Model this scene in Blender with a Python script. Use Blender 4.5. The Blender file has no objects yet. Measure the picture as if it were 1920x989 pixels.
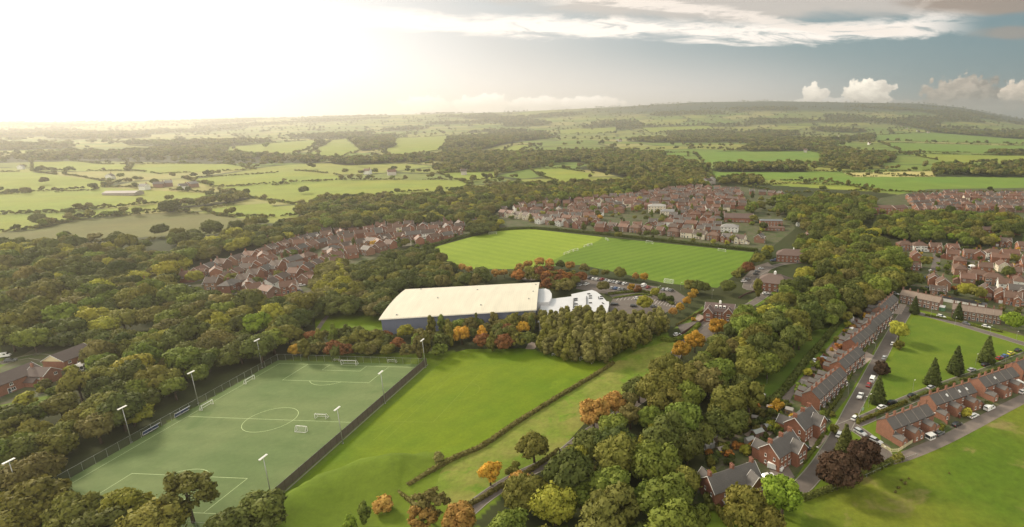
import bpy, math, random
import numpy as np
from mathutils import Vector, Matrix, noise as mnoise

# ------------------------------------------------------------------ camera
scene = bpy.context.scene
COL = scene.collection
FPX, CXP, CYP, HORIZ, CAM_H = 1040.0, 1250.0, 494.5, 222.0, 114.0
THETA = math.atan((CYP - HORIZ) / FPX)
cam_data = bpy.data.cameras.new("camera")
cam = bpy.data.objects.new("camera", cam_data)
COL.objects.link(cam)
cam.location = (0, 0, CAM_H)
cam.rotation_euler = (math.pi / 2 - THETA, 0, 0)
cam_data.sensor_fit = 'HORIZONTAL'
cam_data.sensor_width = 36
cam_data.lens = FPX / 1920 * 36
cam_data.shift_x = (960 - CXP) / 1920
cam_data.clip_start = 0.5
cam_data.clip_end = 60000
scene.camera = cam

# ------------------------------------------------------------------ sun and sky
SUN_AZ, SUN_EL = math.radians(-56), math.radians(30)     # azimuth from the view direction (+Y) towards +X
SUN_STRENGTH, SKY_STRENGTH, EXPOSURE = 2.9, 0.15, 0.78
SUN_ANGLE = 10.0
HAZE_DENSITY = 1.2e-4
scene.render.engine = 'CYCLES'
scene.cycles.use_denoising = True
scene.cycles.max_bounces = 6
scene.cycles.diffuse_bounces = 2
scene.cycles.glossy_bounces = 2
scene.cycles.transmission_bounces = 2
scene.cycles.transparent_max_bounces = 6
scene.cycles.volume_bounces = 0
scene.cycles.caustics_reflective = False
scene.cycles.caustics_refractive = False
scene.view_settings.view_transform = 'Standard'
scene.view_settings.look = 'None'
scene.view_settings.exposure = EXPOSURE
scene.view_settings.gamma = 1
scene.view_settings.use_curve_mapping = False

sun_d = bpy.data.lights.new("sun", 'SUN')
sun_d.energy = SUN_STRENGTH
sun_d.angle = math.radians(SUN_ANGLE)
sun_d.color = (1.0, 0.87, 0.68)
sun = bpy.data.objects.new("sun", sun_d)
COL.objects.link(sun)
_sd = Vector((math.sin(SUN_AZ) * math.cos(SUN_EL), math.cos(SUN_AZ) * math.cos(SUN_EL), math.sin(SUN_EL)))
sun.rotation_euler = _sd.to_track_quat('Z', 'Y').to_euler()
sun.location = (0, 0, 400)


class NT:
    """short-hand for building node trees"""
    def __init__(self, tree):
        self.t = tree; self.n = tree.nodes; self.l = tree.links

    def node(self, typ, **kw):
        nd = self.n.new(typ)
        ins = kw.pop('ins', {})
        for k, v in kw.items():
            setattr(nd, k, v)
        for k, v in ins.items():
            self.set(nd.inputs[k], v)
        return nd

    def set(self, sock, v):
        if isinstance(v, bpy.types.NodeSocket):
            self.l.new(v, sock)
        elif isinstance(v, bpy.types.Node):
            self.l.new(v.outputs[0], sock)
        else:
            sock.default_value = v

    def math(self, op, a, b=None, c=None, clamp=False):
        nd = self.n.new('ShaderNodeMath'); nd.operation = op; nd.use_clamp = clamp
        self.set(nd.inputs[0], a)
        if b is not None: self.set(nd.inputs[1], b)
        if c is not None: self.set(nd.inputs[2], c)
        return nd.outputs[0]

    def vmath(self, op, a, b=None):
        nd = self.n.new('ShaderNodeVectorMath'); nd.operation = op
        self.set(nd.inputs[0], a)
        if b is not None: self.set(nd.inputs[1], b)
        return nd.outputs[0]

    def mix(self, f, a, b, blend='MIX'):
        nd = self.n.new('ShaderNodeMix'); nd.data_type = 'RGBA'; nd.blend_type = blend
        self.set(nd.inputs[0], f)
        for s, v in ((nd.inputs[6], a), (nd.inputs[7], b)):
            if isinstance(v, (tuple, list)) and len(v) == 3: v = (*v, 1)
            self.set(s, v)
        return nd.outputs[2]

    def noise(self, vec, scale, detail=3, rough=0.55, dist=0.0):
        nd = self.n.new('ShaderNodeTexNoise')
        if vec is not None: self.set(nd.inputs['Vector'], vec)
        nd.inputs['Scale'].default_value = scale
        nd.inputs['Detail'].default_value = detail
        nd.inputs['Roughness'].default_value = rough
        nd.inputs['Distortion'].default_value = dist
        return nd.outputs['Fac']

    def ramp(self, f, a, b, interp='SMOOTHSTEP'):
        nd = self.n.new('ShaderNodeMapRange'); nd.interpolation_type = interp; nd.clamp = True if interp == 'LINEAR' else True
        self.set(nd.inputs[0], f); self.set(nd.inputs[1], a); self.set(nd.inputs[2], b)
        nd.inputs[3].default_value = 0; nd.inputs[4].default_value = 1
        return nd.outputs[0]


def build_world():
    w = bpy.data.worlds.new("World"); scene.world = w
    w.use_nodes = True
    t = NT(w.node_tree); w.node_tree.nodes.clear()
    sky = t.node('ShaderNodeTexSky', sky_type='NISHITA', sun_disc=False, sun_elevation=SUN_EL,
                 sun_rotation=SUN_AZ, altitude=100, air_density=1.0, dust_density=3.0, ozone_density=1.2)
    geo = t.node('ShaderNodeTexCoord')
    sep = t.node('ShaderNodeSeparateXYZ', ins={0: geo.outputs['Generated']})
    X, Y, Z = sep.outputs
    Yc = t.math('MAXIMUM', Y, 0.05)
    s = t.math('DIVIDE', X, Yc)            # bearing (tangent)
    e = t.math('DIVIDE', Z, Yc)            # height above the horizon (tangent)
    ahead = t.ramp(Y, 0.05, 0.3)
    # closeness to the sun
    sd = t.n.new('ShaderNodeVectorMath'); sd.operation = 'DOT_PRODUCT'
    t.set(sd.inputs[0], geo.outputs['Generated']); sd.inputs[1].default_value = tuple(_sd)
    cs = sd.outputs['Value']
    vec = t.node('ShaderNodeCombineXYZ', ins={0: s, 1: t.math('MULTIPLY', e, 4.0), 2: 0.0}).outputs[0]
    vec2 = t.node('ShaderNodeCombineXYZ', ins={0: s, 1: t.math('MULTIPLY', e, 1.6), 2: 3.0}).outputs[0]
    n1 = t.noise(vec, 5, 6, 0.62, 0.6)
    n2 = t.noise(vec2, 30, 8, 0.66, 0.3)
    n3 = t.noise(vec, 2.2, 4, 0.55, 0.3)
    fine = t.node('ShaderNodeCombineXYZ', ins={0: s, 1: t.math('MULTIPLY', e, 7.0), 2: 5.0}).outputs[0]
    n4 = t.noise(fine, 9, 7, 0.68, 0.9)
    vo = t.node('ShaderNodeTexVoronoi', feature='SMOOTH_F1', ins={'Vector': t.node('ShaderNodeCombineXYZ', ins={0: t.math('ADD', s, t.math('MULTIPLY', n2, 0.03)), 1: e, 2: 0.3}).outputs[0], 'Scale': 75.0})
    n5 = t.noise(t.node('ShaderNodeCombineXYZ', ins={0: s, 1: t.math('MULTIPLY', e, 1.2), 2: 7.0}).outputs[0], 62, 8, 0.7, 0.2)
    bil = t.math('ADD', t.math('ADD', t.math('MULTIPLY', n2, 0.45), t.math('MULTIPLY', n5, 0.35)), t.math('MULTIPLY', vo.outputs['Distance'], 0.30))
    wob = t.math('ADD', t.math('MULTIPLY', t.math('SUBTRACT', n1, 0.5), 0.04), t.math('MULTIPLY', t.math('SUBTRACT', n4, 0.5), 0.035))
    wob2 = t.math('MULTIPLY', t.math('SUBTRACT', n2, 0.5), 0.05)
    col = sky.outputs[0]
    # hazy bright sky towards the sun, clear blue-green away from it
    tt = t.math('ADD', s, t.math('MULTIPLY', t.math('SUBTRACT', e, 0.1), 1.5))
    cr = t.n.new('ShaderNodeValToRGB'); t.set(cr.inputs[0], t.math('ADD', t.math('MULTIPLY', tt, 0.5), 0.5))
    stops = [(-0.85, (5.2, 5.2, 5.2)), (-0.55, (4.1, 4.1, 4.15)), (-0.26, (2.5, 2.55, 2.6)), (0.0, (1.4, 1.72, 1.88)), (0.28, (0.80, 1.26, 1.42)), (0.6, (0.55, 1.02, 1.20))]
    el_ = cr.color_ramp.elements
    while len(el_) < len(stops): el_.new(0.5)
    for q, (p_, c_) in zip(el_, stops): q.position = p_ * 0.5 + 0.5; q.color = (*c_, 1)
    col = t.mix(0.96, col, cr.outputs[0])
    band = t.math('MULTIPLY', t.ramp(e, 0.12, 0.01), t.ramp(s, 0.5, 0.0))
    col = t.mix(t.math('MULTIPLY', band, 0.7), col, (4.1, 3.8, 3.6))

    def blob(sc, ec, rx, ry, warp, inner, outer):
        du = t.math('DIVIDE', t.math('SUBTRACT', s, sc), rx)
        dv = t.math('DIVIDE', t.math('SUBTRACT', e, ec), ry)
        d = t.math('SQRT', t.math('ADD', t.math('MULTIPLY', du, du), t.math('MULTIPLY', dv, dv)))
        d = t.math('ADD', d, t.math('MULTIPLY', t.math('SUBTRACT', warp, 0.5), 1.3))
        return t.ramp(d, outer, inner)

    def streak(points, width, amp, warp):
        """a long thin cloud following a polyline in (bearing, height)"""
        cr = t.n.new('ShaderNodeFloatCurve')
        c = cr.mapping.curves[0]
        lo, hi = points[0][0], points[-1][0]
        while len(c.points) < len(points): c.points.new(0.5, 0.5)
        for p, q in zip(c.points, points):
            p.location = ((q[0] - lo) / (hi - lo), q[1])
        cr.mapping.update()
        t.set(cr.inputs['Value'], t.math('DIVIDE', t.math('SUBTRACT', s, lo), hi - lo))
        d = t.math('ABSOLUTE', t.math('SUBTRACT', t.math('ADD', e, warp), cr.outputs[0]))
        m = t.math('MULTIPLY', t.ramp(d, width, width * 0.35), t.math('ADD', t.math('MULTIPLY', t.ramp(n4, 0.34, 0.52), 0.75), 0.25))
        ends = t.math('MULTIPLY', t.ramp(s, lo, lo + 0.12), t.ramp(s, hi, hi - 0.15))
        return t.math('MULTIPLY', t.math('MULTIPLY', m, ends), amp)

    def SE(px, py):
        u = (px - CXP) / FPX; v = (py - CYP) / FPX
        y = math.cos(THETA) - v * math.sin(THETA)
        return u / y, (-math.sin(THETA) - v * math.cos(THETA)) / y
    # high grey-beige sheet
    sh = t.math('MULTIPLY', blob(*SE(1390, -5), 0.42, 0.045, n1, 0.55, 1.15), 0.85)
    col = t.mix(sh, col, (2.63, 2.35, 2.13))
    sh = t.math('MULTIPLY', blob(*SE(1330, -75), 0.55, 0.07, n1, 0.5, 1.2), 0.8)
    col = t.mix(sh, col, (2.24, 2.07, 1.96))
    sh = t.math('MULTIPLY', blob(*SE(1880, 2), 0.16, 0.022, n1, 0.5, 1.1), 0.9)
    col = t.mix(sh, col, (1.40, 1.09, 0.90))
    sh = t.math('MULTIPLY', blob(*SE(1900, 63), 0.07, 0.012, n1, 0.5, 1.2), 0.8)
    col = t.mix(sh, col, (1.34, 1.18, 1.06))
    # the long white streaks
    pts = [SE(*p) for p in ((430, 36), (700, 36), (900, 44), (1100, 50), (1300, 60), (1430, 66), (1560, 58), (1860, 44))]
    st = streak(pts, 0.021, 1.0, wob)
    col = t.mix(st, col, (4.82, 4.42, 4.03))
    pts = [SE(*p) for p in ((980, -6), (1200, 4), (1330, 22), (1470, 44), (1600, 52), (1800, 50))]
    st = streak(pts, 0.013, 0.85, wob)
    col = t.mix(st, col, (4.26, 3.81, 3.42))
    pts = [SE(*p) for p in ((1640, 62), (1700, 40), (1740, 8), (1800, -20))]
    st = streak(pts, 0.012, 0.85, wob)
    col = t.mix(st, col, (4.14, 3.70, 3.30))
    # heaped clouds on the skyline, right
    lit = t.ramp(t.noise(vec2, 55, 7, 0.68, 0.4), 0.40, 0.60)
    def cumulus(px, py, rx, ry, cl, cd, amt=0.97):
        nonlocal col
        sc, ec = SE(px, py)
        m = blob(sc, ec, rx / 1075, ry / 1075, t.math('ADD', t.math('MULTIPLY', t.math('SUBTRACT', bil, 0.5), 1.9), 0.5), 0.92, 1.05)
        f = t.math('MULTIPLY', t.ramp(e, ec - ry / 1075 * 0.9, ec + ry / 1075 * 0.7), t.ramp(s, sc + rx / 1075, sc - rx / 1075 * 0.3))
        f = t.math('ADD', t.math('MULTIPLY', f, 0.6), t.math('MULTIPLY', lit, 0.4), clamp=True)
        c = t.mix(f, cd, cl)
        col = t.mix(t.math('MULTIPLY', m, amt), col, c)
    cumulus(1700, 196, 90, 10, (2.35, 2.24, 2.18), (1.46, 1.46, 1.40), 0.8)
    cumulus(1560, 192, 110, 9, (5.29, 5.00, 4.54), (3.78, 3.63, 3.48), 0.85)
    cumulus(1528, 176, 24, 18, (6.66, 6.05, 5.14), (3.93, 3.63, 3.25))
    cumulus(1630, 178, 46, 32, (6.80, 6.20, 5.21), (3.32, 3.02, 2.65))
    cumulus(1808, 176, 80, 36, (3.1, 2.6, 2.1), (0.45, 0.45, 0.45))
    cumulus(1905, 180, 36, 26, (5.29, 4.39, 3.48), (1.97, 1.66, 1.36))
    cumulus(1850, 200, 90, 16, (1.5, 1.45, 1.4), (1.0, 1.05, 1.1), 0.8)
    for px, rx, ry in ((800, 50, 14), (905, 60, 18), (1010, 60, 13), (1110, 60, 15)):
        cumulus(px, 195, rx, ry, (7.26, 6.80, 6.35), (5.59, 5.00, 4.54), 0.8)
    # behind the viewer: sky with unseen warm white cloud added to fill shaded sides
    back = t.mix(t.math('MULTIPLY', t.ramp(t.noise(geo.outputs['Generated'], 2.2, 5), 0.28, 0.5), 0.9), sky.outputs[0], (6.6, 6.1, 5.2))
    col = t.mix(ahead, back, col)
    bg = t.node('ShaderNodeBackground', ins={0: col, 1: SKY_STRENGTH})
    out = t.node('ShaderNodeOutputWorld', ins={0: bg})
build_world()

# ------------------------------------------------------------------ geometry of the view: from a picture point to the ground
RIDGE = [(-400, 229), (0, 229), (250, 228), (400, 225), (700, 217), (960, 211), (1200, 200), (1300, 194), (1450, 192), (1640, 195),
         (1720, 196), (1800, 203), (1860, 214), (1920, 224), (2100, 232), (3000, 232)]
RX = np.array([(p[0] - CXP) / 1075.0 for p in RIDGE]); RY = np.array([p[1] for p in RIDGE], float)
R_RIDGE = 8600.0


def sm(x, a, b):
    t_ = np.clip((x - a) / (b - a), 0, 1)
    return t_ * t_ * (3 - 2 * t_)


def vnoise(x, y, cell, seed=0):
    """smooth value noise on a grid (numpy)"""
    gx, gy = x / cell, y / cell
    ix, iy = np.floor(gx), np.floor(gy)
    fx, fy = gx - ix, gy - iy
    fx = fx * fx * (3 - 2 * fx); fy = fy * fy * (3 - 2 * fy)

    def h(a, b):
        v = np.sin(a * 127.1 + b * 311.7 + seed * 74.7) * 43758.5453
        return v - np.floor(v)
    return (h(ix, iy) * (1 - fx) + h(ix + 1, iy) * fx) * (1 - fy) + (h(ix, iy + 1) * (1 - fx) + h(ix + 1, iy + 1) * fx) * fy


def flat_xy(px, py, z=0.0):
    u = (px - CXP) / FPX; v = (py - CYP) / FPX
    dy = math.cos(THETA) - v * math.sin(THETA); dz = -math.sin(THETA) - v * math.cos(THETA)
    k = (z - CAM_H) / dz
    return u * k, dy * k


# the grassy bank near the bottom of the picture
BANK = np.array([flat_xy(*p) for p in ((520, 965), (600, 915), (680, 885), (760, 868), (835, 858))])


def bank_h(x, y):
    best = np.full(np.shape(x), 1e9); sgn = np.zeros(np.shape(x)); tt = np.zeros(np.shape(x))
    n = len(BANK) - 1
    for i in range(n):
        a, b = BANK[i], BANK[i + 1]
        d = b - a; L = math.hypot(*d)
        t_ = np.clip(((x - a[0]) * d[0] + (y - a[1]) * d[1]) / L ** 2, 0, 1)
        qx, qy = a[0] + d[0] * t_, a[1] + d[1] * t_
        dist = np.hypot(x - qx, y - qy)
        s_ = np.sign(d[0] * (y - a[1]) - d[1] * (x - a[0]))
        m = dist < best
        best = np.where(m, dist, best); sgn = np.where(m, s_, sgn); tt = np.where(m, (i + t_) / n, tt)
    up = sm(best, 4.5, 0.0)        # pitch side, short
    dn = sm(best, 24.0, 1.0)       # long side towards the viewer
    h = np.where(sgn > 0, up, dn) * 4.8 * sm(1 - tt, 0.0, 0.35)
    return h


def terrain(x, y):
    x = np.asarray(x, float); y = np.asarray(y, float)
    r = np.hypot(x, y); s_ = x / np.maximum(y, 1.0)
    s_ = np.clip(s_, -3, 3)
    ys = np.interp(s_, RX, RY)
    d = y    # distance along the view
    hr = CAM_H - (ys - HORIZ) / 1075.0 * R_RIDGE
    prof = sm(d, 3300, R_RIDGE) * sm(d, R_RIDGE + 5200, R_RIDGE)
    h = hr * prof
    und = (vnoise(x, y, 900, 3) - 0.5) * 46 + (vnoise(x, y, 430, 5) - 0.5) * 20
    h = h + und * sm(d, 900, 2200) * (1 - sm(d, 6500, R_RIDGE) * 0.85) * sm(12500, 10000, 9000 + 0 * d)
    # slopes of the stream valley left of the estate
    h = h + (vnoise(x, y, 150, 8) - 0.5) * 9 * sm(d, 520, 700) * (1 - sm(d, 2500, 4000)) * sm(-s_, 0.35, 0.6)
    bh = bank_h(x, y)
    h = h + bh + (vnoise(x, y, 7, 4) - 0.5) * 0.35 * np.clip(bh, 0, 1.5)
    return h


def G(px, py, z=0.0):
    """world point under picture point (px, py), z metres above the ground"""
    x, y = flat_xy(px, max(py, HORIZ + 14), z)
    if y < 500:
        return Vector((x, y, 0.0))
    u = (px - CXP) / FPX; v = (py - CYP) / FPX
    dy = math.cos(THETA) - v * math.sin(THETA); dz = -math.sin(THETA) - v * math.cos(THETA)
    k = 300.0 / dy
    while k < 14000:
        X, Y, Z = u * k, dy * k, CAM_H + dz * k
        if Z <= float(terrain(X, Y)) + z:
            break
        k *= 1.004
    return Vector((u * k, dy * k, float(terrain(u * k, dy * k))))


def to_pix(x, y, z):
    """picture coordinates of world points (numpy)"""
    zz = z - CAM_H
    c, s_ = math.cos(THETA), math.sin(THETA)
    depth = y * c - zz * s_
    up = y * s_ + zz * c
    return CXP + FPX * x / depth, CYP - FPX * up / depth, depth


def in_poly(px, py, poly):
    px = np.asarray(px, float); py = np.asarray(py, float)
    inside = np.zeros(px.shape, bool)
    n = len(poly)
    for i in range(n):
        x1, y1 = poly[i]; x2, y2 = poly[(i + 1) % n]
        if y1 == y2: continue
        c = ((y1 > py) != (y2 > py)) & (px < (x2 - x1) * (py - y1) / (y2 - y1) + x1)
        inside ^= c
    return inside
# ------------------------------------------------------------------ materials
def new_mat(name):
    m = bpy.data.materials.new(name); m.use_nodes = True
    t = NT(m.node_tree)
    return m, t, m.node_tree.nodes['Principled BSDF']


def simple_mat(name, color, rough=0.7, metal=0.0, var=0.12, scale=0.6, use_obj_color=False, spec=0.3):
    m, t, b = new_mat(name)
    tc = t.node('ShaderNodeTexCoord')
    n = t.noise(tc.outputs['Object'], scale, 4)
    base = (*color, 1)
    if use_obj_color:
        oi = t.node('ShaderNodeObjectInfo')
        base = t.mix(1.0, oi.outputs['Color'], base, 'MULTIPLY')
    f = t.math('ADD', t.math('MULTIPLY', n, 2 * var), 1 - var)
    cc = t.node('ShaderNodeCombineColor', ins={0: f, 1: f, 2: f})
    c = t.mix(1.0, base, cc.outputs[0], 'MULTIPLY')
    t.set(b.inputs['Base Color'], c)
    b.inputs['Roughness'].default_value = rough
    b.inputs['Metallic'].default_value = metal
    b.inputs['Specular IOR Level'].default_value = spec
    return m


def grass_mat(name, c1, c2, scale=0.05, stripes=None, fine=1.2, c3=None, rgh=0.4):
    """mown or rough grass; stripes = (direction x, direction y, width)"""
    m, t, b = new_mat(name)
    geo = t.node('ShaderNodeNewGeometry'); P = geo.outputs['Position']
    n = t.ramp(t.noise(P, scale, 5, 0.6), 0.32, 0.68)
    col = t.mix(n, c1, c2)
    if c3:
        n3 = t.ramp(t.noise(P, scale * 2.3, 4, 0.6, 0.5), 0.55, 0.7)
        col = t.mix(n3, col, c3)
    if stripes:
        dx, dy, wd, amt = stripes
        dt = t.n.new('ShaderNodeVectorMath'); dt.operation = 'DOT_PRODUCT'
        t.set(dt.inputs[0], P); dt.inputs[1].default_value = (dx, dy, 0)
        sn = t.math('SINE', t.math('MULTIPLY', dt.outputs['Value'], math.pi / wd))
        sn = t.math('ADD', t.math('MULTIPLY', t.math('MULTIPLY', sn, 1.6, clamp=False), 0.5), 0.5, clamp=True)
        dark = t.mix(1.0, col, (1 - amt, 1 - amt * 0.8, 1 - amt, 1), 'MULTIPLY')
        col = t.mix(sn, dark, col)
    f = t.math('ADD', t.math('MULTIPLY', t.noise(P, fine, 4, 0.75), rgh * 1.3), 1 - rgh * 0.65)
    g = t.math('ADD', t.math('MULTIPLY', t.noise(P, 0.16, 5, 0.7), rgh * 0.9), 1 - rgh * 0.45)
    f = t.math('MULTIPLY', f, g)
    cc = t.node('ShaderNodeCombineColor', ins={0: f, 1: f, 2: f})
    col = t.mix(1.0, col, cc.outputs[0], 'MULTIPLY')
    t.set(b.inputs['Base Color'], col)
    b.inputs['Roughness'].default_value = 0.9
    b.inputs['Specular IOR Level'].default_value = 0.15
    return m


def leaf_mat(name):
    m, t, b = new_mat(name)
    oi = t.node('ShaderNodeObjectInfo')
    tc = t.node('ShaderNodeTexCoord')
    n = t.noise(tc.outputs['Object'], 0.45, 4, 0.65)
    at = t.node('ShaderNodeAttribute', attribute_name='tint', attribute_type='INSTANCER')
    base = t.mix(at.outputs['Alpha'], oi.outputs['Color'], at.outputs['Color'])
    hsv = t.node('ShaderNodeHueSaturation')
    t.set(hsv.inputs['Hue'], t.math('ADD', t.math('MULTIPLY', t.math('SUBTRACT', n, 0.5), -0.05), 0.5))
    rnd = t.math('ADD', t.math('MULTIPLY', oi.outputs['Random'], 0.4), 0.8)
    t.set(hsv.inputs['Value'], t.math('MULTIPLY', rnd, t.math('ADD', t.math('MULTIPLY', n, 0.9), 0.55)))
    t.set(hsv.inputs['Color'], base)
    t.set(b.inputs['Base Color'], hsv.outputs[0])
    b.inputs['Roughness'].default_value = 0.75
    b.inputs['Specular IOR Level'].default_value = 0.2
    tr = t.node('ShaderNodeBsdfTranslucent', ins={0: hsv.outputs[0]})
    mx = t.node('ShaderNodeMixShader', ins={0: 0.3, 1: b.outputs[0], 2: tr.outputs[0]})
    t.set(m.node_tree.nodes['Material Output'].inputs[0], mx.outputs[0])
    return m


def tint_of(t, far):
    if not far: return t.node('ShaderNodeObjectInfo').outputs['Color']
    at = t.node('ShaderNodeAttribute', attribute_name='house_tint', attribute_type='GEOMETRY')
    return at.outputs['Color']


def roof_mat(name, far=False):
    m, t, b = new_mat(name)
    TINT = tint_of(t, far); tc = t.node('ShaderNodeTexCoord')
    P = tc.outputs['Object']
    n = t.noise(P, 0.5, 5, 0.65)
    sp = t.node('ShaderNodeSeparateXYZ', ins={0: P})
    course = t.math('ADD', t.math('MULTIPLY', t.math('SINE', t.math('MULTIPLY', sp.outputs[2], 20.0)), 0.05), 1.0)
    n2 = t.noise(P, 3.0, 3, 0.6)
    f = t.math('MULTIPLY', t.math('ADD', t.math('MULTIPLY', n, 0.6), 0.7), course)
    f = t.math('MULTIPLY', f, t.math('ADD', t.math('MULTIPLY', n2, 0.5), 0.75))
    cc = t.node('ShaderNodeCombineColor', ins={0: f, 1: f, 2: f})
    col = t.mix(1.0, TINT, cc.outputs[0], 'MULTIPLY')
    lich = t.ramp(t.noise(P, 1.1, 4), 0.6, 0.75)
    col = t.mix(t.math('MULTIPLY', lich, 0.35), col, (0.16, 0.15, 0.08))
    t.set(b.inputs['Base Color'], col)
    b.inputs['Roughness'].default_value = 0.7
    return m


def brick_mat(name, far=False):
    m, t, b = new_mat(name)
    TINT = tint_of(t, far); tc = t.node('ShaderNodeTexCoord')
    P = tc.outputs['Object']
    bt = t.node('ShaderNodeTexBrick')
    sp = t.node('ShaderNodeSeparateXYZ', ins={0: P})
    v = t.node('ShaderNodeCombineXYZ', ins={0: t.math('ADD', sp.outputs[0], sp.outputs[1]), 1: sp.outputs[2], 2: 0})
    t.set(bt.inputs['Vector'], v.outputs[0])
    bt.inputs['Scale'].default_value = 2.2
    bt.inputs['Color1'].default_value = (1.1, 1.05, 1.0, 1); bt.inputs['Color2'].default_value = (0.8, 0.82, 0.85, 1)
    bt.inputs['Mortar'].default_value = (1.25, 1.4, 1.5, 1)
    col = t.mix(1.0, TINT, bt.outputs[0], 'MULTIPLY')
    f = t.math('ADD', t.math('MULTIPLY', t.noise(P, 0.7, 5, 0.65), 0.7), 0.65)
    cc = t.node('ShaderNodeCombineColor', ins={0: f, 1: f, 2: f})
    col = t.mix(1.0, col, cc.outputs[0], 'MULTIPLY')
    t.set(b.inputs['Base Color'], col)
    b.inputs['Roughness'].default_value = 0.85
    return m


M = {}
M['leaf'] = leaf_mat('foliage')
M['bark'] = simple_mat('bark', (0.09, 0.065, 0.045), 0.9, var=0.35, scale=2)
M['brick'] = brick_mat('brickwork')
M['roof'] = roof_mat('roof_tiles')
M['brick_far'] = brick_mat('far_brickwork', True)
M['roof_far'] = roof_mat('far_roof_tiles', True)
M['paint'] = simple_mat('white_paint', (0.78, 0.76, 0.72), 0.5, var=0.06)
M['glass'] = simple_mat('window_glass', (0.03, 0.035, 0.04), 0.12, var=0.3, scale=0.7, spec=0.8)
M['carpaint'] = simple_mat('car_paint', (1, 1, 1), 0.28, var=0.02, use_obj_color=True, spec=0.6)
M['tyre'] = simple_mat('tyre_rubber', (0.02, 0.02, 0.02), 0.8)
M['alloy'] = simple_mat('alloy', (0.45, 0.45, 0.46), 0.3, 0.8)
M['lampglass'] = simple_mat('headlight_glass', (0.7, 0.7, 0.68), 0.15)
M['redlens'] = simple_mat('red_lens', (0.35, 0.02, 0.02), 0.25)
M['asphalt'] = simple_mat('asphalt', (0.125, 0.105, 0.092), 0.9, var=0.35, scale=0.25)
M['lane'] = simple_mat('worn_lane', (0.17, 0.14, 0.12), 0.92, var=0.4, scale=0.2)
M['paving'] = simple_mat('paving', (0.30, 0.24, 0.20), 0.9, var=0.35, scale=0.5)
M['kerb'] = simple_mat('kerb_concrete', (0.24, 0.22, 0.19), 0.9, var=0.2)
M['line'] = simple_mat('line_paint', (0.50, 0.60, 0.30), 0.8, var=0.2, scale=0.8)
M['oldline'] = simple_mat('worn_line_paint', (0.17, 0.23, 0.03), 0.9, var=0.3, scale=0.5)
M['galv'] = simple_mat('galvanised_steel', (0.42, 0.42, 0.40), 0.45, 0.6, var=0.12)
M['goalwhite'] = simple_mat('goal_white', (0.80, 0.78, 0.74), 0.45, var=0.05)
M['darkwood'] = simple_mat('weathered_timber', (0.10, 0.075, 0.06), 0.9, var=0.4, scale=1.5)
M['stone'] = simple_mat('stone', (0.28, 0.24, 0.2), 0.9, var=0.3, scale=2)
M['tinted'] = simple_mat('tinted_plain', (1, 1, 1), 0.75, var=0.15, use_obj_color=True)
M['cream'] = simple_mat('render', (1, 1, 1), 0.85, var=0.1, use_obj_color=True)


def mesh_fence_mat(name, color, alpha, rough=0.7):
    m, t, b = new_mat(name)
    tc = t.node('ShaderNodeTexCoord')
    f = t.math('ADD', t.math('MULTIPLY', t.noise(tc.outputs['Object'], 0.8, 4), 0.8), 0.6)
    cc = t.node('ShaderNodeCombineColor', ins={0: f, 1: f, 2: f})
    t.set(b.inputs['Base Color'], t.mix(1.0, (*color, 1), cc.outputs[0], 'MULTIPLY'))
    b.inputs['Alpha'].default_value = alpha
    b.inputs['Roughness'].default_value = rough
    return m
M['windbreak'] = mesh_fence_mat('windbreak_mesh', (0.125, 0.098, 0.078), 0.93)
M['netting'] = mesh_fence_mat('goal_net', (0.6, 0.62, 0.55), 0.22)
M['wiremesh'] = mesh_fence_mat('wire_mesh', (0.10, 0.12, 0.09), 0.10)

# ------------------------------------------------------------------ helpers that make objects
class MB:
    def __init__(self):
        self.v = []; self.f = []; self.m = []; self.smooth = False

    def add(self, verts, faces, mi=0):
        o = len(self.v)
        self.v += [tuple(p) for p in verts]
        self.f += [tuple(i + o for i in f) for f in faces]
        self.m += [mi] * len(faces)
        return self

    def box(self, x0, x1, y0, y1, z0, z1, mi=0, T=None):
        vs = [(x0, y0, z0), (x1, y0, z0), (x1, y1, z0), (x0, y1, z0), (x0, y0, z1), (x1, y0, z1), (x1, y1, z1), (x0, y1, z1)]
        if T is not None: vs = [tuple(T @ Vector(p)) for p in vs]
        return self.add(vs, [(0, 3, 2, 1), (4, 5, 6, 7), (0, 1, 5, 4), (1, 2, 6, 5), (2, 3, 7, 6), (3, 0, 4, 7)], mi)

    def tube(self, a, b, r0, r1=None, n=8, mi=0, cap=True):
        a = Vector(a); b = Vector(b); r1 = r0 if r1 is None else r1
        d = (b - a).normalized(); u = d.orthogonal().normalized(); w = d.cross(u)
        vs = []
        for p, r in ((a, r0), (b, r1)):
            for k in range(n):
                an = 2 * math.pi * k / n
                vs.append(p + (u * math.cos(an) + w * math.sin(an)) * r)
        fs = [(k, (k + 1) % n, n + (k + 1) % n, n + k) for k in range(n)]
        if cap: fs += [tuple(range(n - 1, -1, -1)), tuple(range(n, 2 * n))]
        return self.add(vs, fs, mi)

    def prism(self, prof, x0, x1, mi=0, axis='x'):
        """profile in (y, z) swept along x"""
        n = len(prof)
        vs = [(x0, p[0], p[1]) for p in prof] + [(x1, p[0], p[1]) for p in prof]
        if axis == 'y': vs = [(p[1], p[0], p[2]) for p in vs]
        fs = [(k, (k + 1) % n, n + (k + 1) % n, n + k) for k in range(n)]
        fs += [tuple(range(n - 1, -1, -1)), tuple(range(n, 2 * n))]
        return self.add(vs, fs, mi)

    def mesh(self, name, mats, smooth=False):
        me = bpy.data.meshes.new(name)
        me.from_pydata(self.v, [], self.f)
        for m_ in (mats if isinstance(mats, (list, tuple)) else [mats]): me.materials.append(m_)
        if any(self.m): me.polygons.foreach_set('material_index', self.m)
        if smooth: me.polygons.foreach_set('use_smooth', [True] * len(self.f))
        me.update()
        return me


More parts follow.
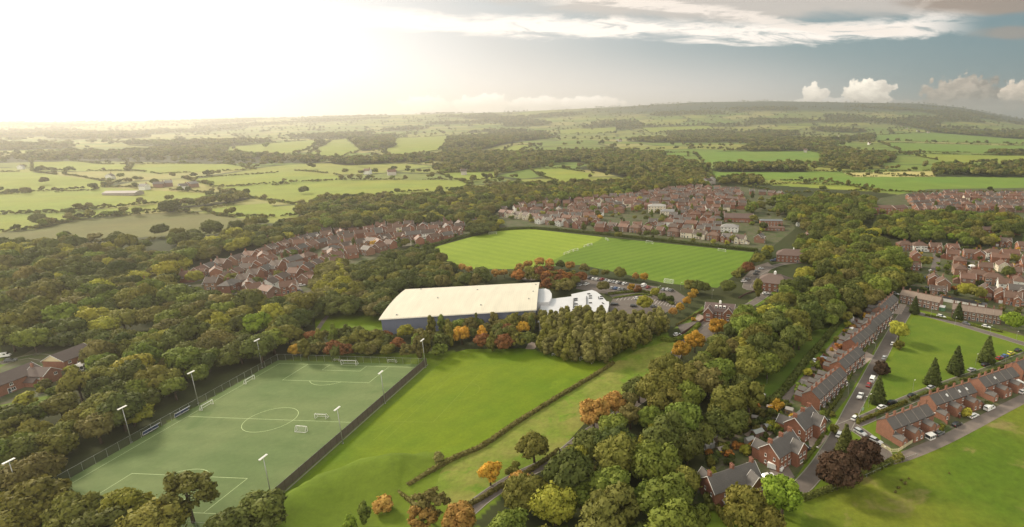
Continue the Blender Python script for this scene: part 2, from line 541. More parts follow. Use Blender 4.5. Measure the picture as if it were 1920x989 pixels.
def link(name, data, parent=None, loc=None, rot=None, scale=None, color=None):
    o = bpy.data.objects.new(name, data)
    COL.objects.link(o)
    if parent is not None: o.parent = parent
    if loc is not None: o.location = loc
    if rot is not None: o.rotation_euler = rot
    if scale is not None: o.scale = scale
    if color is not None: o.color = (*color, 1)
    return o


def tag(o, label, cat=None, group=None, kind=None):
    if label: o['label'] = label
    if cat: o['category'] = cat
    if group: o['group'] = group
    if kind: o['kind'] = kind
    return o


def poly_sheet(name, pts, z, mat, kind='structure', label=None, cat='ground', thick=0.0):
    """flat sheet whose outline is given as picture points or world points"""
    me = bpy.data.meshes.new(name)
    vs = [Vector((p[0], p[1], z)) for p in pts]
    area = sum(vs[i].x * vs[(i + 1) % len(vs)].y - vs[(i + 1) % len(vs)].x * vs[i].y for i in range(len(vs)))
    if area < 0: vs.reverse()
    n = len(vs)
    faces = [tuple(range(n))]
    if thick:
        vs = vs + [Vector((p.x, p.y, z - thick)) for p in vs]
        faces += [(k, k + n, (k + 1) % n + n, (k + 1) % n) for k in range(n)]
    me.from_pydata(vs, [], faces); me.materials.append(mat); me.update()
    o = link(name, me)
    tag(o, label, cat, None, kind)
    return o


def px_poly(pts): return [flat_xy(*p) for p in pts]


def ribbon_pts(pts, w):
    """left and right edges of a strip following world points"""
    P = [Vector((p[0], p[1])) for p in pts]
    L, R = [], []
    for i, p in enumerate(P):
        a = P[max(i - 1, 0)]; b = P[min(i + 1, len(P) - 1)]
        d = (b - a).normalized(); nrm = Vector((-d.y, d.x))
        ww = w[i] if isinstance(w, (list, tuple)) else w
        L.append(p + nrm * ww / 2); R.append(p - nrm * ww / 2)
    return L, R


def smooth_line(pts, step=3.0):
    """resample a polyline with a Catmull-Rom curve"""
    P = [Vector((p[0], p[1])) for p in pts]
    if len(P) < 3:
        n = max(2, int((P[1] - P[0]).length / step))
        return [P[0].lerp(P[1], k / n) for k in range(n + 1)]
    out = []
    for i in range(len(P) - 1):
        p0 = P[max(i - 1, 0)]; p1 = P[i]; p2 = P[i + 1]; p3 = P[min(i + 2, len(P) - 1)]
        n = max(1, int((p2 - p1).length / step))
        for k in range(n):
            u = k / n
            out.append(0.5 * ((2 * p1) + (p2 - p0) * u + (2 * p0 - 5 * p1 + 4 * p2 - p3) * u * u + (3 * p1 - p0 - 3 * p2 + p3) * u ** 3))
    out.append(P[-1])
    return out


def ribbon(name, pts, w, z, mat, label=None, cat='road', kind='structure', base=0.0):
    P = smooth_line(pts)
    L, R = ribbon_pts(P, w)
    mb = MB(); n = len(P)
    vs = [(p.x, p.y, z) for p in L] + [(p.x, p.y, z) for p in R]
    fs = [(i, n + i, n + i + 1, i + 1) for i in range(n - 1)]
    mb.add(vs, fs)
    me = mb.mesh(name, mat)
    o = link(name, me); tag(o, label, cat, None, kind)
    return o


# ------------------------------------------------------------------ the ground: one sheet, finer near the viewer
FAR_FIELDS = [  # (picture outline, colour class)
 ('lt', [(-120,325),(60,323),(215,343),(175,358),(-120,366)]),
 ('lt', [(-120,368),(190,352),(380,362),(430,366),(330,380),(240,385),(120,398),(-120,405)]),
 ('lt', [(-120,408),(120,400),(240,388),(400,374),(430,372),(330,392),(150,410),(60,430),(-120,446)]),
 ('rf', [(-120,448),(60,432),(150,412),(330,397),(500,408),(470,428),(400,440),(250,455),(-120,458)]),
 ('lt', [(380,395),(440,385),(500,382),(570,405),(470,412),(400,402)]),
 ('lt', [(345,336),(560,321),(640,330),(640,338),(520,348),(400,351)]),
 ('lt', [(400,353),(640,338),(860,338),(890,352),(700,368),(560,385),(470,372)]),
 ('lt', [(820,325),(930,322),(930,335),(870,342)]),
 ('lt', [(995,318),(1050,316),(1115,326),(1095,338),(1060,345),(1010,330)]),
 ('lt', [(30,470),(125,469),(95,486),(30,486)]),
 ('lt', [(250,309),(420,307),(480,318),(300,327),(240,320)]),
 ('lt', [(60,300),(240,309),(240,322),(60,321)]),
 ('md', [(1330,320),(1500,320),(1740,332),(2040,334),(2040,334),(2040,362),(1700,362),(1630,358),(1560,342),(1340,336)]),
 ('lt', [(1395,350),(1480,345),(1620,350),(1640,358),(1480,363)]),
 ('st', [(1580,324),(1752,321),(1752,332),(1600,332)]),
 ('md', [(1300,285),(1520,284),(1610,300),(1560,311),(1320,308)]),
 ('md', [(1640,254),(1740,249),(2040,262),(2040,274),(1800,268),(1640,264)]),
 ('md', [(1650,268),(1800,271),(2040,277),(2040,289),(1850,288),(1690,284)]),
 ('lt', [(1700,289),(1850,292),(2040,293),(2040,304),(1900,306),(1760,302)]),
 ('lt', [(744,259),(820,256),(909,248),(925,251),(840,266),(823,283),(737,297),(717,287)]),
 ('lt', [(930,290),(961,273),(1002,272),(975,284),(950,291)]),
 ('lt', [(622,263),(652,261),(680,280),(640,296),(575,293)]),
 ('lt', [(820,307),(957,307),(957,313),(820,314)]),
 ('lt', [(1047,244),(1157,239),(1155,250),(1050,252)]),
 ('lt', [(430,275),(590,263),(610,266),(560,288),(500,290),(420,284)]),
 ('md', [(1140,292),(1290,286),(1290,294),(1150,299)]),
 ('lt', [(1200,240),(1330,236),(1340,244),(1220,250)]),
]
FAR_WOODS = [
 [(560,398),(600,380),(690,374),(800,377),(870,364),(950,352),(1000,350),(1080,355),(1160,348),(1230,330),(1300,328),(1335,338),(1310,350),(1200,352),(1100,362),(1000,368),(900,385),(700,402),(560,412)],
 [(1075,316),(1160,300),(1260,300),(1330,320),(1290,345),(1180,337),(1120,322)],
 [(600,304),(700,302),(830,294),(870,290),(930,290),(1000,293),(1100,287),(1240,290),(1250,302),(1100,304),(950,304),(820,302),(650,311)],
 [(650,262),(740,262),(740,276),(680,284)],
 [(840,262),(920,256),(1020,250),(1050,256),(940,272),(900,285),(830,290)],
 [(1540,289),(1670,291),(1675,305),(1540,308)],
 [(1750,318),(1940,311),(1940,333),(1755,332)],
 [(1340,315),(1510,312),(1512,323),(1345,323)],
 [(1345,345),(1370,336),(1425,336),(1430,347),(1350,350)],
 [(0,293),(130,286),(300,293),(450,292),(600,298),(600,306),(400,308),(150,302),(0,306)],
 [(1430,272),(1540,270),(1600,276),(1500,284),(1440,280)],
 [(1250,250),(1420,246),(1500,252),(1430,262),(1260,262)],
 [(1700,236),(1920,246),(1920,262),(1760,250)],
 [(420,365),(470,372),(440,382),(340,392),(320,400),(300,392),(420,378)],
]
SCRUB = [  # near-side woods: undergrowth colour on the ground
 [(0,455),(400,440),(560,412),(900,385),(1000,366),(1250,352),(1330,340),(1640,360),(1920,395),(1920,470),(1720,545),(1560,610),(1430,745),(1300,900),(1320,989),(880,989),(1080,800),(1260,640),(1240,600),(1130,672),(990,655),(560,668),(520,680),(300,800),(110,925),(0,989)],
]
FIELD_RGB = {'lt': (0.205, 0.240, 0.040), 'md': (0.135, 0.205, 0.035), 'rf': (0.130, 0.130, 0.045), 'st': (0.40, 0.36, 0.14),
             'dk': (0.08, 0.12, 0.03)}


def vor(x, y, size, seed):
    """jittered-grid Voronoi: id hash, F1, F2 (metres)"""
    c, s_ = math.cos(0.5), math.sin(0.5)
    X = (x * c + y * s_) / size; Y = (-x * s_ + y * c) / (size * 0.8)
    ix, iy = np.floor(X), np.floor(Y)
    f1 = np.full(X.shape, 9.0); f2 = np.full(X.shape, 9.0); idh = np.zeros(X.shape)
    for a in (-1, 0, 1):
        for b in (-1, 0, 1):
            cx_, cy_ = ix + a, iy + b
            h1 = np.sin(cx_ * 12.9898 + cy_ * 78.233 + seed) * 43758.5453; h1 -= np.floor(h1)
            h2 = np.sin(cx_ * 39.346 + cy_ * 11.135 + seed * 2) * 24634.6345; h2 -= np.floor(h2)
            d = np.hypot(X - cx_ - h1 * 0.9 - 0.05, Y - cy_ - h2 * 0.9 - 0.05)
            idn = (h1 * 7.13 + h2 * 3.71) % 1.0
            nearer = d < f1
            f2 = np.where(nearer, f1, np.minimum(f2, d))
            idh = np.where(nearer, idn, idh)
            f1 = np.where(nearer, d, f1)
    return idh, f1 * size, f2 * size


def build_ground():
    az = np.radians(np.arange(-88, 88.01, 0.24))
    rr = [12.0]
    while rr[-1] < 17500: rr.append(rr[-1] * 1.0105)
    rr = np.array(rr)
    A, Rr = np.meshgrid(az, rr)
    X = np.sin(A) * Rr; Y = np.cos(A) * Rr
    Z = terrain(X, Y)
    nr, na = X.shape
    px, py, dep = to_pix(X, Y, Z)
    idh, f1, f2 = vor(X, Y, 300.0, 1.7)
    big = vnoise(X, Y, 1300, 2)
    pal = np.array([(0.21, 0.22, 0.050), (0.150, 0.195, 0.040), (0.22, 0.24, 0.055), (0.16, 0.185, 0.05), (0.13, 0.185, 0.035), (0.26, 0.25, 0.085)])
    k = np.minimum((idh * 6.2).astype(int), 5)
    C = pal[k]
    edge = sm(f2 - f1, 22.0, 8.0)[..., None]
    C = C * (1 - edge) + np.array((0.05, 0.06, 0.022)) * edge
    # rough moor on the high ridge, right
    moor = (sm(Y, 5600, 6500) * sm(X / np.maximum(Y, 1), -0.25, 0.0))[..., None]
    C = C * (1 - moor) + np.array((0.040, 0.058, 0.036)) * moor
    wild = (sm(vnoise(X, Y, 420, 11), 0.62, 0.68) * sm(Y, 1500, 2200))[..., None]
    C = C * (1 - wild * 0.75) + np.array((0.055, 0.062, 0.026)) * wild * 0.75
    near = (Y < 560)
    C[near] = (0.115, 0.165, 0.016)
    sel = (Y > 60) & (Y < 9000)
    for cls, poly in FAR_FIELDS:
        m_ = in_poly(px, py, poly) & sel
        C[m_] = FIELD_RGB[cls]
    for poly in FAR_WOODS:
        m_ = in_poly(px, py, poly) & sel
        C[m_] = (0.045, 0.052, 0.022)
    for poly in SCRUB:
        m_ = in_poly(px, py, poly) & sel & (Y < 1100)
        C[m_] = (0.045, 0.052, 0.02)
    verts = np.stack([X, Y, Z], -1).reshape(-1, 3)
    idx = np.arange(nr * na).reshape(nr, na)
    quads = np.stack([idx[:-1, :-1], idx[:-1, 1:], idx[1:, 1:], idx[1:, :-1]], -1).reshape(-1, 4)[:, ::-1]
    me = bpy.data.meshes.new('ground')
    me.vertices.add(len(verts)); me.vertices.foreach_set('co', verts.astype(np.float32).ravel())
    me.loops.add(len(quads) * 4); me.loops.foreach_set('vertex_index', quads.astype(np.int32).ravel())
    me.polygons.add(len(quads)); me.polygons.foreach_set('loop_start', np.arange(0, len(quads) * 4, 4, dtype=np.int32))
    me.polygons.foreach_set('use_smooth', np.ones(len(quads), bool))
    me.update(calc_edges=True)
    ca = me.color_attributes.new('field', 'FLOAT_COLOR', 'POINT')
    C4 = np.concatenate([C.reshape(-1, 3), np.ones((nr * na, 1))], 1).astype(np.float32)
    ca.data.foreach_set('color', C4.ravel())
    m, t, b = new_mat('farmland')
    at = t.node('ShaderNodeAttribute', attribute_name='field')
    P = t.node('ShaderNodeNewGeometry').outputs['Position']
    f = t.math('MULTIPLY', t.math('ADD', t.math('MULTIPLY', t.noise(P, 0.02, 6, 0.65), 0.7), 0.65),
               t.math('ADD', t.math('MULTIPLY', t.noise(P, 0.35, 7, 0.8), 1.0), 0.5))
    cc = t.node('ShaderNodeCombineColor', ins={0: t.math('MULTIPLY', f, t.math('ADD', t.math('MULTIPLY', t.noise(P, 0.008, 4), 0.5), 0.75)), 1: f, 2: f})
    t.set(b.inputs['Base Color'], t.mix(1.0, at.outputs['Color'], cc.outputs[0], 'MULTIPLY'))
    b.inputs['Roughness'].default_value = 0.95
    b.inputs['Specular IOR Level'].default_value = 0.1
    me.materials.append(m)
    o = link('ground', me); tag(o, None, None, None, 'structure')
build_ground()

# haze: one closed box of even thin air round everything
def build_haze():
    mb = MB().box(-19000, 19000, -300, 18500, -60, 470)
    m = bpy.data.materials.new('haze'); m.use_nodes = True
    t = NT(m.node_tree); m.node_tree.nodes.clear()
    pv = t.node('ShaderNodeVolumePrincipled')
    pv.inputs['Color'].default_value = (1.0, 0.97, 0.90, 1)
    pv.inputs['Density'].default_value = HAZE_DENSITY
    pv.inputs['Anisotropy'].default_value = 0.6
    out = t.node('ShaderNodeOutputMaterial', ins={1: pv.outputs[0]})
    o = link('haze', mb.mesh('haze', m)); tag(o, None, None, None, 'stuff')
build_haze()
# ------------------------------------------------------------------ pitches, lawns and roads
def W(px, py): 
    a = flat_xy(px, py); return Vector((a[0], a[1]))

GR_PITCH = grass_mat('artificial_turf', (0.108, 0.158, 0.056), (0.150, 0.190, 0.074), 0.025, fine=0.6, stripes=(0.1, 1, 5.2, 0.07), rgh=0.3, c3=(0.10, 0.15, 0.050))
GR_MOWN = grass_mat('mown_grass', (0.085, 0.150, 0.004), (0.140, 0.190, 0.006), 0.016, fine=0.8, c3=(0.13, 0.19, 0.008), rgh=0.45, stripes=(0.86, -0.51, 4.2, 0.05))
GR_MEADOW = grass_mat('meadow_grass', (0.125, 0.18, 0.018), (0.21, 0.205, 0.048), 0.05, fine=0.5, c3=(0.12, 0.20, 0.015), rgh=0.8)
GR_FIELD = grass_mat('pasture_grass', (0.075, 0.125, 0.009), (0.135, 0.155, 0.016), 0.022, fine=0.4, c3=(0.19, 0.165, 0.055), rgh=0.7)
GR_LAWN = grass_mat('lawn_grass', (0.085, 0.140, 0.012), (0.12, 0.165, 0.016), 0.05, rgh=0.5)
GR_TOP_A = grass_mat('mown_field_pale', (0.18, 0.25, 0.02), (0.215, 0.28, 0.026), 0.01, stripes=(0.55, 0.83, 5.5, 0.10), fine=0.5)
GR_TOP_B = grass_mat('mown_field_striped', (0.105, 0.175, 0.015), (0.13, 0.20, 0.02), 0.01, stripes=(0.70, -0.71, 4.6, 0.16), fine=0.5)
GR_ROUGH = grass_mat('verge_grass', (0.075, 0.12, 0.015), (0.11, 0.15, 0.025), 0.06)

# artificial pitch: corners in the picture, then made a true rectangle on the ground
A0, A1 = W(524, 682), W(792, 683)          # far corners
B0 = W(115, 920); B1 = W(505, 930)
axis = ((B0 - A0).normalized() + (B1 - A1).normalized()).normalized()   # towards the viewer
perp = Vector((-axis.y, axis.x))
if perp.x < 0: perp = -perp
PO = A0.copy(); PW = (A1 - A0).dot(perp); PL = 101.0


def PP(u, v):
    """pitch point: u across from the left touchline (0..PW), v along from the far goal line"""
    q = PO + perp * u + axis * v
    return q


def sheet_world(name, pts, z, mat, **k): return poly_sheet(name, pts, z, mat, **k)
sheet_world('pitch_surround', [PP(-3.5, -3.5), PP(PW + 2.0, -3.5), PP(PW + 2.0, PL + 6), PP(-3.5, PL + 6)], 0.02, grass_mat('turf_surround', (0.10, 0.15, 0.05), (0.12, 0.17, 0.06), 0.03))
sheet_world('artificial_pitch', [PP(-1.2, -1.2), PP(PW + 1.0, -1.2), PP(PW + 1.0, PL + 3), PP(-1.2, PL + 3)], 0.03, GR_PITCH, label='artificial grass football pitch with pale lines', cat='pitch')


def line_mark(mb, a, b, w=0.14, z=0.045):
    d = (b - a).normalized(); n = Vector((-d.y, d.x)) * w / 2
    a2 = a - d * w / 2; b2 = b + d * w / 2
    mb.add([(*(a2 + n), z), (*(b2 + n), z), (*(b2 - n), z), (*(a2 - n), z)], [(3, 2, 1, 0)])


def arc_mark(mb, c, r, a0, a1, w=0.14, z=0.049, n=64):
    vs = []; fs = []
    for k in range(n + 1):
        an = a0 + (a1 - a0) * k / n
        for q in (r - w / 2, r + w / 2):
            p = c + perp * math.cos(an) * q + axis * math.sin(an) * q
            vs.append((p.x, p.y, z))
    for k in range(n): fs.append((2 * k, 2 * k + 1, 2 * k + 3, 2 * k + 2))
    mb.add(vs, fs)


mb = MB()
PC = PW / 2
for a, b in (((0, 0), (PW, 0)), ((0, PL), (PW, PL)), ((0, 0), (0, PL)), ((PW, 0), (PW, PL)), ((0, PL / 2 - 1.5), (PW, PL / 2 - 1.5))):
    line_mark(mb, PP(*a), PP(*b))
for g, s_ in ((0, 1), (PL, -1)):
    for hw, dp in ((20.16, 16.5), (9.16, 5.5)):
        line_mark(mb, PP(PC - hw, g), PP(PC - hw, g + s_ * dp), z=0.045)
        line_mark(mb, PP(PC + hw, g), PP(PC + hw, g + s_ * dp), z=0.045)
        line_mark(mb, PP(PC - hw, g + s_ * dp), PP(PC + hw, g + s_ * dp), z=0.047)
    h = math.asin(5.5 / 9.15)
    if s_ > 0: arc_mark(mb, PP(PC, g + 11), 9.15, h, math.pi - h)
    else: arc_mark(mb, PP(PC, g - 11), 9.15, -h, -math.pi + h)
arc_mark(mb, PP(PC, PL / 2 - 1.5), 9.15, 0, 2 * math.pi, n=96)
o = link('pitch_markings', mb.mesh('pitch_markings', M['line'])); tag(o, 'pale green-white lines and centre circle on the artificial pitch', 'markings', None, 'structure')

# natural grass pitch beside it, meadow strip, banks
sheet_world('grass_pitch', px_poly([(824, 683), (845, 664), (875, 655), (985, 654), (1060, 672), (1150, 678), (1120, 697), (1040, 745), (960, 792), (905, 832), (838, 860), (762, 868), (680, 884), (598, 915), (548, 940), (520, 945)]), 0.015, GR_MOWN)
mb = MB()
def lm(p, q, w=0.14): line_mark(mb, W(*p), W(*q), w, 0.03)
lm((846, 702), (898, 702)); lm((898, 702), (812, 792)); lm((812, 792), (730, 791)); lm((862, 690), (722, 826), 0.10); lm((842, 700), (700, 826), 0.10)
c0 = W(856, 740); ps = []
for k in range(17):
    an = -1.2 + 2.6 * k / 16
    ps.append(c0 + Vector((math.cos(an) * 7.5 + 1.0, math.sin(an) * 7.5 + 3)))
for k in range(16): line_mark(mb, ps[k], ps[k + 1], 0.12, 0.03)
o = link('pitch_markings', mb.mesh('worn_markings', M['oldline'])); tag(o, 'faint worn lines on the natural grass pitch', 'markings', None, 'structure')
sheet_world('meadow', px_poly([(1152, 680), (1200, 655), (1262, 636), (1275, 645), (1225, 700), (1180, 745), (1100, 790), (1050, 845), (960, 895), (885, 945), (860, 960), (790, 920), (842, 868), (905, 836), (965, 795), (1045, 748), (1125, 699)]), 0.012, GR_MEADOW)
sheet_world('field', px_poly([(1500, 989), (1510, 935), (1600, 905), (1660, 872), (1700, 858), (1800, 822), (1870, 785), (1925, 755), (2300, 560), (2600, 1100), (1900, 1500), (1300, 1500)]), 0.012, GR_FIELD)
sheet_world('green', px_poly([(1713, 592), (1770, 606), (1850, 628), (1925, 648), (1925, 655), (1860, 682), (1800, 704), (1740, 725), (1690, 745), (1612, 776), (1640, 728), (1662, 690), (1690, 640), (1704, 612)]), 0.012, GR_LAWN)
sheet_world('paddock', px_poly([(1395, 745), (1430, 690), (1500, 630), (1560, 598), (1592, 582), (1600, 588), (1545, 655), (1462, 742), (1430, 762)]), 0.012, GR_ROUGH)
sheet_world('field_far_left', px_poly([(806, 466), (930, 432), (1000, 430), (1130, 445), (1122, 452), (1060, 478), (1010, 500), (960, 505), (880, 505), (850, 498)]), 0.02, GR_TOP_A)
sheet_world('field_far_right', px_poly([(1130, 445), (1260, 458), (1418, 474), (1400, 500), (1345, 540), (1250, 532), (1150, 510), (1090, 497), (1010, 500), (1060, 478), (1122, 452)]), 0.016, GR_TOP_B)
sheet_world('lawn', px_poly([(590, 590), (640, 568), (700, 570), (720, 590), (722, 618), (640, 625), (592, 622)]), 0.012, GR_MOWN)
sheet_world('lawn', px_poly([(0, 684), (50, 676), (60, 684), (0, 700)]), 0.012, GR_LAWN)
sheet_world('lawn', px_poly([(80, 730), (110, 715), (105, 745), (0, 770), (0, 755)]), 0.014, GR_LAWN)
sheet_world('lawn', px_poly([(1140, 406), (1200, 398), (1262, 404), (1240, 414), (1190, 422)]), 0.014, GR_TOP_B)
sheet_world('lawn', px_poly([(1405, 563), (1440, 556), (1450, 566), (1420, 574), (1400, 572)]), 0.014, GR_LAWN)
sheet_world('lawn', px_poly([(1440, 540), (1480, 545), (1470, 556), (1430, 548)]), 0.014, GR_LAWN)
sheet_world('lawn', px_poly([(1290, 595), (1318, 574), (1322, 584), (1285, 612), (1262, 618)]), 0.014, GR_ROUGH)
sheet_world('lawn', px_poly([(1590, 800), (1612, 815), (1660, 858), (1620, 880), (1540, 905), (1520, 900), (1556, 856)]), 0.014, GR_LAWN)
sheet_world('yard', px_poly([(1010, 645), (1002, 655), (985, 655), (992, 640)]), 0.03, M['paving'])

# ground under the built-up areas: gardens, drives and yards
SHZ = [0.016]
YARD = grass_mat('garden_ground', (0.055, 0.080, 0.022), (0.105, 0.095, 0.055), 0.11, fine=0.9, c3=(0.115, 0.10, 0.085), rgh=0.8)
for pts in ([(330, 528), (400, 498), (520, 455), (700, 425), (905, 412), (890, 440), (800, 452), (730, 475), (600, 520), (590, 550), (500, 560), (380, 545)],
            [(925, 430), (930, 400), (1020, 372), (1180, 352), (1260, 345), (1400, 352), (1490, 370), (1490, 430), (1440, 470), (1300, 458), (1140, 443), (1000, 428)],
            [(1630, 395), (1650, 372), (1740, 355), (1960, 352), (1960, 410), (1800, 402), (1700, 402)],
            [(1670, 480), (1690, 445), (1800, 455), (1960, 462), (1960, 600), (1880, 585), (1770, 562), (1700, 545), (1720, 520)]):
    SHZ[0] += 0.0035; sheet_world('garden_ground', px_poly(pts), SHZ[0], YARD)
for pts in ([(1500, 735), (1560, 650), (1640, 575), (1690, 548), (1705, 560), (1640, 655), (1590, 745), (1545, 800), (1500, 830)],
            [(1300, 945), (1330, 830), (1400, 760), (1480, 740), (1560, 790), (1490, 900), (1400, 940)],
            [(1640, 770), (1740, 728), (1925, 660), (1925, 735), (1860, 770), (1700, 846), (1655, 838)],
            [(1690, 545), (1790, 555), (1925, 590), (1925, 632), (1850, 612), (1700, 575)],
            [(0, 690), (90, 640), (170, 640), (175, 690), (100, 740), (0, 760)]):
    SHZ[0] += 0.0035; sheet_world('garden_ground', px_poly(pts), SHZ[0], YARD)

ROADS = [
 ('road', [(1475, 935), (1508, 908), (1545, 862), (1582, 800), (1600, 765), (1624, 720), (1650, 670), (1678, 618), (1698, 586), (1704, 572)], 5.6, 'asphalt', 'street beside the western terraces'),
 ('road', [(1580, 803), (1625, 785), (1680, 760), (1740, 735), (1800, 713), (1860, 693), (1930, 664)], 5.2, 'asphalt', 'street along the south side of the green'),
 ('road', [(1640, 868), (1690, 858), (1760, 830), (1820, 800), (1880, 768), (1935, 740)], 5.0, 'lane', 'worn lane behind the terrace beside the field'),
 ('road', [(1598, 800), (1625, 818), (1650, 842), (1668, 862)], 4.5, 'asphalt', 'short link road past the brick terrace'),
 ('road', [(1692, 580), (1730, 590), (1790, 606), (1850, 624), (1935, 650)], 4.6, 'asphalt', 'street along the north side of the green'),
 ('road', [(1470, 765), (1478, 742), (1520, 700), (1570, 640), (1620, 585), (1650, 562)], 3.4, 'lane', 'dark back lane behind the terraces'),
 ('road', [(862, 975), (900, 940), (960, 900), (1045, 858), (1100, 815), (1170, 770), (1240, 715), (1275, 650), (1300, 620), (1345, 590), (1400, 575), (1440, 545), (1400, 540), (1420, 515), (1460, 497), (1500, 492)], 5.0, 'asphalt', 'tree lined road through the belt'),
 ('path', [(590, 628), (612, 595), (640, 570), (680, 560)], 2.4, 'lane', 'track on the lawn beside the hall'),
 ('road', [(0, 682), (30, 674), (60, 668), (90, 672)], 5.0, 'asphalt', 'road end behind the brick houses'),
 ('road', [(1755, 475), (1756, 490), (1750, 510), (1745, 525), (1770, 545)], 5.5, 'asphalt', 'estate road between the gardens'),
 ('road', [(1750, 482), (1800, 486), (1860, 500), (1930, 510)], 5.0, 'asphalt', 'side road between gardens'),
 ('road', [(345, 533), (420, 512), (520, 474), (640, 448), (780, 428), (880, 424)], 5.0, 'asphalt', 'estate road between rows of houses'),
 ('road', [(440, 552), (540, 505), (640, 470), (740, 450), (850, 436)], 5.0, 'asphalt', 'estate road through the middle of the estate'),
 ('road', [(560, 556), (550, 535), (545, 515)], 7.0, 'asphalt', 'turning head in the estate'),
 ('road', [(940, 408), (1010, 398), (1100, 390), (1200, 385), (1300, 384), (1400, 388)], 5.0, 'asphalt', 'street through the town'),
 ('road', [(1640, 398), (1740, 384), (1840, 390), (1930, 392)], 5.0, 'asphalt', 'street through the upper estate'),
]
for nm, pts, w, mt, lb in ROADS:
    wp = [flat_xy(*p) for p in pts]
    if w > 4 and mt == 'asphalt' and max(p[1] for p in pts) > 560:
        L, R = ribbon_pts(smooth_line(wp), w + 0.5)
        for side in (L, R):
            mbk = MB(); P2 = side; n = len(P2)
            A_, B_ = ribbon_pts(P2, 0.35)
            vs = [(p.x, p.y, 0.10) for p in A_] + [(p.x, p.y, 0.10) for p in B_] + [(p.x, p.y, 0) for p in A_] + [(p.x, p.y, 0) for p in B_]
            fs = []
            for i in range(n - 1):
                fs += [(i, n + i, n + i + 1, i + 1), (2 * n + i, i, i + 1, 2 * n + i + 1), (n + i, 3 * n + i, 3 * n + i + 1, n + i + 1)]
            mbk.add(vs, fs)
            k_ = link('kerb', mbk.mesh('kerb', M['kerb'])); tag(k_, None, None, None, 'structure')
    ribbon(nm, wp, w, 0.035 + 0.004 * (ROADS.index((nm, pts, w, mt, lb)) % 6), M[mt], lb, 'road')
sheet_world('car_park', px_poly([(1085, 520), (1105, 516), (1190, 532), (1262, 542), (1290, 560), (1265, 580), (1215, 600), (1150, 602), (1140, 575), (1150, 560), (1140, 552), (1080, 542)]), 0.03, M['asphalt'])
sheet_world('car_park', px_poly([(1390, 525), (1415, 500), (1440, 492), (1450, 500), (1425, 530), (1400, 545)]), 0.064, M['asphalt'])
sheet_world('yard', px_poly([(968, 520), (1000, 508), (1020, 504), (1020, 520), (990, 530)]), 0.03, M['lane'])
sheet_world('yard', px_poly([(1270, 610), (1320, 600), (1345, 618), (1330, 640), (1285, 640)]), 0.066, M['asphalt'])
sheet_world('path', px_poly([(1308, 588), (1330, 598), (1320, 604), (1303, 601)]), 0.072, M['paving'])
# pale bay lines in the car park
mb = MB()
for k in range(11):
    a = W(1218 + k * 5.5, 560 + k * 0.8); b = W(1211 + k * 5.5, 568 + k * 0.8)
    line_mark(mb, a, b, 0.15, 0.045)
for k in range(9):
    a = W(1160 + k * 7, 559 - k * 0.4); b = W(1156 + k * 7, 564 - k * 0.4)
    line_mark(mb, a, b, 0.15, 0.045)
o = link('parking_lines', mb.mesh('parking_lines', M['paint'])); tag(o, None, None, None, 'structure')
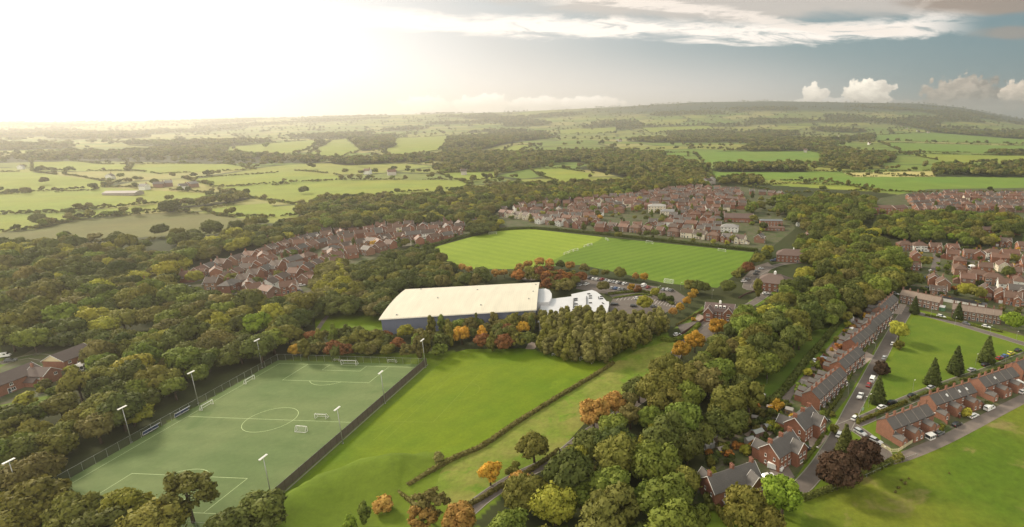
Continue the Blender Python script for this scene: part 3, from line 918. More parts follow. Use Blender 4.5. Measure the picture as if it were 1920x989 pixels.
# ------------------------------------------------------------------ trees
def tree_kit(seed, R=5.5, H=12.0, kind='round', nl=24, q=3200, leaf=0.42, holes=0.0):
    """returns (trunk mesh, crown mesh); base at the origin"""
    rng = np.random.default_rng(seed); rd = random.Random(seed)
    mb = MB(); mb.smooth = True
    crown_c = H * (0.60 if kind != 'conifer' else 0.5)
    # lobes
    lobes = []
    if kind == 'round':
        RH = H * 0.40
        for i in range(nl):
            an = rng.uniform(0, 2 * math.pi); el = math.asin(rng.uniform(-0.55, 1.0)); k = rng.uniform(0.45, 0.78)
            r = R * rng.choice([0.2, 0.27, 0.34, 0.42]) * rng.uniform(0.85, 1.1)
            lobes.append((R * k * math.cos(an) * math.cos(el) * 1.02, R * k * math.sin(an) * math.cos(el), crown_c + RH * k * math.sin(el), r, r * rng.uniform(0.7, 0.95)))
    elif kind == 'tall':
        for i in range(nl):
            z = H * rng.uniform(0.22, 0.95); w = R * (1 - (max(z / H - 0.45, 0) / 0.55) ** 3) * 0.85 + 0.1
            an = rng.uniform(0, 2 * math.pi); k = rng.uniform(0.2, 0.9)
            r = R * rng.uniform(0.26, 0.40)
            lobes.append((w * k * math.cos(an), w * k * math.sin(an), z, r, r * 1.5))
    elif kind == 'conifer':
        for i in range(nl):
            f = (i + rng.uniform(0, 1)) / nl
            z = H * (0.07 + 0.88 * f); w = R * (1 - f) ** 0.8 * 0.80
            an = i * 2.4; r = R * (0.30 * (1 - f) + 0.10)
            lobes.append((w * 0.65 * math.cos(an), w * 0.65 * math.sin(an), z, r + w * 0.12, r * 1.4))
    elif kind == 'airy':
        RH = H * 0.36
        for i in range(nl):
            an = rng.uniform(0, 2 * math.pi); el = math.asin(rng.uniform(-0.7, 1.0)); k = rng.uniform(0.5, 0.95)
            r = R * rng.uniform(0.16, 0.28)
            lobes.append((R * k * math.cos(an) * math.cos(el), R * k * math.sin(an) * math.cos(el), H * 0.62 + RH * k * math.sin(el), r, r * 0.8))
    elif kind == 'shrub':
        for i in range(nl):
            an = rng.uniform(0, 2 * math.pi); k = rng.uniform(0.1, 0.75)
            r = R * rng.uniform(0.28, 0.42)
            lobes.append((R * k * math.cos(an), R * k * math.sin(an), H * rng.uniform(0.25, 0.72), r, r * 0.85))
    # trunk and limbs
    th = min(crown_c, H * 0.6)
    r0 = 0.035 * H * (0.8 if kind in ('tall', 'conifer', 'airy') else 1)
    if kind == 'shrub': r0 = 0.12
    bend = Vector((rng.uniform(-0.3, 0.3), rng.uniform(-0.3, 0.3), 0))
    mid = Vector((0, 0, th * 0.5)) + bend * 0.6; top = Vector((0, 0, th)) + bend
    mb.tube((0, 0, -0.3), mid, r0 * 1.15, r0 * 0.8, 7); mb.tube(mid, top, r0 * 0.8, r0 * 0.5, 7)
    if kind in ('conifer', 'tall'): mb.tube(top, (0, 0, H * 0.9), r0 * 0.5, 0.05, 5)
    for L in (lobes[::3] if kind != 'conifer' else []):
        st = mid.lerp(top, rd.random())
        mb.tube(st, (L[0] * 0.95, L[1] * 0.95, L[2]), r0 * 0.36, 0.05, 5, cap=False)
    trunk = mb.mesh('trunk', M['bark'], smooth=True)
    # crown leaves
    n = q
    la = np.array(lobes)
    wts = la[:, 3] ** 2; wts /= wts.sum()
    li = rng.choice(len(la), n, p=wts)
    d = rng.normal(size=(n, 3)); d[:, 2] = d[:, 2] * 0.9 + 0.25; d /= np.linalg.norm(d, axis=1)[:, None]
    rad = (rng.uniform(0.72, 1.05, n) + rng.exponential(0.07, n)) if not holes else rng.uniform(0.35, 1.1, n)
    c = la[li, :3] + d * rad[:, None] * np.stack([la[li, 3], la[li, 3], la[li, 4]], 1)
    nn = d + rng.normal(size=(n, 3)) * 0.55; nn /= np.linalg.norm(nn, axis=1)[:, None]
    a = np.cross(nn, rng.normal(size=(n, 3))); a /= np.linalg.norm(a, axis=1)[:, None] + 1e-9
    b = np.cross(nn, a)
    s = leaf * rng.uniform(0.6, 1.35, n)[:, None]
    k2 = rng.uniform(0.6, 1.0, n)[:, None]
    V = np.stack([c - a * s - b * s * k2, c + a * s - b * s * k2 * 0.7, c + a * s * 0.8 + b * s * k2, c - a * s + b * s * k2 * 0.9], 1).reshape(-1, 3)
    F = np.arange(4 * n).reshape(-1, 4)
    # dense inner mass so the crown has a body
    core_v, core_f = [], []
    if not holes:
        cx, cy, cz = la[:, 0].mean(), la[:, 1].mean(), la[:, 2].mean()
        off = 4 * n
        for L in lobes:
            nu, nv = 8, 5
            for j in range(nv + 1):
                ph = math.pi * j / nv
                for i in range(nu):
                    an = 2 * math.pi * i / nu + j * 0.3
                    q_ = 0.74 + 0.12 * math.sin(3 * an + j * 2 + L[0] * 5)
                    core_v.append((L[0] + L[3] * q_ * math.cos(an) * math.sin(ph), L[1] + L[3] * q_ * math.sin(an) * math.sin(ph), L[2] + L[4] * q_ * math.cos(ph)))
            base = off + len(core_v) - (nv + 1) * nu
            for j in range(nv):
                for i in range(nu):
                    core_f.append((base + j * nu + i, base + j * nu + (i + 1) % nu, base + (j + 1) * nu + (i + 1) % nu, base + (j + 1) * nu + i)[::-1])
    allv = np.vstack([V, np.array(core_v)]) if core_v else V
    allf = np.vstack([F, np.array(core_f)]) if core_f else F
    allv[:, 2] = np.maximum(allv[:, 2], 0.05)
    me = bpy.data.meshes.new('crown')
    me.vertices.add(len(allv)); me.vertices.foreach_set('co', allv.astype(np.float32).ravel())
    me.loops.add(len(allf) * 4); me.loops.foreach_set('vertex_index', allf.astype(np.int32).ravel())
    me.polygons.add(len(allf)); me.polygons.foreach_set('loop_start', np.arange(0, len(allf) * 4, 4, dtype=np.int32))
    me.update(calc_edges=True)
    me.polygons.foreach_set('use_smooth', np.ones(len(allf), bool))
    # leaves take the light of the clump they sit on
    N1 = np.repeat(d * 0.75 + nn * 0.45 + np.array((0, 0, 0.15)), 4, axis=0)
    if core_v:
        cv = np.array(core_v); ctr = np.repeat(la[:, :3], 48, axis=0)
        N2 = cv - ctr
        N1 = np.vstack([N1, N2])
    N1 /= np.linalg.norm(N1, axis=1)[:, None] + 1e-9
    me.normals_split_custom_set_from_vertices(N1.tolist())
    me.materials.append(M['leaf'])
    return trunk, me


KITS = {
    'round': [tree_kit(10 + i, 5.6, 12.5, 'round', 34, 5600, 0.36) for i in range(6)],
    'broad': [tree_kit(30 + i, 6.8, 12.0, 'round', 44, 6800, 0.38) for i in range(3)],
    'tall': [tree_kit(50 + i, 3.2, 12.0, 'tall', 26, 3200, 0.36) for i in range(4)],
    'conifer': [tree_kit(70 + i, 4.2, 15.0, 'conifer', 40, 4500, 0.36) for i in range(2)],
    'airy': [tree_kit(80 + i, 5.5, 12.5, 'airy', 34, 3000, 0.34, holes=1) for i in range(3)],
    'shrub': [tree_kit(90 + i, 2.4, 3.6, 'shrub', 12, 900, 0.26) for i in range(4)],
}
KIT_R = {'round': 5.6, 'broad': 6.8, 'tall': 3.2, 'conifer': 4.2, 'airy': 5.5, 'shrub': 2.4}
KIT_H = {'round': 12.5, 'broad': 12, 'tall': 12, 'conifer': 15, 'airy': 12.5, 'shrub': 3.6}

TONES = {  # foliage base colours
    'deep green': (0.040, 0.055, 0.018), 'dark green': (0.055, 0.070, 0.022), 'olive green': (0.085, 0.092, 0.026),
    'mid green': (0.075, 0.105, 0.024), 'yellow-green': (0.145, 0.155, 0.030), 'bright green': (0.11, 0.17, 0.025),
    'brownish green': (0.080, 0.080, 0.034), 'grey-green': (0.105, 0.110, 0.050), 'golden': (0.40, 0.24, 0.03),
    'orange': (0.36, 0.215, 0.055), 'rust brown': (0.17, 0.085, 0.030), 'purple-brown': (0.036, 0.023, 0.019),
    'dull red': (0.105, 0.052, 0.028), 'blackish green': (0.028, 0.038, 0.016),
}
MIX_WOOD = ['dark green'] * 5 + ['olive green'] * 5 + ['mid green'] * 3 + ['deep green'] * 3 + ['brownish green'] * 3 + ['yellow-green'] * 2
MIX_MID = ['dark green'] * 4 + ['olive green'] * 5 + ['brownish green'] * 4 + ['dull red'] + ['mid green'] * 2 + ['golden']
MIX_HALL = ['deep green'] * 5 + ['dark green'] * 5 + ['olive green'] * 2 + ['brownish green'] * 2
MIX_RIGHT = ['dark green'] * 5 + ['olive green'] * 4 + ['mid green'] * 5 + ['deep green'] * 2 + ['yellow-green'] + ['brownish green']

# every tree: x, y, kind, kit number, scale, turn, tone, area
TREES = []
TONES = {k: (v[0] * 2.35, v[1] * 2.1, v[2] * 1.4) if max(v) < 0.2 else tuple(c * 1.3 for c in v) for k, v in TONES.items()}
rnd = random.Random(7)


def add_tree(px, py, kind, tone, r=None, area='', h=None, at='crown'):
    """px, py = picture point of the crown's middle"""
    sc = (r or KIT_R[kind]) / KIT_R[kind]
    H = h or KIT_H[kind] * sc
    x, y = flat_xy(px, py, H * (0.55 if at == 'crown' else 0))
    TREES.append(dict(x=x, y=y, kind=kind, n=rnd.randrange(99), s=sc, sz=H / KIT_H[kind], rz=rnd.uniform(0, 6.28), tone=tone, area=area, H=H, R=KIT_R[kind] * sc, hand=True))


def scatter(poly, spacing, kinds, tones, area, rr=(4.2, 6.5), zc=6.0, holes=(), seed=0, keep=1.0):
    """a wood: crowns set out over a picture outline at crown height"""
    g = random.Random(seed)
    xs = [p[0] for p in poly]; ys = [p[1] for p in poly]
    wp = [flat_xy(p[0], p[1], zc) for p in poly]
    X0, X1 = min(p[0] for p in wp), max(p[0] for p in wp); Y0, Y1 = min(p[1] for p in wp), max(p[1] for p in wp)
    x = X0
    row = 0
    y = Y0
    out = []
    while y < Y1:
        x = X0 + (spacing / 2 if row % 2 else 0)
        while x < X1:
            jx, jy = x + g.uniform(-.32, .32) * spacing, y + g.uniform(-.32, .32) * spacing
            px, py, _ = to_pix(jx, jy, zc)
            if in_poly([px], [py], poly)[0] and not any(in_poly([px], [py], h)[0] for h in holes) and g.random() < keep:
                k = g.choice(kinds); tone = g.choice(tones)
                r = g.uniform(*rr) * (0.62 if k == 'tall' else 1)
                sc = r / KIT_R[k]
                hs = sc * g.uniform(0.85, 1.15) if k != 'tall' else g.uniform(0.75, 1.05)
                out.append(dict(x=jx, y=jy, kind=k, n=g.randrange(99), s=sc, sz=hs, rz=g.uniform(0, 6.28), tone=tone, area=area, H=hs * KIT_H[k], R=r))
            x += spacing
        y += spacing * 0.86; row += 1
    TREES.extend(out)


RB = ['round', 'round', 'round', 'broad', 'broad']
HOUSES_LEFT = [(0, 640), (60, 640), (175, 648), (185, 690), (120, 735), (100, 760), (0, 775)]
scatter([(0,498),(60,484),(150,478),(250,470),(310,476),(335,505),(330,535),(380,556),(470,566),(560,566),(592,586),(560,622),(520,656),(460,668),(402,684),(335,725),(262,768),(195,808),(125,852),(80,912),(10,925),(0,945)],
        9.0, RB, MIX_WOOD, 'the big wood left of the artificial pitch', rr=(3.6, 7.4), holes=(HOUSES_LEFT, [(256,527),(290,524),(292,545),(256,545)], [(330,520),(390,520),(460,556),(400,562),(330,545)]), seed=1)
scatter([(-60,500),(0,498),(0,945),(-60,960)], 9.5, RB, MIX_WOOD, 'the big wood left of the artificial pitch', seed=2, holes=([(-70,620),(0,630),(0,790),(-70,800)],))
scatter([(540,640),(575,628),(640,626),(725,628),(850,612),(1000,600),(1003,640),(985,650),(870,650),(800,662),(560,664)], 6.6, ['round', 'tall', 'round', 'airy'], MIX_MID, 'the tree belt in front of the long hall', rr=(3.0, 4.6), seed=3, zc=4)
scatter([(1012,600),(1100,588),(1150,600),(1240,592),(1250,612),(1200,640),(1130,668),(1070,664),(1015,645)], 5.0, ['tall'], ['olive green', 'grey-green', 'grey-green', 'grey-green', 'olive green'], 'the willow plantation beside the white-roofed hall', rr=(4.2, 5.6), seed=4, zc=5)
scatter([(655,545),(650,505),(700,488),(760,470),(820,476),(850,500),(905,510),(925,524),(860,532),(765,535),(720,585),(660,585),(590,580),(600,555)], 7.5, RB, MIX_HALL, 'the dark copse behind the long hall', rr=(3.8, 5.8), seed=5)
scatter([(590,545),(600,505),(640,492),(655,510),(650,560),(600,566)], 6.5, ['round', 'tall'], ['yellow-green', 'olive green', 'grey-green'], 'the pale trees between the estate and the copse', rr=(4.5, 6), seed=6)
scatter([(930,520),(1000,508),(1080,505),(1100,520),(1075,545),(1020,545),(1022,526),(960,524)], 6.5, ['round', 'airy'], ['brownish green', 'dull red', 'olive green', 'rust brown', 'dark green'], 'the autumn trees between the hall and the car park', rr=(3.2, 4.8), seed=7, zc=4)
# right-hand belt
BELT = [(1500,470),(1560,455),(1640,440),(1700,490),(1712,530),(1660,556),(1600,585),(1555,600),(1500,640),(1450,690),(1405,730),(1420,770),(1395,800),(1330,830),(1300,880),(1290,930),(1320,989),(1320,1040),(860,1040),(885,975),(960,915),(1050,862),(1090,790),(1180,735),(1225,690),(1262,655),(1300,640),(1340,640),(1380,600),(1430,590),(1450,566),(1500,530),(1520,500)]
scatter(BELT, 8.8, RB, MIX_RIGHT, 'the tree belt between the meadow and the brick terraces', rr=(3.6, 7.6), seed=8)
scatter([(1380,400),(1440,372),(1560,368),(1640,372),(1640,402),(1600,430),(1640,440),(1560,456),(1490,466),(1510,430),(1480,408),(1400,395)], 10, RB, MIX_RIGHT, 'the parkland trees behind the brick offices', rr=(4.5, 6.6), seed=9, keep=0.85, holes=([(1425,398),(1480,398),(1480,430),(1425,430)],))
scatter([(1640,432),(1660,405),(1740,398),(1800,402),(1910,406),(1925,425),(1880,450),(1830,458),(1700,446)], 9.5, RB, MIX_RIGHT, 'the trees between the two right-hand estates', rr=(4.5, 6.4), seed=10, keep=0.9, holes=([(1838,420),(1868,420),(1868,444),(1838,444)],))
# band above the estate and up the valley
scatter([(320,470),(400,448),(480,432),(560,416),(640,400),(720,388),(800,370),(900,358),(1000,350),(1100,344),(1200,338),(1300,336),(1330,345),(1250,352),(1180,362),(1100,370),(1000,378),(930,392),(900,412),(700,420),(600,432),(520,452),(420,472),(345,500)], 11.5, RB, MIX_WOOD, 'the wooded valley beyond the estate', rr=(5, 7.2), seed=11)
scatter([(0,470),(30,486),(95,486),(180,468),(330,456),(440,432),(560,405),(400,432),(250,455),(100,462),(0,458)], 13, RB, MIX_WOOD, 'the wood edge below the rough pasture', rr=(5, 7.5), seed=12, keep=0.8)
scatter([(870,415),(900,405),(935,412),(945,425),(905,432),(880,436)], 7, RB, ['dark green', 'deep green', 'olive green'], 'the trees at the corner of the far sports field', rr=(3.5, 5), seed=13)
# hand-placed trees: (x, y, kind, tone, radius, area)
for a in [
 (350,930,'airy','golden-olive',7.2,'the bottom edge of the artificial pitch'), (60,950,'broad','olive green',8,'the bottom left corner'), (140,965,'broad','olive green',7,'the bottom left corner'),
 (235,955,'broad','yellow-green',6.6,'the bottom edge of the artificial pitch'), (290,985,'broad','olive green',7,'the bottom edge of the artificial pitch'), (490,968,'round','dark green',6.5,'the bottom edge of the artificial pitch'),
 (20,985,'broad','olive green',7,'the bottom left corner'), (430,1000,'round','dark green',6,'the bottom edge of the artificial pitch'), (180,1000,'broad','dark green',7,'the bottom left corner'),
 (720,945,'shrub','orange',3.4,'the grassy bank'), (805,945,'airy','brownish green',5.2,'the grassy bank'), (790,975,'airy','orange',4.2,'the grassy bank'), (860,975,'round','orange',4.4,'the grassy bank'),
 (683,962,'tall','mid green',2.0,'the grassy bank'), (655,980,'tall','bright green',1.8,'the grassy bank'), (918,888,'round','golden',3.6,'the meadow strip'), (1000,838,'round','olive green',5.0,'the meadow strip'),
 (962,878,'shrub','olive green',2.6,'the meadow strip'), (822,858,'shrub','grey-green',2.4,'the grassy bank'),
 (1112,772,'round','orange',5.6,'the edge of the meadow'), (1152,756,'round','orange',4.6,'the edge of the meadow'), (1182,780,'round','brownish green',4.6,'the edge of the meadow'), (975,905,'round','orange',3.4,'the lane at the bottom'),
 (1345,612,'round','golden',4.8,'the lodge'), (1278,655,'round','golden',4.4,'the lane by the lodge'), (1303,640,'round','golden',5.0,'the lane by the lodge'), (1300,598,'shrub','golden',1.6,'the lodge'), (1298,555,'round','golden',2.8,'the car park hedge'), (1288,566,'round','golden',2.8,'the car park hedge'),
 (1275,577,'round','golden',2.8,'the car park hedge'), (1262,585,'round','orange',2.6,'the car park hedge'), (1303,548,'round','golden',2.6,'the car park hedge'),
 (866,502,'round','orange',3.2,'the far sports field'), (880,506,'round','orange',2.8,'the far sports field'), (930,514,'round','orange',3.4,'the far sports field'), (945,512,'round','orange',3.0,'the far sports field'), (975,502,'round','orange',3.6,'the far sports field'), (990,496,'round','orange',3.6,'the far sports field'),
 (1012,493,'round','orange',4.0,'the far sports field'), (1030,494,'round','orange',3.6,'the far sports field'), (1068,498,'round','orange',3.6,'the far sports field'), (1050,496,'round','dark green',3.6,'the far sports field'), (1095,503,'round','brownish green',3.8,'the far sports field'), (1115,512,'round','olive green',3,'the far sports field'), (1135,512,'round','olive green',3,'the car park'), (1162,512,'broad','olive green',5,'the car park'), (1192,519,'round','orange',2.8,'the car park'), (1208,520,'round','golden',3.2,'the car park'),
 (1183,537,'shrub','golden',3.2,'the car park'), (1196,541,'shrub','dull red',3.2,'the car park'), (1131,538,'broad','brownish green',4.4,'the car park'), (1090,520,'round','dull red',4.0,'the car park'), (1228,548,'round','yellow-green',3.2,'the car park'), (1243,556,'shrub','dark green',3.4,'the car park'), (1258,560,'shrub','deep green',3.0,'the car park'),
 (1145,965,'broad','golden-olive',8.5,'the bottom of the belt'), (985,925,'broad','olive green',6.5,'the bottom of the belt'), (1230,870,'broad','mid green',8,'the tree belt between the meadow and the brick terraces'), (1040,950,'broad','yellow-green',6.5,'the bottom of the belt'), (1290,745,'broad','mid green',6.5,'the tree belt between the meadow and the brick terraces'), (1690,900,'shrub','brownish green',0.5,'the lower right field'), (1698,906,'shrub','brownish green',0.7,'the lower right field'), (1685,914,'shrub','brownish green',0.6,'the lower right field'), (1679,922,'shrub','brownish green',0.5,'the lower right field'), (1704,897,'shrub','brownish green',0.4,'the lower right field'), (1780,887,'shrub','brownish green',0.4,'the lower right field'),
 (1208,568,'round','yellow-green',4.6,'the car park'), (1293,535,'round','olive green',4.2,'the far sports field'), (1310,538,'round','dark green',4.4,'the far sports field'), (1322,540,'round','dark green',4,'the far sports field'), (1365,538,'broad','dark green',5.2,'the office car park'), (1380,515,'round','olive green',3.6,'the office car park'), (1392,508,'round','olive green',3.6,'the office car park'),
 (1401,503,'round','dull red',5.0,'the office car park'), (1423,485,'round','olive green',5,'the brick offices'), (1440,470,'round','yellow-green',5,'the brick offices'), (1436,480,'round','dark green',5,'the brick offices'), (1422,540,'tall','olive green',3.4,'the office lawn'),
 (1752,694,'conifer','deep green',3.7,'the green'), (1795,672,'conifer','deep green',3.9,'the green'), (1853,652,'conifer','deep green',4.0,'the green'), (1648,728,'conifer','deep green',3.5,'the green'), (1716,570,'conifer','blackish green',3.2,'the green'), (1798,582,'conifer','blackish green',3.2,'the green'),
 (1586,822,'conifer','dark green',3.6,'the street corner'), (1686,620,'round','yellow-green',5.2,'the green'), (1685,645,'shrub','olive green',3.2,'the green'), (1655,690,'shrub','purple-brown',4.4,'the green'), (1900,602,'broad','bright green',5.8,'the green'),
 (1572,885,'broad','purple-brown',6.6,'the field corner'), (1622,855,'round','purple-brown',5.4,'the field corner'), (1468,930,'round','bright green',6.0,'the foot of the street'), (1395,955,'round','olive green',6.4,'the foot of the street'), (1440,985,'round','olive green',5,'the foot of the street'),
 (1330,935,'shrub','dark green',3,'the foot of the street'), (700,457,'round','golden',3.2,'the estate'), (1170,418,'conifer','deep green',3.2,'the town'), (1100,410,'round','orange',3.6,'the town'), (1125,408,'round','golden',3.4,'the town'), (1268,396,'conifer','deep green',3.4,'the town'), (1337,405,'conifer','deep green',3.0,'the town'), (1353,402,'conifer','deep green',3.2,'the town'),
 (1108,413,'round','orange',3,'the town'), (1190,408,'round','olive green',2.6,'the town'), (985,390,'tall','orange',2.6,'the town'), (1018,400,'round','yellow-green',3.4,'the town'), (938,418,'round','yellow-green',4,'the far sports field'), (1035,420,'round','dark green',3.6,'the town'), (1425,385,'broad','olive green',6.5,'the town'), (1445,382,'broad','dark green',6.5,'the town'),
 (1207,400,'round','olive green',2.6,'the town'), (1375,448,'round','olive green',3.4,'the town'), (1337,452,'shrub','yellow-green',3,'the far sports field'), (1363,454,'shrub','yellow-green',3,'the far sports field'), (1300,450,'shrub','olive green',3,'the far sports field'), (1213,438,'round','dark green',3.6,'the far sports field'), (1258,448,'shrub','dark green',3,'the far sports field'),
 (390,500,'round','dark green',3.4,'the estate'), (365,520,'round','yellow-green',5,'the estate'), (470,512,'round','deep green',3.2,'the estate'), (575,512,'shrub','deep green',2.8,'the estate'), (586,468,'shrub','dark green',2.8,'the estate'), (640,452,'shrub','yellow-green',2.6,'the estate'), (760,455,'round','olive green',3.8,'the estate'), (878,432,'round','dark green',3.6,'the estate'),
 (1815,545,'broad','yellow-green',5.8,'the right-hand estate'), (1835,550,'round','olive green',5,'the right-hand estate'), (1785,445,'round','bright green',4,'the right-hand estate'), (1735,490,'round','olive green',4.4,'the right-hand estate'), (1890,510,'round','dark green',4.4,'the right-hand estate'), (1720,525,'round','dark green',5.4,'the right-hand estate'), (1700,525,'round','dark green',5.4,'the right-hand estate'),
 (1850,495,'shrub','olive green',3.4,'the right-hand estate'), (1775,500,'shrub','mid green',3,'the right-hand estate'), (1900,485,'round','olive green',3.8,'the right-hand estate'), (1740,466,'shrub','yellow-green',3,'the right-hand estate'), (1800,520,'shrub','mid green',3,'the right-hand estate'),
 (112,762,'round','golden-olive',5,'the brick houses at the left'), (45,748,'shrub','yellow-green',4.2,'the brick houses at the left'), (480,607,'round','bright green',6.5,'the big wood left of the artificial pitch'), (230,600,'broad','golden-olive',7,'the big wood left of the artificial pitch'), (285,595,'broad','golden-olive',7,'the big wood left of the artificial pitch'), (65,600,'tall','golden-olive',4,'the big wood left of the artificial pitch'),
 (865,628,'round','golden',4.4,'the tree belt in front of the long hall'), (905,640,'round','dull red',4,'the tree belt in front of the long hall'), (980,615,'round','golden',3.6,'the tree belt in front of the long hall'), (760,622,'round','yellow-green',4,'the tree belt in front of the long hall'), (745,645,'round','dull red',3.4,'the tree belt in front of the long hall'),
 (48,356,'broad','brownish green',6.5,'the fields at the left'), (82,338,'round','brownish green',6,'the fields at the left'), (313,384,'broad','dark green',9,'the fields at the left'), (219,397,'shrub','dark green',5,'the fields at the left'), (256,392,'round','dark green',5,'the fields at the left'), (70,410,'broad','dark green',7,'the fields at the left'), (398,428,'broad','dark green',9,'the rough pasture'), (300,432,'broad','dark green',7,'the rough pasture'), (570,354,'broad','dark green',7,'the fields at the left'), (290,340,'round','dark green',6,'the fields at the left'), (132,396,'shrub','dark green',6,'the fields at the left'),
]:
    if a[3] == 'golden-olive': TONES['golden-olive'] = (0.20, 0.19, 0.04)
    add_tree(*a)
TONE_WORDS = {'golden-olive': 'golden olive', 'yellow-green': 'yellowish green', 'grey-green': 'greyish green', 'purple-brown': 'dark purple'}

GARD = ['dark green', 'mid green', 'olive green', 'deep green', 'brownish green', 'yellow-green', 'golden', 'rust brown']
for poly, sp_, ar, kp in (
    ([(1325,850),(1400,765),(1470,745),(1500,790),(1440,850),(1400,850),(1330,900)], 4.2, 'the villa back gardens', 0.9),
    ([(1500,745),(1560,668),(1640,585),(1660,560),(1640,575),(1600,600),(1540,655),(1480,735)], 6.0, 'the back gardens of the western terraces', 0.55),
    ([(1530,850),(1590,775),(1545,760),(1510,810)], 6, 'the front gardens at the foot of the street', 0.4),
    ([(1690,840),(1760,812),(1900,750),(1925,700),(1860,735),(1700,810)], 7, 'the yards of the southern terraces', 0.45),
    ([(1670,480),(1690,445),(1800,455),(1930,462),(1930,600),(1880,585),(1770,562),(1700,545),(1720,520)], 10, 'the gardens of the right-hand estate', 0.6),
    ([(400,520),(520,478),(700,440),(880,425),(860,448),(740,470),(600,515),(590,550),(500,556),(400,545)], 17, 'the estate gardens', 0.6),
    ([(935,410),(1000,385),(1180,370),(1400,365),(1480,380),(1470,440),(1300,450),(1140,440),(1000,420)], 19, 'the town gardens', 0.6),
    ([(1650,400),(1700,375),(1930,372),(1930,404),(1800,400)], 22, 'the upper estate gardens', 0.5),
    ([(60,700),(170,690),(130,735),(60,755)], 6, 'the gardens of the left houses', 0.5),
    ([(30,738),(110,725),(100,765),(0,775)], 6, 'the gardens of the left houses', 0.4)):
    scatter(poly, sp_, ['shrub'], GARD[:6] if sp_ > 15 else GARD, ar, rr=(1.2, 2.8) if sp_ < 15 else (1.8, 3.6), zc=1.0, seed=int(sp_ * 7 + len(ar)), keep=kp)

for poly in ([(935,410),(1000,385),(1180,370),(1400,365),(1480,380),(1470,440),(1300,450),(1140,440),(1000,420)], [(1650,400),(1700,375),(1930,372),(1930,404),(1800,400)], [(380,530),(520,478),(700,440),(880,425),(860,448),(740,470),(600,515),(500,548)]):
    scatter(poly, 33, ['round', 'round', 'tall'], MIX_RIGHT, 'the streets of the estates', rr=(2.8, 4.6), zc=4.0, seed=len(poly), keep=0.55)
# ------------------------------------------------------------------ labels from what stands near
LANDMARKS = [
 ('the nearest left floodlight', 42, 930), ('the second left floodlight', 247, 820), ('the third left floodlight', 372, 750), ('the farthest left floodlight', 492, 685),
 ('the farthest right floodlight', 798, 688), ('the blue dugouts', 315, 790), ('the white far goal', 670, 674), ('the cream-gabled house', 115, 675), ('the long low house', 30, 715),
 ('the dark sports hall', 740, 600), ('the middle of the sports hall', 860, 592), ('the right end of the hall', 1000, 585), ('the white annexe', 1085, 575), ('the car park', 1180, 545),
 ('the striped far field', 1290, 490), ('the pale far field', 900, 480), ('the brick estate', 560, 480), ('the left estate end', 380, 525), ('the near end of the estate', 590, 545),
 ('the upper estate edge', 700, 430), ('the town centre', 1150, 395), ('the town green', 1190, 410), ('the cream town block', 1240, 392), ('the long town roof', 1381, 408),
 ('the dormered lodge', 1345, 580), ('the nearer office', 1450, 525), ('the farther office', 1487, 475), ('the village green', 1740, 650), ('the north cottage row', 1730, 560),
 ('the top brick terrace', 1660, 565), ('the middle brick terrace', 1612, 622), ('the long near terrace', 1548, 712), ('the back lane', 1520, 690), ('the white van drive', 1455, 876),
 ('the slate-roofed corner villa', 1365, 890), ('the willow goals', 1085, 672), ('the grassy bank', 690, 900), ('the meadow bend', 1130, 745), ('the top of the meadow', 1240, 650),
 ('the farm sheds', 230, 362), ('the apartment block', 1665, 392), ('the white-walled house', 1860, 475), ('the garage row', 1800, 562), ('the small estate road', 1755, 492),
 ('the field corner', 1600, 880), ('the paddock', 1500, 650), ('the mown lawn', 650, 595), ('the rough pasture', 300, 430), ('the small walled pasture', 80, 478), ('the bottom of the picture', 1100, 975),
 ('the shaded lane', 1050, 860), ('the lower left corner', 20, 975), ('the near edge of the turf pitch', 300, 930), ('the top of the wood', 200, 520), ('the heart of the wood', 250, 610),
 ('the conifer row', 1530, 345), ('the upper right estate', 1800, 385), ('the red office tree', 1401, 503), ('the orange meadow tree', 1110, 775),
]
ORD = ['', 'second', 'third', 'fourth', 'fifth', 'sixth', 'seventh', 'eighth', 'ninth', 'tenth', 'eleventh', 'twelfth', 'thirteenth', 'fourteenth', 'fifteenth', 'sixteenth', 'seventeenth', 'eighteenth', 'nineteenth', 'twentieth']
LABEL_QUEUE = []   # (object, what it looks like, px, py)


def where(px, py):
    best = min(LANDMARKS, key=lambda l: (l[1] - px) ** 2 + ((l[2] - py) * 1.6) ** 2)
    dx, dy = px - best[1], py - best[2]
    if abs(dx) > abs(dy) * 1.4: w = 'left of' if dx < 0 else 'right of'
    else: w = 'beyond' if dy < 0 else 'in front of'
    return w, best[0]


def queue_label(o, look, px, py):
    LABEL_QUEUE.append((o, look, px, py))


def flush_labels():
    groups = {}
    for o, look, px, py in LABEL_QUEUE:
        w, lm = where(px, py)
        groups.setdefault((look, w, lm), []).append((px, py, o))
    for (look, w, lm), items in groups.items():
        items.sort(key=lambda q: q[0])
        n = len(items)
        for i, (px, py, o) in enumerate(items):
            if n == 1: tail = ''
            elif i == 0: tail = ', leftmost of these' if n > 2 else ', the left one'
            elif i == n - 1: tail = ', rightmost of these' if n > 2 else ', the right one'
            else: tail = ', %s from the left' % ORD[min(i, 19)]
            lk = look
            while len(('%s %s %s%s' % (lk, w, lm, tail)).split()) > 16 and ' with ' in lk: lk = lk[:lk.index(' with ')]
            if len(('%s %s %s%s' % (lk, w, lm, tail)).split()) > 16: lm_s = lm.replace('the ', '', 1) if lm.count(' ') > 3 else lm; lk = lk.replace('end-on gabled', 'end-on')
            o['label'] = '%s %s %s%s' % (lk, w, lm, tail)


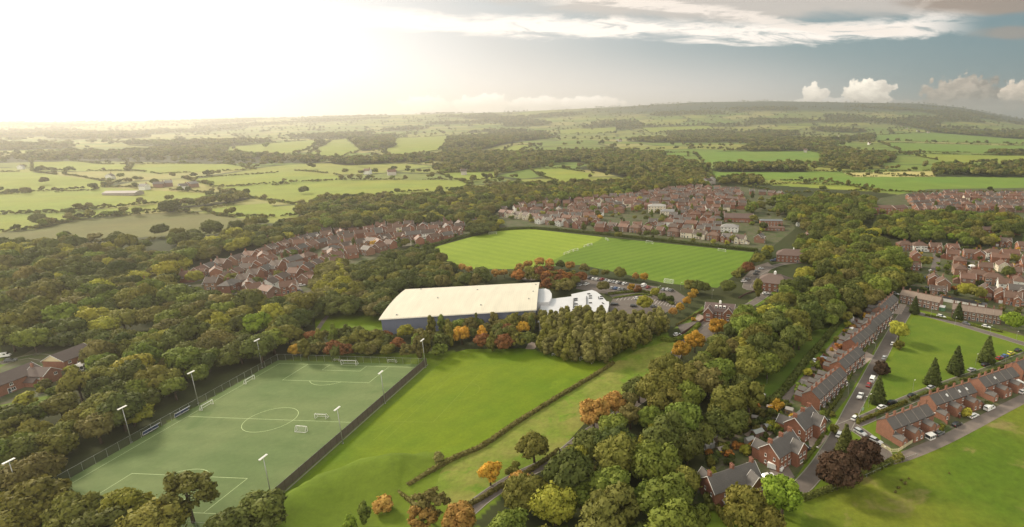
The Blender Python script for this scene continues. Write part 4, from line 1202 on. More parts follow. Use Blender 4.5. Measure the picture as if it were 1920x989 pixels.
# ------------------------------------------------------------------ trees: the largest 300 one by one, the rest as one wood
def emit_trees():
    xs = np.array([t['x'] for t in TREES]); ys = np.array([t['y'] for t in TREES]); hs = np.array([t['H'] for t in TREES])
    zs = np.where(ys > 560, terrain(xs, ys), 0.0)
    px, py, dep = to_pix(xs, ys, zs + hs * 0.55)
    pt = to_pix(xs, ys, zs + hs)[1]
    cand = []; rest = []
    hand = [i for i, t in enumerate(TREES) if t.get('hand')]
    drop = set()
    for i, t in enumerate(TREES):
        if t.get('hand'): continue
        ri = t['R'] * FPX / dep[i]
        for h in hand:
            rh = TREES[h]['R'] * FPX / dep[h]
            if abs(px[i] - px[h]) < (ri + rh) * 0.62 and -1.0 * (ri + rh) * 0.45 < py[i] - py[h] < (ri + rh) * (0.72 if TREES[h]['kind'] != 'shrub' else 0.6) * (0 if TREES[h]['H'] < 3 else 1): drop.add(i); break
    keepi = [i for i in range(len(TREES)) if i not in drop]
    TREES[:] = [TREES[i] for i in keepi]; px = px[keepi]; py = py[keepi]; dep = dep[keepi]; zs = zs[keepi]; pt = pt[keepi]
    for i, t in enumerate(TREES):
        t['z'] = float(zs[i]); t['px'] = px[i]; t['py'] = py[i]
        t['size'] = math.sqrt(t['R'] * t['H'] * 0.5) * FPX / dep[i]
        vis = -20 < px[i] < 1940 and pt[i] < 985
        fam = 'shrub' if t['kind'] == 'shrub' else ('conifer' if t['kind'] == 'conifer' else 'tree')
        t['fam'] = fam
        (cand if vis else rest).append(t)
    trees = sorted([t for t in cand if t['fam'] == 'tree'], key=lambda t: -t['size'] - (1000 if t['tone'] in ('orange', 'golden', 'purple-brown') else 0))
    ind = trees[:300]; rest += trees[300:]
    bushes = sorted([t for t in cand if t['fam'] == 'shrub'], key=lambda t: -t['size'])
    ind += bushes[:280] + [t for t in cand if t['fam'] == 'conifer']; rest += bushes[280:]
    for t in ind:
        trunk, crown = KITS[t['kind']][t['n'] % len(KITS[t['kind']])]
        nm = {'tree': 'slim_tree' if t['kind'] == 'tall' else 'broadleaf_tree', 'conifer': 'conifer_tree', 'shrub': 'bush'}[t['fam']]
        r = bpy.data.objects.new(nm, None); COL.objects.link(r)
        r.location = (t['x'], t['y'], t['z'] - 0.05); r.rotation_euler = (0, 0, t['rz']); r.scale = (t['s'], t['s'], t['sz'])
        r.empty_display_size = 1
        link('trunk', trunk, r)
        c = TONES[t['tone']]
        j = rnd.uniform(0.85, 1.15)
        link('crown', crown, r, color=(c[0] * j * rnd.uniform(.93, 1.07), c[1] * j, c[2] * j))
        shape = {'round': 'rounded', 'broad': 'broad-crowned', 'tall': 'slim upright', 'conifer': 'conical', 'airy': 'thin-leaved', 'shrub': 'low'}[t['kind']]
        word = {'tree': 'tree', 'conifer': 'conifer', 'shrub': 'bush'}[t['fam']]
        tag(r, None, {'tree': 'tree', 'conifer': 'conifer', 'shrub': 'bush'}[t['fam']], ('trees at ' if t['fam'] != 'shrub' else 'bushes at ') + t['area'])
        queue_label(r, '%s %s %s' % (TONE_WORDS.get(t['tone'], t['tone']), shape, word), t['px'], t['py'])
    return rest


def far_points():
    """where the distant trees stand (world points), by rule and by picture outline"""
    rng = np.random.default_rng(5)
    out = []
    # candidates on a log-polar spread so that density on the ground is even per ring
    for (y0, y1, step) in ((560, 1100, 9.0), (1100, 2200, 12.0), (2200, 4200, 19.0), (4200, 8200, 34.0)):
        hw_l, hw_r = 1.30, 0.75
        nx = int((hw_l + hw_r) * y1 / step); ny = int((y1 - y0) / step)
        gx, gy = np.meshgrid(np.arange(nx) * step - hw_l * y1, np.arange(ny) * step + y0)
        gx = gx.ravel() + rng.uniform(-.45, .45, gx.size) * step; gy = gy.ravel() + rng.uniform(-.45, .45, gy.size) * step
        s_ = gx / gy
        k = (s_ > -hw_l) & (s_ < hw_r)
        gx, gy, s_ = gx[k], gy[k], s_[k]
        z = terrain(gx, gy)
        px, py, dep = to_pix(gx, gy, z)
        inw = np.zeros(gx.shape, bool); inf = np.zeros(gx.shape, bool)
        for p in FAR_WOODS: inw |= in_poly(px, py, p)
        for c, p in FAR_FIELDS: inf |= in_poly(px, py, p)
        for p in SCRUB: inf |= in_poly(px, py, p)
        idh, f1, f2 = vor(gx, gy, 300.0, 1.7)
        hedge = (f2 - f1) < (8.0 if y0 < 1000 else 10 if y0 < 2000 else 13 if y0 < 4000 else 26)
        wild = vnoise(gx, gy, 420, 11)
        thin = vnoise(gx, gy, 260, 21)
        pr = np.where(hedge, np.clip((thin - 0.2) * 1.1, 0.05, 0.85), 0.0015)
        pr = np.where(wild > 0.66, np.maximum(pr, 0.8), pr)
        pr = np.where(gy > 6700, np.where(s_ > -0.3, pr * 0.12, pr * 0.5), pr)
        pr = np.where(inf, 0.0003, pr)
        pr = np.where(inw, np.where(thin > 0.36, 0.9, 0.15), pr)
        # keep the thin band of 560-1100 only where picture says wood, or hedges
        pr = np.where((gy < 1100) & ~inw & ~inf, np.where(hedge, 0.35, 0.01), pr)
        keep = rng.random(gx.size) < pr
        n = keep.sum()
        R = np.minimum(step, 17) * rng.uniform(0.50, 0.80, n) * np.where(hedge[keep] & ~inw[keep], 0.75, 1.0)
        out.append(np.stack([gx[keep], gy[keep], z[keep], R], 1))
    # hedge lines between the drawn fields
    for cls, poly in FAR_FIELDS:
        pts = [tuple(G(*p))[:2] for p in poly]
        for i in range(len(pts)):
            a, b = np.array(pts[i]), np.array(pts[(i + 1) % len(pts)])
            L = np.hypot(*(b - a)); n = int(L / 2.6)
            if n < 2 or rng.random() < 0.12: continue
            u = (np.arange(n) + rng.uniform(0, 1, n)) / n
            k = (rng.random(n) < 0.93) & (np.sin(u * L / 37.0 + i) > -0.92)
            q = a[None] + (b - a)[None] * u[k][:, None] + rng.normal(size=(k.sum(), 2)) * 0.8
            big = rng.random(len(q)) < 0.045
            R = np.where(big, rng.uniform(4, 6.5, len(q)), rng.uniform(1.4, 2.5, len(q)))
            out.append(np.stack([q[:, 0], q[:, 1], terrain(q[:, 0], q[:, 1]), R], 1))
    return np.vstack(out)


def build_woodland(rest):
    # low-detail trees for far away
    rng = random.Random(3)
    col = bpy.data.collections.new('woodland_sources')
    low = []
    for i in range(5):
        low.append(tree_kit(200 + i, 5.5, 10.5, 'round', 9, 420, 0.95)[1])
    src = []
    tones = ['dark green', 'olive green', 'brownish green', 'mid green', 'deep green', 'olive green', 'grey-green']
    for i, me in enumerate(low): src.append(('far', i, me))
    for k in ('round', 'broad', 'tall', 'airy', 'shrub'):
        for i, (tr, cr) in enumerate(KITS[k][:3]): src.append((k, i, cr))
    index = {}
    for q, (k, i, me) in enumerate(src):
        o = bpy.data.objects.new('source_%03d' % q, me); col.objects.link(o)
        index[(k, i)] = q
    P = []; S = []; RZ = []; ID = []; TI = []
    for t in rest:
        if t['fam'] == 'conifer': continue
        P.append((t['x'], t['y'], t['z'])); S.append((t['s'], t['s'], t['sz'])); RZ.append(t['rz'])
        ID.append(index[(t['kind'], t['n'] % 3)]); TI.append(TONES[t['tone']])
    fp = far_points()
    print('individual rest', len(P), 'far', len(fp))
    for x, y, z, R in fp:
        P.append((x, y, z - 0.3)); s = R / 5.5
        S.append((s, s, s * rng.uniform(0.8, 1.15))); RZ.append(rng.uniform(0, 6.28))
        ID.append(index[('far', rng.randrange(5))]); TI.append(TONES[rng.choice(tones)])
    me = bpy.data.meshes.new('woodland'); me.from_pydata(P, [], [])
    for nm, typ, dat, key in (('sc', 'FLOAT_VECTOR', np.array(S, np.float32), 'vector'), ('rz', 'FLOAT', np.array(RZ, np.float32), 'value'), ('pick', 'INT', np.array(ID, np.int32), 'value'), ('tc', 'FLOAT_COLOR', np.array([(*c, 1.0) for c in TI], np.float32), 'color')):
        a = me.attributes.new(nm, typ, 'POINT'); a.data.foreach_set(key, dat.ravel())
    me.materials.append(M['leaf'])
    o = link('woodland', me); tag(o, None, None, None, 'stuff')
    ng = bpy.data.node_groups.new('woodland_scatter', 'GeometryNodeTree')
    ng.interface.new_socket('Geometry', in_out='INPUT', socket_type='NodeSocketGeometry')
    ng.interface.new_socket('Geometry', in_out='OUTPUT', socket_type='NodeSocketGeometry')
    N, L = ng.nodes, ng.links
    gi, go = N.new('NodeGroupInput'), N.new('NodeGroupOutput')
    ci = N.new('GeometryNodeCollectionInfo'); ci.inputs['Collection'].default_value = col
    ci.inputs['Separate Children'].default_value = True; ci.inputs['Reset Children'].default_value = True
    iop = N.new('GeometryNodeInstanceOnPoints')
    def attr(nm, typ):
        a = N.new('GeometryNodeInputNamedAttribute'); a.data_type = typ; a.inputs['Name'].default_value = nm; return a.outputs[0]
    cx = N.new('ShaderNodeCombineXYZ'); L.new(attr('rz', 'FLOAT'), cx.inputs[2])
    iop.inputs['Pick Instance'].default_value = True
    L.new(gi.outputs[0], iop.inputs['Points']); L.new(ci.outputs[0], iop.inputs['Instance'])
    L.new(attr('pick', 'INT'), iop.inputs['Instance Index']); L.new(cx.outputs[0], iop.inputs['Rotation']); L.new(attr('sc', 'FLOAT_VECTOR'), iop.inputs['Scale'])
    st = N.new('GeometryNodeStoreNamedAttribute'); st.domain = 'INSTANCE'; st.data_type = 'FLOAT_COLOR'; st.inputs['Name'].default_value = 'tint'
    L.new(iop.outputs[0], st.inputs['Geometry']); L.new(attr('tc', 'FLOAT_COLOR'), st.inputs['Value'])
    L.new(st.outputs[0], go.inputs[0])
    md = o.modifiers.new('scatter', 'NODES'); md.node_group = ng


rest_trees = emit_trees()
build_woodland(rest_trees)

# ------------------------------------------------------------------ hedges
def hedge(pts, w, h, tone, label, cat='hedge', group=None, rough=0.35, dens=5.0, world=False, name='hedge'):
    P = smooth_line(pts if world else [flat_xy(*p) for p in pts], 2.0)
    rng = np.random.default_rng(int(abs(P[0].x * 13 + P[0].y * 7)) % 9999)
    L, R = ribbon_pts(P, w * 0.8)
    mb = MB(); n = len(P)
    hh = [h * (0.82 + 0.2 * float(rng.random())) for _ in range(n)]
    prof = []
    vs = []
    for i in range(n):
        l, r = L[i], R[i]; m_ = (l + r) / 2
        vs += [(l.x, l.y, 0), (l.x, l.y, hh[i] * 0.75), (m_.x, m_.y, hh[i] * 0.9), (r.x, r.y, hh[i] * 0.75), (r.x, r.y, 0)]
    fs = []
    for i in range(n - 1):
        for k in range(4): fs.append((5 * i + k, 5 * i + 5 + k, 5 * i + 6 + k, 5 * i + 1 + k))
    fs += [(0, 1, 2, 3, 4), tuple(5 * (n - 1) + k for k in (4, 3, 2, 1, 0))]
    mb.add(vs, fs)
    length = sum((P[i + 1] - P[i]).length for i in range(n - 1))
    cnt = int(length * (w + 2 * h) * dens)
    seg = rng.integers(0, n - 1, cnt); u = rng.random(cnt)
    s = 0.16 + 0.10 * min(h, 3)
    for q in range(cnt):
        a = P[seg[q]]; b = P[seg[q] + 1]; c = a.lerp(b, float(u[q])); d = (b - a).normalized(); nn = Vector((-d.y, d.x))
        an = rng.uniform(0, math.pi)
        off = math.cos(an) * w / 2; zz = h * (0.25 + 0.72 * math.sin(an)) * rng.uniform(0.55, 1.08)
        ctr = Vector((c.x + nn.x * off, c.y + nn.y * off, max(zz, 0.1)))
        ax = Vector(rng.normal(size=3)).normalized() * s * rng.uniform(.6, 1.4); ay = ax.cross(Vector(rng.normal(size=3))).normalized() * s * rng.uniform(.6, 1.2)
        mb.add([ctr - ax - ay, ctr + ax - ay, ctr + ax + ay, ctr - ax + ay], [(0, 1, 2, 3)])
    me = mb.mesh(name, M['leaf'])
    o = link(name, me, color=TONES[tone])
    tag(o, label, cat, group)
    return o


hedge([(1150,682),(1120,702),(1040,750),(965,797),(905,838),(842,866),(765,914)], 1.8, 1.5, 'brownish green', 'long dark hedge running between the grass pitch and the meadow strip')
hedge([(1048,846),(1000,880),(955,905),(900,938),(868,955)], 1.6, 1.3, 'brownish green', 'thin hedge between the meadow strip and the tree-lined lane')
hedge([(735,918),(762,935),(782,953)], 1.0, 1.0, 'brownish green', 'short hedge running down the grassy bank beside the orange bush')
hedge([(1590,583),(1545,640),(1510,680),(1468,735),(1432,762)], 3.0, 2.4, 'deep green', 'tall dark hedge between the paddock and the back lane')
hedge([(1575,742),(1620,660),(1662,600),(1690,562)], 1.2, 1.5, 'dark green', 'clipped hedge along the front gardens of the upper western terraces')
hedge([(1500,830),(1540,790),(1560,765),(1577,742)], 1.2, 1.5, 'dark green', 'clipped hedge along the front gardens below the long near terrace')
hedge([(1612,792),(1650,776),(1700,755)], 1.1, 1.4, 'olive green', 'hedge in front of the slate terrace facing the street corner')
hedge([(1705,752),(1740,738),(1790,719)], 1.1, 1.3, 'dark green', 'hedge in front of the middle southern terrace')
hedge([(1800,716),(1850,700),(1925,672)], 1.1, 1.3, 'dark green', 'hedge in front of the upper southern terrace')
hedge([(1503,938),(1560,918),(1620,892),(1672,868)], 2.0, 1.8, 'dark green', 'thick hedge along the top edge of the lower right field')
hedge([(1675,866),(1690,860)], 2.6, 2.2, 'olive green', 'hedge stub at the end of the worn lane')
hedge([(1310,905),(1335,935),(1350,965),(1370,989)], 1.6, 1.8, 'olive green', 'garden hedge below the corner villa at the bottom of the street')
hedge([(1505,870),(1530,838),(1548,808)], 1.2, 1.3, 'dark green', 'low hedge between the street and the villa drives')
hedge([(925,434),(1000,430),(1130,441),(1260,455),(1420,472)], 2.2, 2.6, 'deep green', 'dark hedge along the far side of the two sports fields')
hedge([(806,464),(860,448),(925,434)], 2.4, 2.6, 'deep green', 'dark hedge along the left side of the pale far field')
hedge([(1418,476),(1402,500),(1380,520)], 2.4, 2.4, 'dark green', 'hedge between the striped far field and the office car park')
hedge([(1845,585),(1885,594),(1925,603)], 1.8, 2.4, 'mid green', 'clipped tall hedge behind the north cottages')
hedge([(1140,553),(1200,548),(1235,556),(1262,572)], 2.2, 1.6, 'dark green', 'planting strip between the two halves of the car park')
hedge([(1150,560),(1200,553),(1222,556)], 1.2, 1.0, 'mid green', 'low trimmed hedge along the lower car park bays')
hedge([(1310,610),(1290,630),(1262,640),(1240,638)], 3.0, 1.8, 'mid green', 'broad clipped hedge beside the lodge drive')
hedge([(1268,612),(1295,596),(1322,582)], 0.8, 1.2, 'brownish green', 'dark hedge beside the lodge drive wall')
hedge([(1735,592),(1790,603),(1850,618),(1880,624)], 1.0, 1.2, 'dark green', 'front garden hedge of the north cottages')
hedge([(1605,780),(1609,796)], 1.2, 1.3, 'olive green', 'hedge end at the slate terrace gable')
GH = [((1563,752),(1548,742)), ((1556,762),(1540,752)), ((1548,773),(1532,763)), ((1571,741),(1556,731)), ((1578,731),(1566,722)), ((1600,700),(1590,694)), ((1609,690),(1599,684)), ((1640,642),(1630,637)), ((1655,617),(1645,612)),
      ((1541,700),(1510,678+20)), ((1530,690),(1549,701)), ((1516,716),(1536,722)), ((1560,676),(1545,664)), ((1597,640),(1580,628)), ((1612,622),(1598,610)), ((1622,602),(1606,592)), ((1640,585),(1622,575))]
for a, b in GH:
    o = hedge([a, b], 0.8, 1.2, 'dark green', None, group='hedges dividing the terrace gardens', name='garden_hedge')
    queue_label(o, 'short dark garden hedge', (a[0] + b[0]) / 2, (a[1] + b[1]) / 2)
# ------------------------------------------------------------------ buildings
def T_at(x=0, y=0, z=0, rz=0): return Matrix.Translation((x, y, z)) @ Matrix.Rotation(rz, 4, 'Z')


def addT(mb, verts, faces, T, mi=0):
    mb.add([tuple(T @ Vector(p)) for p in verts], faces, mi)


def gable_shell(wall, roof, barge, L, D, E, R, T=Matrix(), o=0.35, t=0.16, x0=None, x1=None, ends=(1, 1), lift=0.02):
    """walls with gable ends, two roof slopes and verge boards; ridge along x, centred"""
    a, b = (-L / 2, L / 2) if x0 is None else (x0, x1)
    h = D / 2
    vs = [(a, -h, 0), (a, h, 0), (a, h, E), (a, 0, E + R), (a, -h, E), (b, -h, 0), (b, h, 0), (b, h, E), (b, 0, E + R), (b, -h, E)]
    addT(wall, vs, [(0, 4, 3, 2, 1), (5, 6, 7, 8, 9), (0, 5, 9, 4), (1, 2, 7, 6), (2, 3, 8, 7), (4, 9, 8, 3)], T)
    sl = R / h
    ea = a - (o if ends[0] else -0.01); eb = b + (o if ends[1] else -0.01)
    for s_ in (-1, 1):
        p = [(s_ * (h + o), E - o * sl + lift), (0, E + R + lift), (0, E + R + t + lift), (s_ * (h + o), E - o * sl + t + lift)]
        vs = [(ea, q[0], q[1]) for q in p] + [(eb, q[0], q[1]) for q in p]
        fs = [(0, 1, 2, 3), (7, 6, 5, 4), (0, 4, 5, 1), (1, 5, 6, 2), (2, 6, 7, 3), (3, 7, 4, 0)]
        if s_ < 0: fs = [f[::-1] for f in fs]
        addT(roof, vs, fs, T)
        if barge is not None:
            for e, on in ((ea, ends[0]), (eb, ends[1])):
                if not on: continue
                w = 0.10; xx0, xx1 = (e - w, e - 0.002) if e < 0 or e == ea else (e + 0.002, e + w)
                p2 = [(s_ * (h + o), E - o * sl + lift - 0.05), (0, E + R + lift - 0.05), (0, E + R + t + lift + 0.05), (s_ * (h + o), E - o * sl + t + lift + 0.05)]
                vs = [(xx0, q[0], q[1]) for q in p2] + [(xx1, q[0], q[1]) for q in p2]
                addT(barge, vs, fs, T)


def hip_shell(wall, roof, L, D, E, R, T=Matrix(), o=0.4, t=0.14):
    addT(wall, [(-L / 2, -D / 2, 0), (L / 2, -D / 2, 0), (L / 2, D / 2, 0), (-L / 2, D / 2, 0), (-L / 2, -D / 2, E), (L / 2, -D / 2, E), (L / 2, D / 2, E), (-L / 2, D / 2, E)],
         [(0, 1, 5, 4), (1, 2, 6, 5), (2, 3, 7, 6), (3, 0, 4, 7), (4, 5, 6, 7)], T)
    l, d = L / 2 + o, D / 2 + o; rl = max(L / 2 - D / 2 * 0.9, 0.05); z = E + 0.02
    vs = [(-l, -d, z), (l, -d, z), (l, d, z), (-l, d, z), (-l, -d, z + t), (l, -d, z + t), (l, d, z + t), (-l, d, z + t), (-rl, 0, E + R), (rl, 0, E + R)]
    addT(roof, vs, [(3, 2, 1, 0), (0, 1, 5, 4), (1, 2, 6, 5), (2, 3, 7, 6), (3, 0, 4, 7), (4, 5, 9, 8), (5, 6, 9), (6, 7, 8, 9), (7, 4, 8)], T)


def chimney_mesh(w=0.9, d=0.6, h=1.9):
    mb = MB()
    mb.box(-w / 2, w / 2, -d / 2, d / 2, -0.9, h - 0.18); mb.box(-w / 2 - .07, w / 2 + .07, -d / 2 - .07, d / 2 + .07, h - 0.178, h)
    mb.v = mb.v
    for x in (-w / 4, w / 4): mb.tube((x, 0, h + 0.002), (x, 0, h + 0.4), 0.13, 0.10, 7)
    return mb.mesh('chimney', M['brick'])


def window_mesh(w, h, panes=2, proud=0.05):
    """faces -y; white frame with dark panes set between the bars"""
    mb = MB()
    b = 0.10
    mb.box(-w / 2, w / 2, -proud, 0.02, -h / 2, -h / 2 + b); mb.box(-w / 2, w / 2, -proud, 0.02, h / 2 - b, h / 2)
    for k in range(panes + 1):
        x = -w / 2 + (w - b) * k / panes
        mb.box(x, x + b, -proud, 0.02, -h / 2 + b + .001, h / 2 - b - .001)
    mb.box(-w / 2 - .1, w / 2 + .1, -proud - 0.08, 0.02, -h / 2 - 0.12, -h / 2 - 0.002)
    for k in range(panes):
        x = -w / 2 + (w - b) * k / panes + b
        mb.box(x + .001, x + (w - b) / panes - b - .001, -proud + 0.03, 0.0, -h / 2 + b + .001, h / 2 - b - .001, 1)
    return mb.mesh('window', [M['paint'], M['glass']])


def door_mesh():
    mb = MB(); mb.box(-0.5, 0.5, -0.06, 0.01, 0.02, 2.1); mb.box(-0.6, -0.502, -0.09, 0.02, 0, 2.2, 1); mb.box(0.502, 0.6, -0.09, 0.02, 0, 2.2, 1); mb.box(-0.6, 0.6, -0.09, 0.02, 2.202, 2.32, 1)
    mb.box(-0.3, 0.3, -0.075, -0.058, 1.2, 1.9, 2)
    return mb.mesh('door', [M['tinted'], M['paint'], M['glass']])


WIN = {'w': window_mesh(1.3, 1.25, 2), 'n': window_mesh(0.8, 1.15, 1), 'b': window_mesh(2.2, 1.3, 3), 's': window_mesh(0.6, 0.8, 1)}
DOOR = door_mesh(); CHIM = chimney_mesh(); CHIM_L = chimney_mesh(1.5, 0.75, 1.6)


def garage_door_mesh():
    mb = MB(); mb.box(-1.15, 1.15, -0.05, 0.0, 0.02, 2.1)
    for k in range(1, 5): mb.box(-1.13, 1.13, -0.062, -0.052, 0.42 * k - .02, 0.42 * k)
    return mb.mesh('garage_door', M['paint'])
GDOOR = garage_door_mesh()


def skylight_mesh():
    mb = MB(); mb.box(-0.45, 0.45, -0.6, 0.6, 0, 0.10); mb.box(-0.36, 0.36, -0.5, 0.5, 0.102, 0.115, 1)
    return mb.mesh('skylight', [M['paint'], M['lampglass']])
SKYL = skylight_mesh()


class Kit:
    """the parts of one kind of building, shared by every copy of it"""
    def __init__(self): self.parts = []; self.wall = MB(); self.roof = MB(); self.barge = MB()

    def part(self, name, mesh, loc=(0, 0, 0), rz=0, ck=None, parent=None, rx=0, scale=None):
        self.parts.append((name, mesh, loc, (rx, 0, rz), ck, parent, scale)); return self

    def win(self, key, x, y, z, face):
        rz = {'f': 0, 'r': math.pi / 2, 'b': math.pi, 'l': -math.pi / 2}[face]
        return self.part('window', WIN[key], (x, y, z), rz)

    def done(self):
        base = [('wall', self.wall.mesh('wall', M['brick']), (0, 0, 0), (0, 0, 0), 'wall', None, None), ('roof', self.roof.mesh('roof', M['roof']), (0, 0, 0), (0, 0, 0), 'roof', None, None)]
        if self.barge.v: base.append(('bargeboard', self.barge.mesh('bargeboard', M['paint']), (0, 0, 0), (0, 0, 0), None, None, None))
        self.parts = base + self.parts
        return self


def place(kit, name, x, y, rz, wall, roof, cat='house', group=None, look=None, label=None, z=0.0, door=(0.1, 0.12, 0.15), scale=1.0, maxparts=99):
    r = bpy.data.objects.new(name, None); COL.objects.link(r)
    r.location = (x, y, z); r.rotation_euler = (0, 0, rz); r.scale = (scale,) * 3
    made = {}
    nw = 0
    for i, (nm, me, loc, rot, ck, par, scl) in enumerate(kit.parts):
        if nm == 'window':
            nw += 1
            if nw > maxparts: continue
        c = {'wall': wall, 'roof': roof, 'door': door}.get(ck, (0.9, 0.9, 0.9))
        if nm == 'chimney': c = wall if sum(wall) < 0.9 else (0.24, 0.10, 0.07)
        if nm == 'door': c = door
        o = link(nm, me, made.get(par, r) if par else r, loc, rot, scl, c)
        made.setdefault(nm, o)
    tag(r, label, cat, group)
    if look:
        px, py, _ = to_pix(x, y, z + 3)
        queue_label(r, look, float(px), float(py))
    return r


def k_detached(var):
    k = Kit()
    L, D, E, R = 9.2, 7.6, 5.1, 2.9
    gable_shell(k.wall, k.roof, k.barge, L, D, E, R)
    wx = -2.4 if var % 2 else 2.4
    gable_shell(k.wall, k.roof, k.barge, 3.2, 4.0, 5.0, 1.7, T_at(wx, -D / 2 - 0.6, 0, math.pi / 2), ends=(1, 0) if False else (1, 1))
    k.part('chimney', CHIM, (L / 2 - 0.8 if var % 2 else -L / 2 + 0.8, 0.5, E + R - 0.4), 0, 'wall')
    fy = -D / 2 - 0.01; wy = -D / 2 - 2.21
    k.win('w', wx, wy, 3.9, 'f').win('b', wx, wy, 1.4, 'f').win('w', -wx, fy, 3.9, 'f').win('w', -wx * 1.2, fy, 1.4, 'f')
    k.win('w', -2.4, D / 2 + .01, 3.8, 'b').win('w', 2.4, D / 2 + .01, 3.8, 'b').win('b', 1.5, D / 2 + .01, 1.3, 'b').win('s', -L / 2 - .01, 1, 3.8, 'l').win('s', L / 2 + .01, 1, 3.8, 'r')
    k.part('door', DOOR, (-wx * 0.25, fy, 0))
    g = MB(); gr = MB()
    gx = (L / 2 + 1.5) if wx < 0 else (-L / 2 - 1.5)
    if var < 3:
        gable_shell(g, gr, None, 3.0, 5.2, 2.3, 1.5, T_at(gx, -0.6, 0, math.pi / 2))
        k.part('garage', g.mesh('garage', M['brick']), (0, 0, 0), 0, 'wall'); k.part('garage_roof', gr.mesh('garage_roof', M['roof']), (0, 0, 0), 0, 'roof', 'garage')
        k.part('garage_door', GDOOR, (gx, -2.12, 0), 0, None, 'garage')
    return k.done()


def k_semi(var):
    k = Kit(); L, D, E, R = 12.6, 8.0, 5.2, 2.9
    if var == 0: hip_shell(k.wall, k.roof, L, D, E, R)
    else: gable_shell(k.wall, k.roof, k.barge, L, D, E, R)
    for s_ in (-1, 1):
        if var == 0:
            b = MB(); b.box(-1.2, 1.2, -0.9, 0, 0, 5.0)
            hip_shell(k.wall, k.roof, 2.6, 2.2, 5.15, 1.1, T_at(s_ * 4.0, -D / 2 - 0.2, 0, 0), o=0.2)
            k.win('b', s_ * 4.0, -D / 2 - 1.31, 1.5, 'f').win('b', s_ * 4.0, -D / 2 - 1.31, 3.9, 'f')
        else: k.win('b', s_ * 4.0, -D / 2 - .01, 1.5, 'f').win('w', s_ * 4.0, -D / 2 - .01, 3.9, 'f')
        k.win('w', s_ * 1.7, -D / 2 - .01, 3.9, 'f')
        k.win('w', s_ * 3.6, D / 2 + .01, 3.8, 'b').win('b', s_ * 3.0, D / 2 + .01, 1.4, 'b')
        k.win('s', s_ * (L / 2 + .01), 0.6, 3.8, 'r' if s_ > 0 else 'l')
        k.part('door', DOOR, (s_ * 1.6, -D / 2 - .01, 0))
    k.part('chimney', CHIM_L, (0, 0.6, E + R - 0.5), 0, 'wall')
    return k.done()


def k_simple(L=8.4, D=7.4, E=5.0, R=2.8, n=2):
    k = Kit(); gable_shell(k.wall, k.roof, k.barge, L, D, E, R)
    for i in range(n):
        x = -L / 2 + L * (i + 0.5) / n
        k.win('w', x, -D / 2 - .01, 3.8, 'f').win('w', x + 0.3, -D / 2 - .01, 1.4, 'f').win('w', x, D / 2 + .01, 3.8, 'b')
    k.win('w', -L / 2 - .01, -1.4, 3.7, 'l').win('w', L / 2 + .01, 1.2, 3.7, 'r')
    k.part('door', DOOR, (0.0, -D / 2 - .01, 0))
    for i in range(max(1, n // 2)): k.part('chimney', CHIM, (L / 2 - 0.8 - i * L * 0.45, 0, E + R - 0.3), 0, 'wall')
    return k.done()


def k_block(L, D, E, R, nw, floors, hip=False):
    k = Kit()
    (hip_shell(k.wall, k.roof, L, D, E, R) if hip else gable_shell(k.wall, k.roof, k.barge, L, D, E, R))
    for f in range(floors):
        for i in range(nw):
            x = -L / 2 + L * (i + 0.5) / nw
            k.win('w', x, -D / 2 - .01, 1.5 + 2.7 * f, 'f'); k.win('w', x, D / 2 + .01, 1.5 + 2.7 * f, 'b')
        k.win('w', -L / 2 - .01, -1.5, 1.5 + 2.7 * f, 'l').win('w', L / 2 + .01, -1.5, 1.5 + 2.7 * f, 'r')
    k.part('door', DOOR, (L / nw, -D / 2 - .01, 0))
    return k.done()


KD = [k_detached(i) for i in range(5)]
KS = [k_semi(0), k_semi(1)]
KG = [k_simple(), k_simple(10.5, 7.6, 5.0, 2.6, 3), k_simple(7.2, 8.4, 5.2, 3.0, 2)]
KT = [k_simple(17, 7.8, 5.1, 2.6, 4), k_simple(22, 8, 5.1, 2.7, 5)]
KBUNG = k_simple(10, 7.5, 2.6, 2.6, 3)
BRICKS = [(0.235, 0.098, 0.058), (0.27, 0.115, 0.066), (0.205, 0.086, 0.054), (0.27, 0.145, 0.092), (0.215, 0.118, 0.082)]
RENDERS = [(0.66, 0.58, 0.44), (0.72, 0.70, 0.64)]
ROOFS = [(0.120, 0.068, 0.046), (0.145, 0.072, 0.046), (0.095, 0.066, 0.052), (0.105, 0.090, 0.080), (0.155, 0.080, 0.053)]
ROOFW = ['brown-tiled', 'reddish-tiled', 'dark-tiled', 'slate-grey-roofed', 'russet-tiled']
hr = random.Random(21)
OCC = []


def free(x, y, r):
    if any((x - a) ** 2 + (y - b) ** 2 < (0.5 * (r + c)) ** 2 for a, b, c in OCC): return False
    OCC.append((x, y, r)); return True


def face_angle(dx, dy): return math.atan2(dy, dx)


